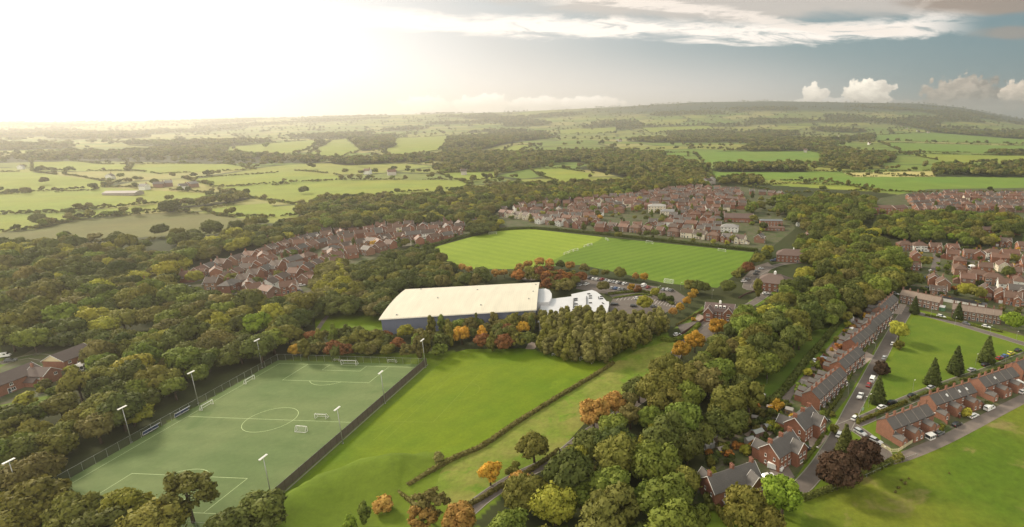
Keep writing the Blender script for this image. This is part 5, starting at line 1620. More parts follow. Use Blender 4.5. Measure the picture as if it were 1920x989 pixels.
def house_row(pts, pitch, group, kinds='d', flip=0, jitter=0.7, cream=0.12, gap=0.06, turn=0.0, zoff=0, wallset=None, cat='house', maxw=99):
    """houses side by side along a line given in the picture (points on the ground)"""
    P = [G(*p) for p in pts]
    P2 = smooth_line([(p.x, p.y) for p in P], 1.0)
    acc = 0; nextd = pitch * 0.5
    for i in range(len(P2) - 1):
        a, b = P2[i], P2[i + 1]
        acc += (b - a).length
        if acc >= nextd:
            nextd += pitch * hr.uniform(0.93, 1.12)
            if hr.random() < gap: continue
            d = (b - a).normalized()
            rz = math.atan2(d.y, d.x) + (math.pi if flip else 0) + turn + hr.uniform(-.05, .05)
            kd = hr.choice(kinds)
            sc = 1.0
            if kd == 'd': kit = hr.choice(KD); w_ = 'detached brick house'
            elif kd == 's': kit = hr.choice(KS); w_ = 'paired house'
            elif kd == 'g': kit = hr.choice(KG); w_ = 'gabled house'
            elif kd == 'x': kit = hr.choice(KG); rz += math.pi / 2; w_ = 'end-on gabled house'
            elif kd == 't': kit = KT[0]; w_ = 'short terrace'
            else: kit = KBUNG; w_ = 'bungalow'
            x, y = a.x + hr.uniform(-jitter, jitter), a.y + hr.uniform(-jitter, jitter)
            if not free(x, y, pitch * 0.8): continue
            cr = hr.random() < cream
            wall = hr.choice(RENDERS) if cr else hr.choice(BRICKS)
            ri = hr.randrange(5)
            j = hr.uniform(.85, 1.15)
            roof = tuple(c * j for c in ROOFS[ri])
            z = float(terrain(x, y)) if y > 500 else 0
            place(kit, {'s': 'semi_detached_house', 't': 'terraced_house_row', 'b': 'bungalow'}.get(kd, 'brick_house' if not cr else 'rendered_house'), x, y, rz, wall, roof, cat, group,
                  look='%s %s %s' % (ROOFW[ri], 'pale rendered' if cr else 'brick', w_.replace('brick ', '')), z=z, maxparts=maxw, door=hr.choice([(0.5, 0.5, 0.48), (0.06, 0.08, 0.12), (0.15, 0.03, 0.02), (0.03, 0.08, 0.04)]))


ESTATE = 'houses of the brick estate behind the wood'
house_row([(345,532),(372,520),(405,508),(445,496),(490,482),(535,467),(590,453),(650,444),(700,438),(760,434),(830,430),(895,424)], 12.5, ESTATE, 'ddgx', flip=0, maxw=6)
house_row([(500,462),(560,448),(620,440),(700,431),(780,427),(890,418)], 13, ESTATE, 'ddg', flip=1, maxw=5)
house_row([(395,545),(440,524),(480,508),(525,490),(570,474),(620,460),(680,450),(740,443),(800,438),(870,432)], 12.5, ESTATE, 'ddgx', flip=1, maxw=6)
house_row([(425,550),(470,530),(520,508),(570,493),(620,478),(680,464),(740,453),(800,447),(860,440)], 12.5, ESTATE, 'ddxs', flip=0, maxw=6)
house_row([(460,556),(500,547),(530,532),(560,520),(590,508),(620,492),(670,482),(710,473),(750,462),(800,456),(845,448)], 13, ESTATE, 'dgxd', flip=1, maxw=6)
house_row([(490,560),(520,552),(545,548)], 12, ESTATE, 'dx', flip=0, gap=0)
house_row([(575,556),(588,552)], 12, ESTATE, 'dx', flip=0, gap=0)
house_row([(570,535),(600,522)], 12, ESTATE, 'dx', flip=0, gap=0)
house_row([(262,548),(290,542)], 12, ESTATE, 'x', gap=0)

TOWN = 'houses of the town behind the sports fields'
house_row([(1098,428),(1150,432),(1200,437),(1250,442),(1300,447),(1350,452),(1400,458)], 13.5, TOWN, 'ddsg', flip=0, cream=0.1, maxw=5)
house_row([(1005,419),(1050,423),(1090,430)], 13, TOWN, 'dgx', flip=0, cream=0.4, maxw=4)
house_row([(938,405),(975,410),(1010,414),(1050,415),(1085,418)], 13, TOWN, 'dgx', cream=0.4, maxw=4)
for i, y in enumerate((379, 384, 390, 396, 402, 408)):
    house_row([(935 + (5 - i) * 12, y + 2), (1000, y - 1), (1080, y - 3), (1140, y - 3)], 14, TOWN, 'dgxs', flip=i % 2, cream=0.16, maxw=3)
house_row([(1085,375),(1130,371),(1180,368),(1220,364),(1260,362)], 14, TOWN, 'dgs', cream=0.12, maxw=3)
house_row([(1150,382),(1200,377),(1240,374),(1300,370),(1360,369),(1390,372)], 14, TOWN, 'sgt', flip=1, cream=0.1, maxw=3)
house_row([(1260,385),(1300,380),(1350,378),(1395,380)], 17, TOWN, 'tg', cream=0.05, maxw=3)
house_row([(1265,392),(1310,390),(1350,388),(1400,388)], 17, TOWN, 'tgd', flip=1, cream=0.05, maxw=3)
house_row([(1275,400),(1320,398),(1345,396)], 15, TOWN, 'sgd', cream=0.1, maxw=3)
house_row([(1270,410),(1310,410),(1350,412)], 15, TOWN, 'sd', cream=0.1, flip=1, maxw=3)
house_row([(1215,424),(1260,425),(1300,428),(1340,430)], 14, TOWN, 'sdg', cream=0.1, maxw=3)
house_row([(1230,432),(1300,437),(1360,440)], 14, TOWN, 'dg', cream=0.1, flip=1, maxw=3)
house_row([(1400,365),(1440,366),(1480,372)], 16, TOWN, 'dg', cream=0.1, maxw=3)
house_row([(1150,390),(1190,388),(1215,386)], 14, TOWN, 'sg', cream=0.1, maxw=3)

UP = 'houses of the upper right estate'
for i, y in enumerate((372, 378, 384, 391, 397)):
    house_row([(1700 + i * 4, y + 3), (1780, y - 1), (1850, y), (1950, y + 2)], 14, UP, 'dgst', flip=i % 2, cream=0.05, maxw=3)
house_row([(1765,367),(1830,368),(1950,372)], 15, UP, 'sg', cream=0.05, maxw=3)

def fill(poly, pitch, rowgap, ang, group, kinds, cream, holes=(), seed=0, keep=0.95, maxw=2):
    wp = [tuple(G(*p))[:2] for p in poly]
    c, s_ = math.cos(ang), math.sin(ang)
    us = [p[0] * c + p[1] * s_ for p in wp]; vs = [-p[0] * s_ + p[1] * c for p in wp]
    v = min(vs); row = 0
    while v < max(vs):
        u = min(us) + (row % 2) * 5
        while u < max(us):
            x, y = u * c - v * s_ + hr.uniform(-1.2, 1.2), u * s_ + v * c + hr.uniform(-1.2, 1.2)
            u += pitch * hr.uniform(.95, 1.1)
            px, py, _ = to_pix(x, y, 0)
            if not in_poly([px], [py], poly)[0] or any(in_poly([px], [py], h)[0] for h in holes) or hr.random() > keep: continue
            if not free(x, y, pitch * 0.86): continue
            kd = hr.choice(kinds); kit = {'d': KD, 's': KS, 'g': KG, 'x': KG}[kd][hr.randrange(2)]
            cr = hr.random() < cream; ri = hr.randrange(5); j = hr.uniform(.85, 1.15)
            z = float(terrain(x, y)) if y > 500 else 0
            place(kit, 'rendered_house' if cr else 'brick_house', x, y, ang + (math.pi if row % 2 else 0) + (math.pi / 2 if kd == 'x' else 0) + hr.uniform(-.06, .06), hr.choice(RENDERS) if cr else hr.choice(BRICKS), tuple(q * j for q in ROOFS[ri]), 'house', group,
                  look='%s %s %s' % (ROOFW[ri], 'pale rendered' if cr else 'brick', {'d': 'detached house', 's': 'paired house', 'g': 'gabled house', 'x': 'end-on gabled house'}[kd]), z=z, maxparts=maxw)
        v += rowgap; row += 1
TGREEN = [(1130,424),(1120,404),(1200,396),(1262,400),(1250,416),(1190,426)]

MIDR = 'houses of the right-hand estate beyond the cottages'
def one(kit, px, py, rot, wall, roof, look, name='brick_house', cat='house', group=MIDR, zz=0, scale=1.0, maxw=99, label=None):
    p = G(px, py); OCC.append((p.x, p.y, 9))
    return place(kit, name, p.x, p.y, math.radians(rot), wall, roof, cat, group, look=look, label=label, z=p.z, scale=scale, maxparts=maxw)
B0_, B1_, B2_ = BRICKS[0], BRICKS[1], BRICKS[2]
RB0, RB1, SL = ROOFS[0], ROOFS[1], ROOFS[3]
for a in [
    (KS[0],1695,468,0,B1_,RB0,'hipped brick paired house'), (KS[0],1722,470,0,RENDERS[1],RB0,'white-fronted hipped paired house'), (KD[0],1752,472,-10,B1_,RB0,'brown-tiled brick house with a wing'),
    (KD[1],1784,474,-5,B1_,RB1,'reddish-tiled brick house with a wing'), (KG[1],1818,484,-15,B1_,RB0,'brick gabled house'), (KG[2],1836,487,60,B1_,RB0,'end-on brick gabled house'), (KS[0],1861,484,-12,RENDERS[1],RB0,'white-walled hipped paired house'),
    (KS[1],1892,485,-10,BRICKS[3],RB1,'reddish-tiled paired brick house'), (KG[2],1684,487,75,B1_,RB0,'end-on brick gabled house'), (KG[0],1716,488,80,B1_,RB1,'reddish-tiled end-on brick gabled house'), (KBUNG,1695,500,-20,B0_,ROOFS[2],'dark-tiled bungalow'),
    (KBUNG,1712,505,-15,B0_,RB0,'brown-tiled bungalow'), (KS[0],1797,498,65,B1_,RB0,'hipped brick paired house'), (KS[0],1797,514,72,BRICKS[3],RB0,'hipped pale brick paired house'), (KD[3],1878,508,75,RENDERS[0],RB0,'cream rendered house'),
    (KS[0],1832,526,-25,B1_,RB0,'hipped brick paired house'), (KS[0],1860,532,-22,BRICKS[3],RB0,'hipped pale brick paired house'), (KG[0],1882,543,-20,RENDERS[1],RB0,'white rendered gabled house'), (KS[0],1909,538,60,RENDERS[1],RB0,'white rendered hipped house'),
    (KD[2],1847,556,70,B0_,ROOFS[2],'dark-tiled brick house'), (KD[4],1875,564,68,B1_,RB0,'brown-tiled brick house'), (KD[0],1896,570,-25,B1_,RB0,'brown-tiled brick house with a garage'), (KS[1],1928,572,-20,B1_,RB0,'brown-tiled brick house'),
    (KG[0],1750,534,70,B1_,RB0,'end-on brick gabled house'), (KG[2],1767,542,75,BRICKS[3],RB0,'end-on pale brick gabled house'), (KBUNG,1758,550,-20,BRICKS[3],ROOFS[2],'low dark-roofed bungalow'), (KG[1],1852,440,-15,B0_,RB0,'long brick gabled house'),
    (KD[0],1883,462,-20,B0_,ROOFS[2],'dark-tiled brick house'), (KG[0],1905,440,60,B1_,RB1,'reddish-tiled brick house'), (KG[2],1917,428,80,RENDERS[0],RB0,'pale end-on house'), (KBUNG,1641,440,-10,BRICKS[4],SL,'grey-roofed bungalow'), (KG[2],1671,420,70,B1_,RB1,'end-on brick gabled house'), (KG[0],1709,420,70,B1_,RB1,'end-on brick gabled house'),
    (KBUNG,1582,428,-10,BRICKS[4],SL,'grey-roofed bungalow'), (KG[2],1513,453,80,B1_,RB1,'small end-on brick house'), (KG[0],1500,424,-10,RENDERS[1],SL,'white grey-roofed house'), (KD[1],1424,454,60,BRICKS[3],SL,'pale brick grey-roofed house'), (KG[0],1900,520,-15,B1_,RB0,'brown-tiled brick house'),
    (KD[2],1925,505,-15,B1_,RB0,'brown-tiled brick house'), (KG[1],1930,545,-15,B1_,RB0,'brown-tiled brick house'), (KS[1],1920,470,-10,B1_,RB0,'brown-tiled paired house')]:
    one(*a[:6], a[6])

fill([(935,410),(945,396),(1020,374),(1180,356),(1290,352),(1400,362),(1400,392),(1350,402),(1350,440),(1290,446),(1140,436),(1010,420)], 14.5, 17, math.radians(-8), TOWN, 'dgxs', 0.14, holes=(TGREEN,), keep=0.93)
fill([(1690,400),(1720,378),(1770,366),(1950,366),(1950,400),(1800,398)], 14.5, 18, math.radians(-6), UP, 'dgsx', 0.06)
fill([(360,530),(400,508),(520,470),(700,432),(885,420),(880,436),(800,450),(740,468),(600,512),(560,545),(440,550)], 14, 19, math.radians(36), ESTATE, 'ddgx', 0.08, keep=0.9)
fill([(1690,482),(1690,462),(1800,470),(1935,478),(1935,590),(1870,578),(1840,560),(1830,540),(1740,545)], 17, 19, math.radians(-20), MIDR, 'dgs', 0.2, holes=([(1735,470),(1765,470),(1770,540),(1735,540)],), keep=0.6, maxw=6)
# garages in a row beyond the north cottages
gk = Kit(); gk.wall.box(-2.6, 2.6, -2.8, 2.8, 0, 2.3); gk.roof.box(-2.75, 2.75, -2.95, 2.95, 2.302, 2.5); gk.part('garage_door', GDOOR, (-1.3, -2.81, 0)).part('garage_door', GDOOR, (1.25, -2.81, 0)); gk.done()
for i in range(9):
    p = G(1768 + i * 9.0, 563 + i * 1.7)
    place(gk, 'garage', p.x, p.y, math.radians(-38), RENDERS[1] if i % 3 else BRICKS[3], (0.055, 0.055, 0.06), 'garage', 'garages beyond the north cottages', look='flat dark-roofed garage')

# larger blocks
one(k_block(26, 11, 8.4, 2.6, 7, 3), 1652, 402, -8, B1_, RB0, None, 'apartment_block', 'apartment block', None, label='long three-storey orange brick apartment block at the left end of the upper right estate')
one(k_block(20, 11, 8.4, 2.6, 5, 3), 1683, 402, 25, B1_, RB0, None, 'apartment_block', 'apartment block', None, label='shorter three-storey brick apartment wing joining the long block in the upper right estate')
one(k_block(34, 10, 5.5, 2.6, 9, 2), 1792, 374, -4, B1_, RB1, None, 'apartment_block', 'apartment block', None, label='long low brick block along the top of the upper right estate')
one(k_block(22, 14, 8.0, 2.4, 6, 3, True), 1232, 398, 0, RENDERS[0], (0.30, 0.29, 0.27), None, 'town_hall', 'town building', None, label='large cream rendered block with grey hipped roof in the town centre')
one(k_block(20, 10, 5.6, 2.4, 6, 2, True), 1254, 405, -8, RENDERS[0], (0.20, 0.20, 0.20), None, 'rendered_block', 'town building', None, label='lower cream and grey block right of the large cream block in the town')
one(k_block(24, 12, 5.5, 1.8, 7, 2), 1312, 396, -6, (0.33, 0.11, 0.06), RB1, None, 'brick_block', 'town building', None, label='wide bright red brick block in the middle of the town')
one(k_block(32, 13, 5.0, 4.2, 8, 1), 1385, 416, -10, B0_, (0.11, 0.07, 0.058), None, 'brick_hall', 'town building', None, label='long brick hall with wide brown roof at the right of the town')
one(k_block(18, 12, 5.0, 3.0, 5, 2, True), 1368, 434, -10, RENDERS[1], (0.24, 0.23, 0.22), None, 'school_building', 'town building', None, label='white-fronted building with pale grey roof right of the town')
one(k_block(24, 11, 5.8, 1.2, 7, 2, True), 1445, 423, -4, B1_, (0.13, 0.14, 0.15), None, 'office_block', 'town building', None, label='flat grey-roofed two-storey brick block behind the brick offices')
one(k_block(22, 9, 3.0, 1.2, 6, 1, True), 1450, 432, -4, B0_, RB0, None, 'brick_annexe', 'town building', None, label='single-storey brown-roofed wing in front of the grey-roofed brick block')
one(k_block(10, 9, 5.2, 2.5, 3, 2), 1347, 366+6, 0, B0_, SL, None, 'brick_house', 'house', TOWN, label='slate grey gabled block at the back right of the town')
one(k_block(14, 10, 5.5, 3, 4, 2), 1243, 370, 0, RENDERS[1], SL, None, 'rendered_house', 'house', TOWN, label='bright white house standing at the back of the town')

# two hipped offices and the lodge with dormers
ok_ = k_block(22, 16, 5.6, 5.0, 6, 2, True)
cup = MB(); cup.box(-0.8, 0.8, -0.8, 0.8, -0.4, 1.3); cup.tube((0, 0, 1.302), (0, 0, 2.2), 1.2, 0.05, 4)
ok_.part('cupola', cup.mesh('cupola', M['paint']), (0, 0, 10.6)); 
one(ok_, 1452, 541, -22, B0_, (0.125, 0.085, 0.07), None, 'office_building', 'office', None, label='square hipped brick office with white roof turret beside its small car park')
ok2 = k_block(27, 13, 5.6, 4.2, 8, 2, True); ok2.part('cupola', cup.mesh('cupola', M['paint']), (0, 0, 9.8), scale=(.6, .6, .6))
one(ok2, 1487, 489, -12, B0_, (0.125, 0.08, 0.065), None, 'office_building', 'office', None, label='wide hipped brick office building farther back at the end of the drive')
lk = Kit(); gable_shell(lk.wall, lk.roof, lk.barge, 17, 8.5, 5.4, 3.6)
gable_shell(lk.wall, lk.roof, lk.barge, 5.5, 5.4, 5.4, 3.2, T_at(-5.8, -5.6, 0, math.pi / 2)); gable_shell(lk.wall, lk.roof, lk.barge, 3.2, 5.4, 5.4, 3.0, T_at(5.8, -5.0, 0, math.pi / 2))
dm = MB(); dm.box(-0.7, 0.7, -0.9, 0.9, 0, 1.3); dm.box(-0.5, 0.5, -0.93, -0.902, 0.2, 1.1, 1)
DM = dm.mesh('dormer', [M['paint'], M['glass']])
for x in (-2.0, 0.4, 2.8): lk.part('dormer', DM, (x, -2.3, 6.9))
lk.part('cupola', cup.mesh('cupola', M['paint']), (0, 0, 9.2), scale=(.8, .8, .8))
for x in (-5.8,):
    lk.win('b', x, -8.36, 1.6, 'f').win('b', x, -8.36, 4.2, 'f')
for x in (-2, 0.4, 2.8): lk.win('w', x, -4.26, 4.0, 'f').win('w', x, -4.26, 1.5, 'f')
lk.win('b', 5.8, -6.61, 4.2, 'f').win('b', 5.8, -6.61, 1.6, 'f'); lk.part('door', DOOR, (-2.9, -4.26, 0)); lk.done()
one(lk, 1350, 596, -14, B0_, (0.12, 0.08, 0.072), None, 'lodge', 'lodge', None, label='brick lodge with three white dormers and a white roof turret behind the orange tree')


# ---- brick terraces of the foreground
def terrace_kit(L, D=7.6, E=5.0, R=2.7, n=5, rear=True, skylights=(), bays=True):
    """front faces -y, rear wings towards +y"""
    k = Kit(); gable_shell(k.wall, k.roof, None, L, D, E, R, o=0.12)
    rid = MB(); rid.box(-L / 2 - .15, L / 2 + .15, -0.16, 0.16, E + R + 0.14, E + R + 0.34)
    k.part('ridge_tiles', rid.mesh('ridge_tiles', M['brick']), ck='wall')
    w = L / n
    for i in range(n):
        x = -L / 2 + w * (i + 0.5)
        k.win('w', x + 0.9, -D / 2 - .01, 3.9, 'f')
        if bays:
            bm = MB(); bm.box(-1.0, 1.0, -0.7, 0, 0, 2.3); br = MB(); br.add([(-1.15, -0.9, 2.302), (1.15, -0.9, 2.302), (1.15, -0.01, 2.302), (-1.15, -0.01, 2.302), (-1.0, -0.05, 2.85), (1.0, -0.05, 2.85)], [(3, 2, 1, 0), (0, 1, 5, 4), (1, 2, 5), (3, 0, 4), (2, 3, 4, 5)])
            k.part('bay', bm.mesh('bay', M['brick']), (x + 0.8, -D / 2, 0), ck='wall'); k.part('bay_roof', br.mesh('bay_roof', M['roof']), (x + 0.8, -D / 2, 0), ck='roof')
            k.win('b', x + 0.8, -D / 2 - .71, 1.3, 'f')
        else: k.win('w', x + 0.9, -D / 2 - .01, 1.4, 'f')
        k.win('n', x - 1.1, -D / 2 - .01, 3.9, 'f')
        k.part('door', DOOR, (x - 1.1, -D / 2 - .01, 0))
        k.win('n', x + 1.3, D / 2 + .01, 3.8, 'b').win('n', x + 1.3, D / 2 + .01, 1.3, 'b')
    for i in range(n + 1):
        x = -L / 2 + w * i + (0.5 if i == 0 else -0.5 if i == n else 0)
        k.part('chimney', CHIM, (x, 0, E + R - 0.2), 0, 'wall')
        if 0 < i < n:
            pm = MB()
            for s_ in (-1, 1):
                sl = R / (D / 2)
                pm.add([(-.1, s_ * (D / 2), E + .18), (.1, s_ * (D / 2), E + .18), (.1, 0, E + R + .20), (-.1, 0, E + R + .20), (-.1, s_ * (D / 2), E + .26), (.1, s_ * (D / 2), E + .26), (.1, 0, E + R + .28), (-.1, 0, E + R + .28)],
                       [(0, 1, 5, 4), (1, 2, 6, 5), (2, 3, 7, 6), (3, 0, 4, 7), (4, 5, 6, 7)])
            k.part('party_wall_coping', pm.mesh('party_wall_coping', M['stone']), (x, 0, 0))
    if rear:
        for i in range(0, n):
            if i % 2 and n > 3 and False: continue
            x = -L / 2 + w * (i + 0.5) - w * 0.22 * (1 if i % 2 else -1)
            wm = MB(); rm = MB()
            gable_shell(wm, rm, None, 4.2, 2.9, 3.9 if i % 2 else 2.6, 1.2, T_at(0, 0, 0, math.pi / 2), o=0.12)
            k.part('rear_wing', wm.mesh('rear_wing', M['brick']), (x, D / 2 + 2.1, 0), ck='wall'); k.part('rear_wing_roof', rm.mesh('rear_wing_roof', M['roof']), (x, D / 2 + 2.1, 0), ck='roof')
            k.win('n', x, D / 2 + 4.21, 1.4, 'b')
    for x in skylights:
        k.part('skylight', SKYL, (x, D / 4 * (1 if rear else -1), E + R * 0.5 + 0.2), 0, None, None, math.atan2(R, D / 2) * (-1 if rear else 1))
    gut = MB(); gut.box(-L / 2, L / 2, -D / 2 - 0.32, -D / 2 - 0.20, E - 0.06, E + 0.04); gut.box(-L / 2, L / 2, D / 2 + 0.20, D / 2 + 0.32, E - 0.06, E + 0.04)
    k.part('gutter', gut.mesh('gutter', M['tyre']))
    return k.done()


def terrace_at(a, b, n, flip, label, name='terraced_house_row', roof=(0.092, 0.082, 0.075), wall=BRICKS[0], group='brick terraces round the green', zr=7.7, **kw):
    """ridge ends given in the picture"""
    p = flat_xy(*a, zr); q = flat_xy(*b, zr)
    L = math.dist(p, q); c = ((p[0] + q[0]) / 2, (p[1] + q[1]) / 2)
    rz = math.atan2(q[1] - p[1], q[0] - p[0]) + (math.pi if flip else 0)
    k = terrace_kit(L, n=n, **kw)
    OCC.append((c[0], c[1], L))
    return place(k, name, c[0], c[1], rz, wall, roof, 'terrace', group, label=label)


# western terraces: fronts face the street (right), wings behind (left)
WT = 'brick terraces along the western street'
terrace_at((1674,552),(1648,575), 5, 1, 'farthest brick terrace of the western street, beside the north cottages', group=WT, wall=BRICKS[4])
terrace_at((1663,578),(1628,605), 5, 1, 'second farthest brick terrace of the western street', group=WT, wall=BRICKS[2])
terrace_at((1632,607),(1595,636), 5, 1, 'middle brick terrace of the western street behind the pale green tree', group=WT, wall=BRICKS[0])
terrace_at((1608,649),(1571,678), 4, 1, 'brick terrace between the middle and the long near one, with paved drives in front', group=WT, wall=BRICKS[1])
terrace_at((1574,688),(1521,733), 6, 1, 'nearest and longest brick terrace of the western street with slate roof', group=WT, wall=BRICKS[0])
# southern terraces: fronts face the green (behind), wings and windows towards the viewer
ST = 'brick terraces between the green and the lower right field'
terrace_at((1661,785),(1737,757), 5, 1, 'near slate-roofed brick terrace at the street corner, its blank gable facing left', group=ST, wall=(0.235,0.108,0.066), bays=False)
terrace_at((1742,741),(1818,717), 5, 1, 'middle slate-roofed southern brick terrace with bright skylights', group=ST, wall=(0.235,0.108,0.066), bays=False, skylights=(-8, -3.5, 4))
terrace_at((1834,709),(1897,688), 5, 1, 'upper southern brick terrace with grey roof and white rear windows', group=ST, wall=(0.24,0.11,0.07), bays=False, skylights=(3,))
terrace_at((1905,679),(1980,655), 5, 1, 'brick terrace cut off by the right edge of the picture', group=ST, wall=(0.23,0.105,0.065), bays=False)
# north cottages
NC = 'cottage rows along the north side of the green'
terrace_at((1692,544),(1766,559), 5, 0, 'left cottage row north of the green with weathered brown roof', group=NC, wall=BRICKS[4], roof=(0.21, 0.16, 0.125), zr=7.4, bays=False, rear=False)
terrace_at((1787,570),(1879,583), 6, 0, 'right cottage row north of the green with weathered brown roof', group=NC, wall=BRICKS[4], roof=(0.20, 0.15, 0.12), zr=7.4, bays=False, rear=False)


# three villas at the foot of the street
def villa_kit(L=13, D=8.5, E=5.4, R=3.4, sky=False, conserv=False, verandah=False):
    k = Kit(); gable_shell(k.wall, k.roof, k.barge, L, D, E, R, o=0.25)
    gable_shell(k.wall, k.roof, k.barge, 3.8, 5.6, E, 2.9, T_at(L / 2 - 3.0, -D / 2 - 0.6, 0, math.pi / 2), o=0.25)
    gable_shell(k.wall, k.roof, k.barge, 4.5, 4.2, E - 1.2, 2.2, T_at(-L / 2 + 2.6, D / 2 + 1.2, 0, math.pi / 2), o=0.2)
    for x in (-L / 2 + 0.8, 0.4, L / 2 - 0.8): k.part('chimney', CHIM_L, (x, 0.4, E + R - 0.3), math.pi / 2, 'wall')
    wx = L / 2 - 3.0
    k.win('w', wx - 1.1, -D / 2 - 2.51, 4.0, 'f').win('w', wx + 1.1, -D / 2 - 2.51, 4.0, 'f').win('b', wx, -D / 2 - 2.51, 1.5, 'f')
    for x in (-4.8, -2.8, -0.8): k.win('n', x, -D / 2 - .01, 4.0, 'f').win('n', x, -D / 2 - .01, 1.5, 'f')
    k.part('door', DOOR, (0.5, -D / 2 - .01, 0))
    for f in (1.5, 4.0):
        for y in (-2.2, 1.4): k.win('n', -L / 2 - .01, y, f, 'l'); k.win('n', L / 2 + .01, y, f, 'r')
    k.win('w', -L / 2 + 2.6, D / 2 + 3.46, 2.6, 'b')
    if sky: k.part('skylight', SKYL, (1.5, D / 4, E + R * 0.5 + .2), 0, None, None, -math.atan2(R, D / 2))
    if verandah:
        vm = MB(); vm.box(-6.2, 1.0, -3.0, 0, 2.5, 2.66); vg = MB(); vg.box(-6.1, 0.9, -2.9, -2.82, 0.1, 2.45)
        for x in (-6.1, -3.9, -1.7, 0.6): vm.box(x, x + .15, -2.96, -2.80, 0, 2.5)
        k.part('sunroom_roof', vm.mesh('sunroom_roof', M['galv']), (0, -D / 2 - .02, 0)); k.part('sunroom_glass', vg.mesh('sunroom_glass', M['glass']), (0, -D / 2 - .02, 0))
    if conserv:
        c = MB(); c.box(-1.8, 1.8, 0, 3.4, 0, 0.7); c.box(-1.75, 1.75, 0.05, 3.35, 0.702, 2.1, 1)
        for x in (-1.8, -0.65, 0.5, 1.65): c.box(x, x + .15, 3.30, 3.42, .7, 2.15)
        c.add([(-1.9, -0.02, 2.15), (1.9, -0.02, 2.15), (1.9, 3.5, 2.15), (-1.9, 3.5, 2.15), (0, 0, 3.2), (0, 2.6, 3.2)], [(0, 1, 4), (1, 2, 5, 4), (2, 3, 5), (3, 0, 4, 5), (3, 2, 1, 0)])
        k.part('conservatory', c.mesh('conservatory', [M['paint'], M['glass']]), (2.5, D / 2 + .01, 0))
    return k.done()
VG = 'brick villas at the foot of the western street'
def villa(px, py, rot, label, wall, **kw):
    x, y = flat_xy(px, py, 0); OCC.append((x, y, 14))
    return place(villa_kit(**kw), 'villa', x, y, math.radians(rot), wall, (0.090, 0.081, 0.075), 'house', VG, label=label)
villa(1370, 925, 27, 'slate-roofed brick villa nearest the viewer with a glazed sunroom along its front', BRICKS[2], L=17, verandah=True)
villa(1462, 862, 42, 'middle brick villa with grey slate roof and a bright skylight', BRICKS[0], L=12.5, sky=True)
villa(1503, 812, 48, 'upper brick villa with a white conservatory at its back', BRICKS[0], L=12, conserv=True)

# brick houses at the left edge
def left_house(px, py, rot, L, label, front_cream=True):
    k = Kit(); D, E, R = 10.5, 4.8, 3.0
    gable_shell(k.wall, k.roof, k.barge, L, D, E, R)
    if front_cream:
        g = MB(); g.add([(-D / 2 + .1, -0.06, E), (D / 2 - .1, -0.06, E), (0, -0.06, E + R - 0.06), (-D / 2 + .1, -0.02, E), (D / 2 - .1, -0.02, E), (0, -0.02, E + R - 0.06)], [(0, 1, 2), (5, 4, 3), (0, 3, 4, 1), (1, 4, 5, 2), (2, 5, 3, 0)])
        k.part('gable_panel', g.mesh('gable_panel', M['cream']), (-L / 2, 0, 0), -math.pi / 2)
    for x in (-L / 3, 0, L / 3): k.win('w', x, -D / 2 - .01, 3.7, 'f').win('b', x, -D / 2 - .01, 1.4, 'f')
    wm = MB(); rm = MB(); gable_shell(wm, rm, None, 4.4, 4.2, 2.4, 1.5, T_at(0, 0, 0, math.pi / 2))
    k.part('porch_wing', wm.mesh('porch_wing', M['brick']), (L / 4, -D / 2 - 2.2, 0), ck='wall'); k.part('porch_wing_roof', rm.mesh('porch_wing_roof', M['roof']), (L / 4, -D / 2 - 2.2, 0), ck='roof')
    k.win('w', L / 4, -D / 2 - 4.41, 1.3, 'f'); k.part('door', DOOR, (-1.2, -D / 2 - .01, 0)); k.done()
    x, y = (px, py); OCC.append((x, y, 16))
    r = place(k, 'brick_house', x, y, math.radians(rot), (0.27, 0.12, 0.075), (0.085, 0.06, 0.052), 'house', 'brick houses at the left edge', label=label)
    for c in r.children:
        if c.name.startswith('gable_panel'): c.color = (0.75, 0.66, 0.42, 1)
    return r
left_house(-284.7, 244.5, 88, 14, 'brick house with a cream gable and dark roof at the left, before the wood')
lp_, lq_ = flat_xy(57, 680, 7.8), flat_xy(0, 701, 7.8)
LA_ = math.degrees(math.atan2(lp_[1] - lq_[1], lp_[0] - lq_[0]))
left_house(lp_[0] - 12.5 * math.cos(math.radians(LA_)), lp_[1] - 12.5 * math.sin(math.radians(LA_)), LA_, 25, 'long brick house with dark roof cut by the left edge of the picture')
xg, yg = flat_xy(84, 716, 0)
place(k_simple(9, 7, 4.4, 2.6, 2), 'brick_house', xg, yg, math.radians(LA_ + 90), (0.28, 0.13, 0.085), (0.10, 0.07, 0.06), 'house', 'brick houses at the left edge', label='small gabled brick wing between the cream-gabled house and the long house')

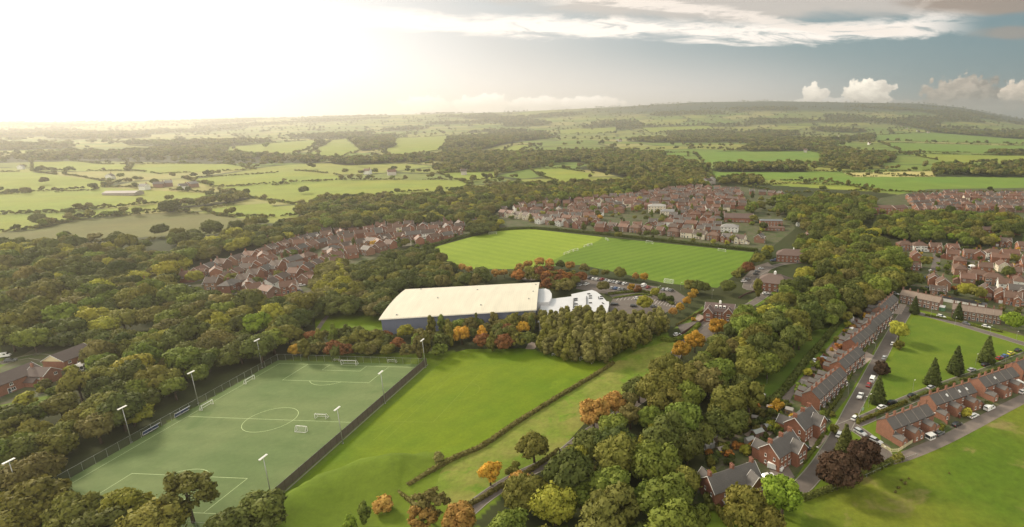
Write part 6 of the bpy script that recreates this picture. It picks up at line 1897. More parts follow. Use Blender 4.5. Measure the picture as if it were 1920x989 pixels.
# ---- the sports hall and its white annexe
def sports_hall():
    a = Vector(flat_xy(710, 597, 10)); b = Vector(flat_xy(1006, 579, 10)); d = Vector(flat_xy(763, 541, 10))
    ux = (b - a).normalized(); uy = Vector((-ux.y, ux.x))
    Lh = (b - a).length; Dh = (d - a).dot(uy)
    rz = math.atan2(ux.y, ux.x)
    r = bpy.data.objects.new('sports_hall', None); COL.objects.link(r); r.location = (a.x, a.y, 0); r.rotation_euler = (0, 0, rz)
    tag(r, 'long sports hall with a huge cream metal roof and blue-grey walls', 'sports hall')
    wl = simple_mat('blue_cladding', (0.17, 0.19, 0.265), 0.5, var=0.1, scale=0.3)
    wg = simple_mat('grey_cladding', (0.36, 0.36, 0.35), 0.5, var=0.08)
    mb = MB(); mb.box(0.8, Lh - 0.8, 1.0, Dh - 1.0, 0, 9.0)
    link('wall', mb.mesh('wall', wl), r)
    mb = MB()
    for k in range(int((Lh - 3) / 3)):
        mb.box(1.5 + k * 3.0, 1.62 + k * 3.0, 0.90, 0.998, 0, 9.0)
    link('cladding_ribs', mb.mesh('cladding_ribs', wl), r)
    mb = MB(); mb.box(Lh - 4.5, Lh - 0.7, 0.86, 0.998 - .11, 0, 9.0)
    link('corner_panel', mb.mesh('corner_panel', wg), r)
    # gently curved roof
    rm, t, bs = new_mat('standing_seam_roof')
    P = t.node('ShaderNodeTexCoord').outputs['Object']; sp = t.node('ShaderNodeSeparateXYZ', ins={0: P})
    seam = t.math('GREATER_THAN', t.math('SINE', t.math('MULTIPLY', sp.outputs[0], 5.2)), 0.93)
    nz = t.math('ADD', t.math('MULTIPLY', t.noise(t.vmath('MULTIPLY', P, (1, 0.15, 1)), 0.35, 5), 0.34), 0.78)
    cc = t.node('ShaderNodeCombineColor', ins={0: nz, 1: nz, 2: nz})
    t.set(bs.inputs['Base Color'], t.mix(1.0, t.mix(t.math('MULTIPLY', seam, 0.3), (0.66, 0.61, 0.48), (0.46, 0.42, 0.32)), cc.outputs[0], 'MULTIPLY'))
    bs.inputs['Roughness'].default_value = 0.42; bs.inputs['Specular IOR Level'].default_value = 0.5
    mb = MB(); n = 14
    vs = []
    for i in range(n + 1):
        v = i / n; y = v * Dh; z = 9.1 + 1.5 * (1 - (2 * v - 1) ** 2)
        vs += [(0, y, z), (Lh, y, z), (0, y, z + 0.35), (Lh, y, z + 0.35)]
    fs = []
    for i in range(n):
        o = 4 * i
        fs += [(o, o + 4, o + 5, o + 1), (o + 2, o + 3, o + 7, o + 6), (o, o + 2, o + 6, o + 4), (o + 1, o + 5, o + 7, o + 3)]
    fs += [(0, 1, 3, 2), (4 * n, 4 * n + 2, 4 * n + 3, 4 * n + 1)]
    mb.add(vs, fs)
    roof = link('roof', mb.mesh('roof', rm), r)
    mb = MB(); mb.box(0, Lh, -0.25, -0.01, 8.95, 9.2); link('gutter', mb.mesh('gutter', M['paint']), r)
    for x, y in ((8, 4), (10, Dh - 3), (Lh * .55, Dh * .75), (Lh * .62, Dh * .2), (Lh - 5, Dh * .3), (Lh - 3, Dh * .55), (Lh - 2, Dh * .85), (Lh * 0.3, Dh * 0.5)):
        v = y / Dh; z = 9.45 + 1.5 * (1 - (2 * v - 1) ** 2)
        mb = MB(); mb.box(-0.45, 0.45, -0.35, 0.35, -0.1, 0.35); mb.tube((0, 0, .352), (0, 0, .6), .18, .18, 8)
        link('roof_vent', mb.mesh('roof_vent', M['galv']), roof, (x, y, z))
    mb = MB(); mb.box(Lh - 0.9, Lh - 0.1 + .05, Dh * 0.35, Dh * 0.35 + 3, 0, 2.6); link('door', mb.mesh('door', M['galv']), r)
    return a, ux, uy, Lh, Dh, rz


HA, HX, HY, HL, HD, HRZ = sports_hall()


def annexe():
    def loc(px, py, z):
        q = Vector(flat_xy(px, py, z)) - HA; return q.dot(HX), q.dot(HY)
    r = bpy.data.objects.new('annexe', None); COL.objects.link(r); r.location = (HA.x, HA.y, 0); r.rotation_euler = (0, 0, HRZ)
    tag(r, 'white flat-roofed annexe with a curved end beside the sports hall, dark frames on its roof', 'annexe')
    wm, t, bs = new_mat('white_membrane'); P = t.node('ShaderNodeTexCoord').outputs['Object']
    nz = t.math('ADD', t.math('MULTIPLY', t.noise(P, 0.15, 4), 0.12), 0.50); cc = t.node('ShaderNodeCombineColor', ins={0: nz, 1: nz, 2: t.math('MULTIPLY', nz, 1.02)})
    t.set(bs.inputs['Base Color'], cc.outputs[0]); bs.inputs['Roughness'].default_value = 0.4
    Z = 5.5
    def slab(name, pts, z0, z1, mat, par):
        area = sum(pts[i][0] * pts[(i + 1) % len(pts)][1] - pts[(i + 1) % len(pts)][0] * pts[i][1] for i in range(len(pts)))
        if area < 0: pts = pts[::-1]
        n = len(pts); mb = MB(); mb.add([(p[0], p[1], z0) for p in pts] + [(p[0], p[1], z1) for p in pts], [tuple(range(n - 1, -1, -1)), tuple(range(n, 2 * n))] + [(k, (k + 1) % n, n + (k + 1) % n, n + k) for k in range(n)])
        return link(name, mb.mesh(name, mat), par)
    out_px = [(1008, 604), (1016, 562), (1040, 560), (1072, 556), (1071, 552), (1090, 548), (1110, 544), (1118, 547), (1126, 553), (1133, 560), (1137, 565), (1142, 566), (1142, 572), (1139, 584), (1133, 594), (1100, 601), (1060, 603)]
    pts = [loc(p[0], p[1], Z) for p in out_px]
    c = Vector((sum(p[0] for p in pts) / len(pts), sum(p[1] for p in pts) / len(pts)))
    slab('wall', [tuple(c + (Vector(p) - c) * 0.975) for p in pts], 0, Z - 0.42, M['cream'], r).color = (0.55, 0.55, 0.52, 1)
    roof = slab('roof', pts, Z - 0.4, Z, wm, r)
    # raised link beside the hall
    lp = [(HL - 0.7, 18), (HL - 0.7, 46), (HL + 4, 46), (HL + 6.5, 42), (HL + 8, 34), (HL + 8, 26), (HL + 6.5, 18)]
    slab('link_block', lp, 0, 7.6, wm, r)
    # roof-top frames
    fm = simple_mat('dark_frame', (0.05, 0.05, 0.05), 0.6)
    for a_, b_ in (((1076, 561), (1075, 579)), ((1100, 557), (1100, 577)), ((1073, 582), (1099, 578)), ((1056, 584), (1064, 584)), ((1122, 558), (1123, 562)), ((1132, 571), (1129, 569)), ((1083, 586), (1081, 582))):
        p, q = loc(*a_, Z), loc(*b_, Z)
        mb = MB(); mb.tube((*p, Z + .45), (*q, Z + .45), .30, .30, 4)
        for s_ in (0.1, 0.5, 0.9):
            x, y = p[0] + (q[0] - p[0]) * s_, p[1] + (q[1] - p[1]) * s_
            mb.box(x - .08, x + .08, y - .08, y + .08, Z, Z + .3)
        link('duct', mb.mesh('duct', fm), roof)
    for px, py in ((1077, 561), (1077, 564), (1077, 571), (1077, 576), (1101, 552), (1104, 556), (1104, 560), (1104, 569), (1125, 557), (1125, 561)):
        p = loc(px + 3, py, Z)
        mb = MB(); mb.box(-1.0, 1.0, -0.3, 0.3, 0, 0.55); mb.box(-0.9, 0.9, -0.2, 0.2, 0.552, 0.62)
        link('roof_unit', mb.mesh('roof_unit', fm), roof, (*p, Z + .002))
annexe()

# farm and far buildings
farm_k = k_block(46, 18, 4.0, 2.6, 6, 1)
one(farm_k, 232, 366, 5, (0.30, 0.25, 0.22), (0.15, 0.13, 0.12), None, 'farm_shed', 'barn', None, label='long grey-roofed farm shed in the fields at the left', maxw=0)
for i, (x, y, s_) in enumerate([(272,357,0.9),(300,352,0.6),(318,350,0.6),(345,356,0.7),(362,352,0.6),(208,337,0.6),(40,318,0.8)]):
    one(KG[i % 3], x, y, 20 * i, RENDERS[1] if i in (0, 3, 5, 6) else BRICKS[4], ROOFS[3] if i % 2 else (0.2, 0.19, 0.18), 'small farm building', 'farmhouse', 'house', 'farm buildings in the left fields', scale=1.3, maxw=0)
for i, (x, y) in enumerate([(690,327),(735,329),(1228,262),(1158,266),(1163,266),(1510,286),(1630,272),(1326,347),(1335,345),(1570,258),(1590,257),(1295,250),(1318,251),(1680,240),(1700,243),(1720,247),(1740,250),(870,328),(640,258),(1690,238),(1790,246)]):
    one(KG[i % 3], x, y, 33 * i, (0.5, 0.45, 0.4) if i % 3 else RENDERS[1], ROOFS[i % 5], 'small far farmhouse', 'farmhouse', 'house', 'farmhouses scattered over the far fields', scale=1.5, maxw=0)


# houses past the 300 that show largest become one far mass
def merge_far_houses():
    bpy.context.view_layer.update()
    roots = [o for o in COL.objects if o.get('category') == 'house' and o.parent is None]
    def far(o):
        px, py, d = to_pix(o.location.x, o.location.y, o.location.z)
        return float(d) + (0 if -10 < px < 1930 else 1e5)
    roots.sort(key=far)
    keep, rest = roots[:300], [o for o in roots[300:] if far(o) < 1e5]
    gone = [o for o in roots[300:] if far(o) >= 1e5]
    V = []; F = []; MI = []; C = []; mats = []
    n0 = 0
    def take(o, parentM):
        nonlocal n0
        Mx = parentM @ o.matrix_basis
        if o.data is not None and not o.name.startswith(('window', 'door')):
            me = o.data
            for v in me.vertices: V.append(tuple(Mx @ v.co))
            for p in me.polygons:
                F.append(tuple(i + n0 for i in p.vertices))
                m_ = me.materials[p.material_index]; m_ = {'brickwork': M['brick_far'], 'roof_tiles': M['roof_far']}.get(m_.name, m_)
                if m_ not in mats: mats.append(m_)
                MI.append(mats.index(m_)); C.extend([tuple(o.color)] * len(p.vertices))
            n0 += len(me.vertices)
        for c in o.children: take(c, Mx)
    for r in rest: take(r, Matrix())
    dead = set()
    def collect(o):
        dead.add(o)
        for c in o.children: collect(c)
    for r in rest + gone: collect(r)
    if V:
        me = bpy.data.meshes.new('distant_houses'); me.from_pydata(V, [], F)
        for m_ in mats: me.materials.append(m_)
        me.polygons.foreach_set('material_index', MI)
        ca = me.color_attributes.new('house_tint', 'FLOAT_COLOR', 'CORNER')
        ca.data.foreach_set('color', np.array([(c[0], c[1], c[2], 1.0) for c in C], np.float32).ravel())
        me.update(); tag(link('distant_houses', me), None, None, None, 'stuff')
    global LABEL_QUEUE
    LABEL_QUEUE = [q for q in LABEL_QUEUE if q[0] not in dead]
    bpy.data.batch_remove(list(dead))
    print('houses kept', len(keep), 'merged', len(rest), 'outside', len(gone))
merge_far_houses()
# ------------------------------------------------------------------ cars and vans
def prof_body(mb, prof, w0, w1, mi=0):
    """profile (x, z) made into a body; w0 = half width low, w1 = half width high"""
    zs = [p[1] for p in prof]; z0, z1 = min(zs), max(zs)
    n = len(prof)
    def hw(z): return w0 + (w1 - w0) * ((z - z0) / (z1 - z0)) ** 2
    vs = [(p[0], -hw(p[1]), p[1]) for p in prof] + [(p[0], hw(p[1]), p[1]) for p in prof]
    fs = [(k, n + k, n + (k + 1) % n, (k + 1) % n) for k in range(n)] + [tuple(range(n)), tuple(range(2 * n - 1, n - 1, -1))]
    mb.add(vs, fs, mi)


def wheel_mesh():
    mb = MB(); mb.tube((0, -0.11, 0), (0, 0.11, 0), 0.33, 0.33, 14); mb.tube((0, -0.125, 0), (0, 0.125, 0), 0.2, 0.2, 10, 1)
    return mb.mesh('wheel', [M['tyre'], M['alloy']])
WHEEL = wheel_mesh()


def car_kit(style):
    k = Kit(); k.wall = MB(); b = MB(); g = MB(); r = MB()
    if style == 'hatch':
        L = 4.1; prof_body(b, [(-2.0, .35), (-2.05, .75), (-1.95, .98), (0.95, .98), (1.85, .80), (2.05, .62), (2.02, .32)], .84, .80)
        prof_body(g, [(-1.90, .982), (-1.45, 1.42), (0.05, 1.45), (0.95, .982)], .76, .58); prof_body(r, [(-1.48, 1.452), (-1.40, 1.50), (0.0, 1.52), (0.12, 1.452)], .62, .54)
        wx = 1.28
    elif style == 'estate':
        L = 4.6; prof_body(b, [(-2.3, .35), (-2.35, .78), (-2.25, 1.0), (1.05, 1.0), (2.1, .82), (2.32, .62), (2.28, .32)], .88, .84)
        prof_body(g, [(-2.2, 1.002), (-1.9, 1.45), (0.0, 1.48), (1.0, 1.002)], .80, .62); prof_body(r, [(-1.95, 1.482), (-1.85, 1.54), (-0.05, 1.56), (0.1, 1.482)], .66, .58)
        wx = 1.42
    elif style == 'pickup':
        L = 5.1; prof_body(b, [(-2.5, .45), (-2.55, 1.05), (1.3, 1.1), (2.4, .98), (2.55, .7), (2.5, .42)], .92, .88)
        prof_body(g, [(-0.7, 1.102), (-0.45, 1.68), (0.55, 1.70), (1.3, 1.102)], .84, .68); prof_body(r, [(-0.5, 1.702), (-0.45, 1.76), (0.5, 1.78), (0.65, 1.702)], .72, .64)
        wx = 1.6
    else:
        L = 4.9; prof_body(b, [(-2.4, .35), (-2.45, 1.9), (-2.3, 2.0), (0.9, 2.0), (1.25, 1.9), (1.75, 1.25), (2.35, 1.05), (2.45, .6), (2.4, .32)], .95, .84)
        prof_body(g, [(1.27, 1.88), (1.70, 1.32), (1.80, 1.30), (1.35, 1.90)], .82, .80); wx = 1.5
        g.box(0.35, 1.1, -.985, .985, 1.25, 1.75); g.box(-2.47, -2.44, -.7, .7, 1.3, 1.8)
    k.part('body', b.mesh('body', M['carpaint']), ck='wall'); k.part('windows', g.mesh('windows', M['glass']))
    if r.v: k.part('car_roof', r.mesh('car_roof', M['carpaint']), ck='wall')
    yy = .80
    for x in (-wx, wx):
        for y in (-yy, yy): k.part('wheel', WHEEL, (x, y, .33))
    h = MB(); h.box(-.04, .06, -.2, .2, -.09, .09); HL_ = h.mesh('headlight', M['lampglass']); h2 = MB(); h2.box(-.05, .04, -.12, .12, -.12, .12); TL_ = h2.mesh('tail_light', M['redlens'])
    for y in (-.58, .58):
        k.part('headlight', HL_, (L / 2 - .04, y, .68)); k.part('tail_light', TL_, (-L / 2 - .02, y * 1.1, .82))
        return k


CK = {s: car_kit(s) for s in ('hatch', 'estate', 'van', 'pickup')}
CC = {'white': (0.78, 0.78, 0.76), 'silver': (0.42, 0.43, 0.44), 'grey': (0.14, 0.145, 0.15), 'black': (0.018, 0.018, 0.02), 'dark blue': (0.03, 0.05, 0.13), 'blue': (0.07, 0.14, 0.33), 'red': (0.30, 0.03, 0.025), 'yellow': (0.62, 0.55, 0.06), 'green': (0.20, 0.26, 0.08)}


def car(px, py, rot, colr, style='hatch', group=None, small=False, label=None, z=0.0):
    x, y = flat_xy(px, py, 0.6); k = CK[style]
    z = 0.07
    r = bpy.data.objects.new({'van': 'parked_van', 'pickup': 'pickup_truck'}.get(style, 'parked_car'), None); COL.objects.link(r)
    r.location = (x, y, z); r.rotation_euler = (0, 0, math.radians(rot)); r.scale = (1.08,) * 3
    for nm, me, loc, rt, ck, par, scl in k.parts:
        if small and nm in ('headlight', 'tail_light'): continue
        link(nm, me, r, loc, rt, None, CC[colr])
    tag(r, label, {'van': 'van', 'pickup': 'pickup'}.get(style, 'car'), group)
    if not label: queue_label(r, {'hatch': '%s hatchback', 'estate': '%s long car', 'van': '%s van', 'pickup': '%s pickup'}[style] % colr, px, py)


def rdir(a, b):
    p, q = Vector(flat_xy(*a)), Vector(flat_xy(*b)); return math.degrees(math.atan2(q.y - p.y, q.x - p.x))
WS = rdir((1545, 862), (1650, 670)); SS = rdir((1680, 760), (1860, 693)); LN = rdir((1690, 858), (1880, 768)); NS = rdir((1730, 590), (1850, 624)); AL = rdir((1478, 742), (1570, 640))
G1 = 'cars parked along the western street'; G2 = 'cars parked along the street south of the green'; G3 = 'cars parked on the lane behind the southern terraces'; G4 = 'cars parked north of the green'
for a in [(1574,815,WS,'white','hatch',G1),(1603,784,SS+20,'white','hatch',G1),(1613,743,WS,'white','pickup',G1),(1629,722,WS,'red','hatch',G1),(1636,712,WS,'white','van',G1),(1658,671,WS,'silver','hatch',G1),(1674,645,WS,'white','hatch',G1),
          (1613,811,-58,'silver','estate',G1),(1642,827,-50,'silver','estate',G1),(1512,841,-30,'black','estate',G1),(1544,788,10,'black','hatch',G1),(1440,893,20,'white','hatch',G1),
          (1654,764,SS,'white','hatch',G2),(1672,755,SS,'black','estate',G2),(1710,742,SS,'black','hatch',G2),(1746,727,SS,'silver','hatch',G2),(1822,694,SS,'silver','hatch',G2),(1847,684,SS,'black','hatch',G2),(1874,672,SS,'red','hatch',G2),(1884,668,SS,'blue','hatch',G2),(1896,663,SS,'yellow','hatch',G2),(1909,657,SS,'black','hatch',G2),
          (1761,813,LN,'grey','hatch',G3),(1794,796,LN,'black','hatch',G3),(1825,780,LN,'white','estate',G3),(1855,766,LN,'white','van',G3),(1918,735,LN,'white','hatch',G3),
          (1765,594,NS,'white','estate',G4),(1849,613,NS,'white','hatch',G4),(1812,607,NS,'grey','hatch',G4),(1527,678,AL,'white','pickup',None),(1679,551,NS,'white','hatch',G4),(1736,522,-20,'dark blue','hatch',None),(1744,508,80,'white','hatch',None),
          (1270,628,15,'white','hatch',None),(1436,551,10,'white','hatch',None),(6,668,30,'white','van',None),(20,676,20,'grey','hatch',None)]:
    car(*a)
car(1454, 877, -28, 'white', 'van', None, label='white van on the red paved drive beside the middle villa')
CP = 'cars in the car park behind the annexe'
HANG = math.degrees(HRZ)
for x, y, c, s_ in [(1106,522,'black','hatch'),(1113,523,'white','hatch'),(1120,524,'white','estate'),(1129,524,'red','hatch'),(1137,526,'silver','hatch'),(1143,528,'white','hatch'),(1152,529,'silver','hatch'),(1158,530,'white','hatch'),(1164,531,'black','hatch'),(1171,532,'white','estate'),
                    (1100,533,'white','estate'),(1087,535,'silver','hatch'),(1148,540,'silver','hatch'),(1155,541,'blue','hatch'),(1162,542,'silver','hatch'),(1169,543,'grey','hatch'),(1207,536,'white','van'),(1215,539,'red','hatch'),(1236,541,'green','hatch'),(1244,543,'silver','hatch'),(1252,543,'white','hatch'),(1259,545,'grey','hatch'),
                    (1195,560,'white','hatch'),(1152,571,'black','estate'),(1188,574,'black','hatch'),(1225,575,'grey','hatch')]:
    car(x, y, 62 if y < 556 else 8, c, s_, CP, True)
OP = 'cars by the brick offices'
for x, y, c in [(1395,528,'white'),(1402,524,'grey'),(1417,514,'black'),(1420,509,'grey'),(1427,504,'silver'),(1455,488,'blue'),(1449,489,'dark blue'),(1010,507,'white'),(1004,506,'white')]:
    car(x, y, 10, c, 'hatch', OP if x > 1100 else 'cars on the track end behind the hall', True)
for x, y, c in [(385,533,'white'),(566,535,'white'),(560,546,'grey'),(520,520,'white'),(616,500,'silver'),(640,472,'white'),(700,468,'white'),(470,545,'grey'),(350,537,'silver'),(610,488,'black'),(735,448,'white'),(800,437,'silver')]:
    car(x, y, 25, c, 'hatch', 'cars in the brick estate', True)
for x, y, c in [(1770,480,'silver'),(1858,490,'silver'),(1790,482,'white'),(1818,510,'white'),(1813,525,'silver'),(1872,545,'white'),(1888,487,'white'),(1706,530,'silver'),(1740,540,'black')]:
    car(x, y, 15, c, 'hatch', 'cars in the right-hand estate', True)

# ------------------------------------------------------------------ floodlights
AXZ = math.atan2(axis.y, axis.x)
def floodlight(px, py, label, H=13.8, top_px=None):
    x, y = flat_xy(px, py)
    r = bpy.data.objects.new('floodlight', None); COL.objects.link(r); r.location = (x, y, 0); r.rotation_euler = (0, 0, AXZ)
    tag(r, label, 'floodlight', 'floodlights round the artificial pitch')
    mb = MB(); mb.tube((0, 0, 0), (0, 0, H), 0.16, 0.085, 10); mb.box(-.25, .25, -.25, .25, 0, 0.25); link('mast', mb.mesh('mast', M['galv'], True), r)
    mb = MB(); mb.box(-1.6, 1.6, -.05, .05, H, H + .12); link('crossbar', mb.mesh('crossbar', M['galv']), r)
    mb = MB(); mb.box(-.36, .36, -.28, .28, -.12, .12); mb.box(-.31, .31, -.23, .23, -.14, -.122, 1)
    me = mb.mesh('lamp_head', [M['goalwhite'], M['lampglass']])
    for x_ in (-1.15, -0.35, 0.45, 1.2): link('lamp_head', me, r, (x_, 0, H + .25), (math.radians(-12), 0, 0))
for px, py, l in [(42,940,'floodlight mast nearest the viewer on the left side of the turf pitch'),(247,830,'second left floodlight mast beside the nearer blue dugout'),(372,757,'third left floodlight mast beside a white goal'),(492,690,'farthest left floodlight mast before the wood corner'),
                  (798,690,'farthest right floodlight mast at the pitch corner before the tree belt'),(722,757,'second farthest right floodlight mast rising from the dark fence'),(643,832,'third right floodlight mast rising from the dark fence near the halfway line'),(509,932,'right floodlight mast nearest the viewer at the end of the dark fence')]:
    floodlight(px, py, l)


# ------------------------------------------------------------------ goals and shelters
def goal(px, py, rot, w=7.32, h=2.44, d=2.0, label='', group=None, net=True, world=None, tube=0.075):
    x, y = world if world else flat_xy(px, py)
    r = bpy.data.objects.new('football_goal', None); COL.objects.link(r); r.location = (x, y, 0.03); r.rotation_euler = (0, 0, math.radians(rot))
    tag(r, label, 'goal', group)
    mb = MB(); mb.tube((-w / 2, 0, 0), (-w / 2, 0, h), tube, n=8); mb.tube((w / 2, 0, 0), (w / 2, 0, h), tube, n=8); mb.tube((-w / 2, 0, h), (w / 2, 0, h), tube, n=8)
    link('goal_frame', mb.mesh('goal_frame', M['goalwhite']), r)
    mb = MB(); t2 = tube * .7
    for s_ in (-1, 1):
        mb.tube((s_ * w / 2, 0, h), (s_ * w / 2, d * .4, h), t2, n=6); mb.tube((s_ * w / 2, d * .4, h), (s_ * w / 2, d, .05), t2, n=6); mb.tube((s_ * w / 2, 0, .05), (s_ * w / 2, d, .05), t2, n=6)
    mb.tube((-w / 2, d, .05), (w / 2, d, .05), t2, n=6)
    link('back_frame', mb.mesh('back_frame', M['goalwhite']), r)
    if net:
        mb = MB(); a = w / 2
        mb.add([(-a, .02, h), (a, .02, h), (a, d * .4, h - .02), (-a, d * .4, h - .02), (a, d - .05, .06), (-a, d - .05, .06), (-a, .02, .06), (a, .02, .06)], [(0, 1, 2, 3), (3, 2, 4, 5), (0, 3, 5, 6), (1, 7, 4, 2)])
        link('net', mb.mesh('net', M['netting']), r)
    return r
PR = math.degrees(math.atan2(perp.y, perp.x))
AR = math.degrees(AXZ)
q = PP(PC, -0.3); goal(0, 0, PR, label='full-size white goal on the far goal line of the turf pitch', world=q)
q = PP(PC, PL + .2); goal(0, 0, PR + 180, label='full-size white goal on the near goal line behind the thin tree', world=q)
SG = 'small training goals on the turf pitch'
goal(735, 681, PR, 4.0, 1.6, 1.2, 'small white goal right of the far goal on the turf pitch', SG); goal(631, 678, PR, 2.4, 1.2, 1.0, 'tiny white goal left of the far goal on the turf pitch', SG)
goal(601, 786, PR, 4.4, 2.0, 1.8, 'small netted goal standing just beyond the halfway line', SG); goal(567, 808, PR + 175, 4.4, 2.0, 1.2, 'small white goal standing just in front of the halfway line', SG)
goal(470, 716, AR + 180, 4.9, 2.0, 1.4, 'white goal parked against the left touchline near the far corner'); goal(390, 764, AR + 180, 5.2, 2.0, 1.4, 'white goal parked against the left touchline beside a floodlight')
goal(1068, 674, -32, 6.4, 2.4, 2.2, 'netted white goal at the edge of the willows on the grass pitch'); goal(1098, 680, -30, 7.0, 2.2, 1.6, 'white goal frame tipped beside the netted goal near the willows', net=False)
goal(1040, 668, -20, 3.0, 1.2, 1.0, 'small white goal stored under the willow trees')
goal(924, 440, 15, label='white goal at the far left corner of the pale field'); goal(803, 467, 100, label='white goal at the left end of the pale field'); goal(1217, 457, -35, label='white goal on the far side of the striped field, left one')
goal(1353, 472, -35, label='white goal on the far side of the striped field, right one'); goal(1255, 530, 150, label='white netted goal on the near side of the striped field'); goal(1137, 451, -60, 5, 2.2, 1.6, label='white goal at the far end of the dividing strip')
MS = 'goals stored along the strip between the far fields'
for i, (x, y) in enumerate([(1106,461),(1100,463),(1080,471),(1072,473),(1062,477)]):
    queue_label(goal(x, y, 40 + 5 * i, 5.0, 2.0, 1.6, None, MS), 'white stored goal', x, y)


def dugout(px, py, label):
    x, y = flat_xy(px, py); r = bpy.data.objects.new('dugout', None); COL.objects.link(r); r.location = (x, y, 0.02); r.rotation_euler = (0, 0, AXZ)
    tag(r, label, 'dugout', 'blue team shelters left of the turf pitch')
    L = 6.0
    blue = simple_mat('blue_panel', (0.05, 0.09, 0.24), 0.5)
    mb = MB(); n = 7; vs = []
    for i in range(n + 1):
        an = math.pi / 2 * i / n * 1.1
        for q in (0.0, 0.06): vs += [(-L / 2, -0.9 - 0 + 1.5 * (1 - math.cos(an)) * 0 + (1.1 - (1.1 + q) * math.cos(an)) - .3, (2.0 + q) * math.sin(an)), (L / 2, (1.1 - (1.1 + q) * math.cos(an)) - 1.2, (2.0 + q) * math.sin(an))]
    fs = []
    for i in range(n):
        o = 4 * i; fs += [(o, o + 1, o + 5, o + 4), (o + 2, o + 6, o + 7, o + 3)]
    mb.add(vs, fs); link('shell', mb.mesh('shell', blue), r)
    mb = MB()
    for x_ in (-L / 2, -L / 6, L / 6, L / 2):
        mb.tube((x_, -1.2, 0), (x_, -1.15, 1.0), .07, n=6); mb.tube((x_, -1.15, 1.0), (x_, -.75, 1.75), .07, n=6); mb.tube((x_, -.75, 1.75), (x_, 0, 2.05), .07, n=6)
    mb.tube((-L / 2, 0, 2.05), (L / 2, 0, 2.05), .07, n=6); mb.tube((-L / 2, -1.2, .05), (L / 2, -1.2, .05), .07, n=6)
    link('frame', mb.mesh('frame', M['goalwhite']), r)
    mb = MB(); mb.box(-L / 2 + .1, L / 2 - .1, -.95, -.6, .42, .5); link('bench', mb.mesh('bench', M['goalwhite']), r)
dugout(346, 777, 'blue and white team shelter beside the left touchline, the farther one')
dugout(288, 810, 'blue and white team shelter beside the left touchline, the nearer one')


# ------------------------------------------------------------------ fences
def fence(pts, h, post_gap, mat, label, name='fence', solid_base=0.0, post_r=0.045, group=None):
    P = [Vector((p[0], p[1])) for p in pts]
    r = bpy.data.objects.new(name, None); COL.objects.link(r); r.location = (P[0].x, P[0].y, 0); tag(r, label, 'fence', group)
    o = P[0]
    mb = MB()
    for i in range(len(P) - 1):
        a, b = P[i] - o, P[i + 1] - o
        d = (b - a).normalized(); nn = Vector((-d.y, d.x)) * .012
        vs = [(*(a + nn), .05), (*(b + nn), .05), (*(b + nn), h), (*(a + nn), h), (*(a - nn), .05), (*(b - nn), .05), (*(b - nn), h), (*(a - nn), h)]
        mb.add(vs, [(0, 3, 2, 1), (4, 5, 6, 7)])
    link('mesh_panel', mb.mesh('mesh_panel', mat), r)
    rl = MB()
    for i in range(len(P) - 1):
        a, b = P[i] - o, P[i + 1] - o
        rl.tube((*a, h), (*b, h), .035, n=6)
    link('top_rail', rl.mesh('top_rail', M['galv']), r)
    pm = MB(); pm.tube((0, 0, 0), (0, 0, h + .1), post_r, n=6); pm.box(-.09, .09, -.09, .09, 0, .08)
    PM = pm.mesh('post', M['darkwood'] if mat is M['windbreak'] else M['galv'])
    k = 0
    for i in range(len(P) - 1):
        a, b = P[i] - o, P[i + 1] - o; L = (b - a).length; n = max(1, round(L / post_gap))
        for j in range(n + (i == len(P) - 2)):
            q = a.lerp(b, j / n); link('post', PM, r, (q.x, q.y, 0)); k += 1
    return r
EX = 2.3
fence([PP(PW + EX, -3.6), PP(PW + EX, PL + 7)], 3.4, 3.2, M['windbreak'], 'tall dark windbreak fence along the right side of the turf pitch', post_r=.07)
fence([PP(-3.6, -3.6), PP(-3.6, PL + 7)], 3.0, 4.0, M['wiremesh'], 'thin wire fence along the left side of the turf pitch')
fence([PP(-3.6, -3.8), PP(PW + EX, -3.8)], 3.0, 4.0, M['wiremesh'], 'thin wire fence behind the far goal of the turf pitch')
fence([PP(PW + EX, PL + 7.1), PP(-3.6, PL + 7.1)], 3.0, 4.0, M['wiremesh'], 'thin wire fence at the near end of the turf pitch')
ribbon('path', [PP(PW + EX + 0.6, -3.6), PP(PW + EX + 0.6, PL + 7)], 0.5, 0.07, M['kerb'], None, 'path')
fence([flat_xy(*p) for p in ((1503, 941), (1560, 922), (1625, 895), (1675, 871), (1720, 855))], 1.1, 3.5, M['wiremesh'], 'low wire fence along the top of the lower right field')
fence([flat_xy(*p) for p in ((1488, 600), (1455, 655), (1450, 662))], 1.1, 4, M['wiremesh'], 'low fence crossing the paddock edge')
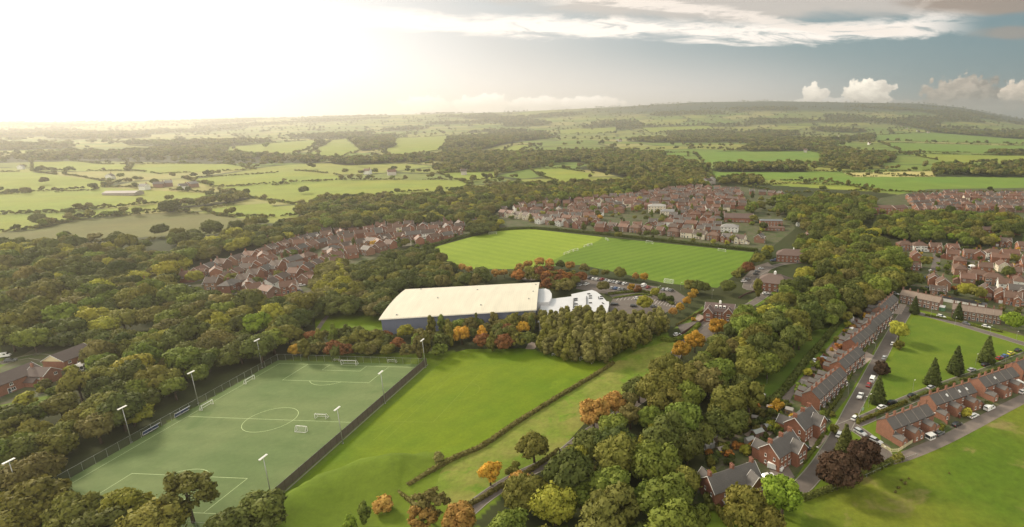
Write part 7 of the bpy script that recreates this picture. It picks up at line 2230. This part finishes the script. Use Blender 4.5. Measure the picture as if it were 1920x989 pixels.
# cream picket fence at the terrace corner
def panel_fence(pts, h, mat, label, cat='fence', name='garden_fence', t=0.06, slat=None, group=None, color=None):
    P = [Vector(flat_xy(*p)) for p in pts]; r = bpy.data.objects.new(name, None); COL.objects.link(r); o = P[0]; r.location = (o.x, o.y, 0); tag(r, label, cat, group)
    mb = MB(); pm = MB()
    for i in range(len(P) - 1):
        a, b = P[i] - o, P[i + 1] - o; L = (b - a).length; d = (b - a) / L
        T = Matrix.Translation((a.x, a.y, 0)) @ Matrix.Rotation(math.atan2(d.y, d.x), 4, 'Z')
        if slat:
            n = int(L / slat)
            for j in range(n): mb.box(j * slat + .02, (j + .62) * slat, -t / 2, t / 2, .1, h, T=T)
            mb.box(0, L, t / 2 + .002, t / 2 + .06, h * .75, h * .85, T=T); mb.box(0, L, t / 2 + .002, t / 2 + .06, .25, .35, T=T)
        else: mb.box(0.06, L - .06, -t / 2, t / 2, 0.03, h, T=T)
        for j in range(int(L / 2.2) + 2):
            xx = min(j * 2.2, L); pm.box(xx - .06, xx + .06, -.07, .07, 0, h + .1, T=T)
    link('panels', mb.mesh('panels', mat), r, color=color); link('posts', pm.mesh('posts', mat), r, color=color)
CREAM = (0.62, 0.56, 0.36)
panel_fence([(1653, 838), (1672, 849), (1684, 848), (1712, 830)], 1.4, M['tinted'], 'cream picket fence round the corner garden of the near southern terrace', slat=.5, color=CREAM)
BW = (0.20, 0.09, 0.06)
for i, (a, b) in enumerate([((1716,827),(1706,814)),((1735,818),(1724,806)),((1752,810),(1742,797)),((1776,797),(1766,786)),((1800,786),(1789,775)),((1845,764),(1832,753)),((1880,748),(1868,737)),((1905,735),(1895,724))]):
    panel_fence([a, b], 1.3, M['tinted'], None, group='yard walls behind the southern terraces', name='yard_wall', t=.2, color=BW); queue_label(bpy.data.objects[-1] if False else [o for o in COL.objects if o.name.startswith('yard_wall') and o.parent is None][-1], 'low brown yard wall', b[0], b[1])
for i, (a, b) in enumerate([((1506,742),(1490,728)),((1519,727),(1502,714)),((1532,712),(1514,699)),((1547,694),(1530,682)),((1560,680),(1543,668)),((1575,662),(1560,651)),((1590,645),(1576,634)),((1604,629),(1591,619)),((1618,612),(1604,603)),((1630,600),(1618,592))]):
    panel_fence([a, b], 1.5, M['tinted'], None, group='walls between the terrace back yards', name='yard_wall', t=.2, color=BW); queue_label([o for o in COL.objects if o.name.startswith('yard_wall') and o.parent is None][-1], 'brown back yard wall', b[0], b[1])
panel_fence([(497,555),(560,560)], 1.8, M['tinted'], 'red-brown garden wall at the near edge of the brick estate', t=.2, color=(0.28, 0.10, 0.07), name='garden_wall', cat='wall')
panel_fence([(40,772),(95,768)], 0.9, M['tinted'], 'pale low wall in front of the long house at the left', t=.3, color=(0.5, 0.47, 0.4), name='garden_wall', cat='wall')
panel_fence([(1262,640),(1322,600)], 1.6, M['tinted'], 'dark timber fence beside the lodge drive', color=(0.10, 0.05, 0.04))
panel_fence([(1385,560),(1400,552),(1412,548),(1435,545)], 1.0, M['tinted'], 'dark low wall curving before the office car park', t=.4, color=(0.10, 0.06, 0.05), name='garden_wall', cat='wall')


# ------------------------------------------------------------------ sheds, greenhouses, lamp posts
def shed(px, py, rot, L, D, E, R, wall, roof, look, name='shed', glass=False):
    w = MB(); rf = MB(); gable_shell(w, rf, None, L, D, E, R, o=.12, t=.06)
    x, y = flat_xy(px, py); r = bpy.data.objects.new(name, None); COL.objects.link(r); r.location = (x, y, .03); r.rotation_euler = (0, 0, math.radians(rot))
    link('wall', w.mesh('wall', M['glass'] if glass else M['tinted']), r, color=wall); link('roof', rf.mesh('roof', M['tinted']), r, color=roof)
    d = MB(); d.box(-.4, .4, -D / 2 - .05, -D / 2 - .003, .05, E - .1); link('door', d.mesh('door', M['tinted']), r, color=tuple(c * .7 for c in wall))
    tag(r, None, 'shed' if not glass else 'greenhouse', 'garden sheds and greenhouses'); queue_label(r, look, px, py)
WH = (0.68, 0.68, 0.66); TB = (0.14, 0.10, 0.07)
for a in [(1363,804,30,4.5,2.4,2.0,.4,WH,WH,'white-roofed shed'),(1374,796,30,2.6,2,2,.6,(.2,.2,.2),(.22,.21,.2),'grey garden shed'),(1336,828,35,3,2.2,2,.7,TB,(.3,.28,.25),'small timber shed'),(1328,840,35,4,2.6,2,.9,(.3,.3,.28),(.32,.31,.29),'grey shed'),
          (1425,749,-25,4.2,3,2.1,.8,TB,(.62,.60,.55),'pale-roofed shed'),(1443,770,-20,2.2,2,1.9,.5,TB,(.3,.25,.22),'small brown shed'),(1548,680,-30,4.8,3.2,2.2,.7,(.12,.16,.2),(.26,.30,.34),'blue-grey shed'),(1508,722,-35,2.8,2.2,2,.6,(.5,.48,.44),(.2,.18,.17),'pale shed'),
          (1595,602,40,3,2.4,2,.6,WH,(.4,.4,.4),'white shed'),(1764,582,-38,4.5,3.4,2.4,.9,(.10,.22,.12),WH,'green shed with a white roof'),(1597,622,40,3,2.2,2,.5,WH,WH,'small white shed'),(1420,818,30,4,3,2.2,.6,(.2,.13,.1),(.3,.32,.30),'grey-roofed garden building'),(1440,806,30,3.4,2.4,2.1,.6,TB,(.24,.24,.23),'slate-grey garden shed'),(1415,790,-15,2.4,2,2,.5,TB,(.28,.26,.24),'little grey-brown shed')]:
    shed(*a)
for a in [(1352,850,30,3,2.2,2,.6,TB,(.26,.23,.2),'tiny timber shed'),(1405,832,30,3.2,2.4,2,.6,(.3,.28,.25),(.3,.3,.28),'pale grey garden shed'),(1460,795,20,3,2.2,2,.6,TB,(.2,.2,.2),'dark-roofed shed'),(1480,775,-30,3,2.4,2,.6,(.25,.2,.16),(.3,.28,.26),'buff shed')]:
    shed(*a)
def sunroom(px, py, rot, look, s_=1.0):
    k = Kit(); c = MB(); c.box(-1.8, 1.8, -1.5, 1.5, 0, .6); c.box(-1.75, 1.75, -1.45, 1.45, .602, 2.1, 1)
    for x in (-1.8, -.65, .5, 1.65): c.box(x, x + .15, -1.53, -1.40, .6, 2.15); c.box(x, x + .15, 1.40, 1.53, .6, 2.15)
    c.add([(-1.9, -1.6, 2.15), (1.9, -1.6, 2.15), (1.9, 1.6, 2.15), (-1.9, 1.6, 2.15), (-.6, 0, 3.2), (.6, 0, 3.2)], [(0, 1, 5, 4), (1, 2, 5), (2, 3, 4, 5), (3, 0, 4), (3, 2, 1, 0)])
    x, y = flat_xy(px, py); o = link('conservatory', c.mesh('conservatory', [M['paint'], M['glass']]), None, (x, y, .02), (0, 0, math.radians(rot)), (s_,) * 3)
    tag(o, None, 'conservatory', 'white conservatories'); queue_label(o, look, px, py)
for a in [(1536,718,-40,'white domed conservatory'),(157,690,50,'white conservatory'),(147,695,50,'small white conservatory'),(1905,728,28,'white conservatory',1.3),(1744,822,28,'white lean-to sunroom',.8),(1882,724,28,'white sunroom',.8),(1813,762,28,'low white sunroom',.8),(1822,505,0,'bright white conservatory',1.2)]:
    sunroom(*a)
lm_ = MB(); lm_.tube((0, 0, 0), (0, 0, 5.6), .07, .045, 8); LPM = lm_.mesh('post', M['galv'])
lm_ = MB(); lm_.tube((0, 0, 5.6), (.7, 0, 5.75), .035, n=6); LAM = lm_.mesh('arm', M['galv'])
lm_ = MB(); lm_.box(.55, 1.15, -.12, .12, 5.70, 5.84); LHD = lm_.mesh('lamp_head', M['goalwhite'])
for x, y, rot in [(1711,737,40),(1829,686,40),(1628,764,30),(1660,868,120),(1619,768,0),(1535,868,150),(1590,742,150),(1640,664,150),(1674,606,150),(1790,612,-100),(1856,628,-100),(1745,596,-100),(1905,640,-100),(1335,560,0),(1276,545,0),(1236,552,0),(1370,590,0),(1885,680,40),(1438,720,90),(1745,800,0)]:
    wx_, wy_ = flat_xy(x, y); r = bpy.data.objects.new('street_lamp', None); COL.objects.link(r); r.location = (wx_, wy_, .02); r.rotation_euler = (0, 0, math.radians(rot))
    link('post', LPM, r); link('arm', LAM, r); link('lamp_head', LHD, r); tag(r, None, 'street lamp', 'street lamps'); queue_label(r, 'thin grey street lamp', x, y)
# little green sign on the verge at the junction
r = bpy.data.objects.new('notice_board', None); COL.objects.link(r); r.location = (*flat_xy(1617, 774), 0); r.rotation_euler = (0, 0, .5); tag(r, 'small pale green notice board on the verge at the road junction', 'sign')
mb = MB(); mb.box(-.8, -.7, -.05, .05, 0, 2.2); mb.box(.7, .8, -.05, .05, 0, 2.2); link('posts', mb.mesh('posts', M['darkwood']), r); mb = MB(); mb.box(-.69, .69, -.04, .04, .9, 2.1); link('board', mb.mesh('board', M['tinted']), r, color=(.35, .5, .38))
# paved drives
for pts, mt in (([(1515,820),(1540,812),(1553,818),(1535,842),(1518,838)], 'paving'), ([(1440,868),(1470,862),(1490,895),(1470,905),(1445,890)], 'lane'), ([(1600,668),(1625,660),(1640,668),(1615,690)], 'paving'), ([(1540,680),(1570,668),(1590,660),(1570,650),(1545,664)], 'paving'), ([(1700,835),(1715,825),(1760,805),(1750,795),(1700,818)], 'lane'), ([(1395,815),(1430,795),(1450,812),(1420,835)], 'paving'), ([(1680,568),(1700,572),(1690,590),(1670,588)], 'paving')):
    SHZ[0] += .0035; poly_sheet('paving', px_poly(pts), SHZ[0], M[mt])
flush_labels()

_seen = {}
for o in COL.objects:
    if o.parent is None and o.get('label'): _seen.setdefault(o['label'], []).append(o.name)
_d = {k: v for k, v in _seen.items() if len(v) > 1}
print('LONG', [(o.name, o['label']) for o in COL.objects if o.parent is None and o.get('label') and len(o['label'].split()) > 16])
print('DUP LABELS', len(_d), list(_d.items())[:5])
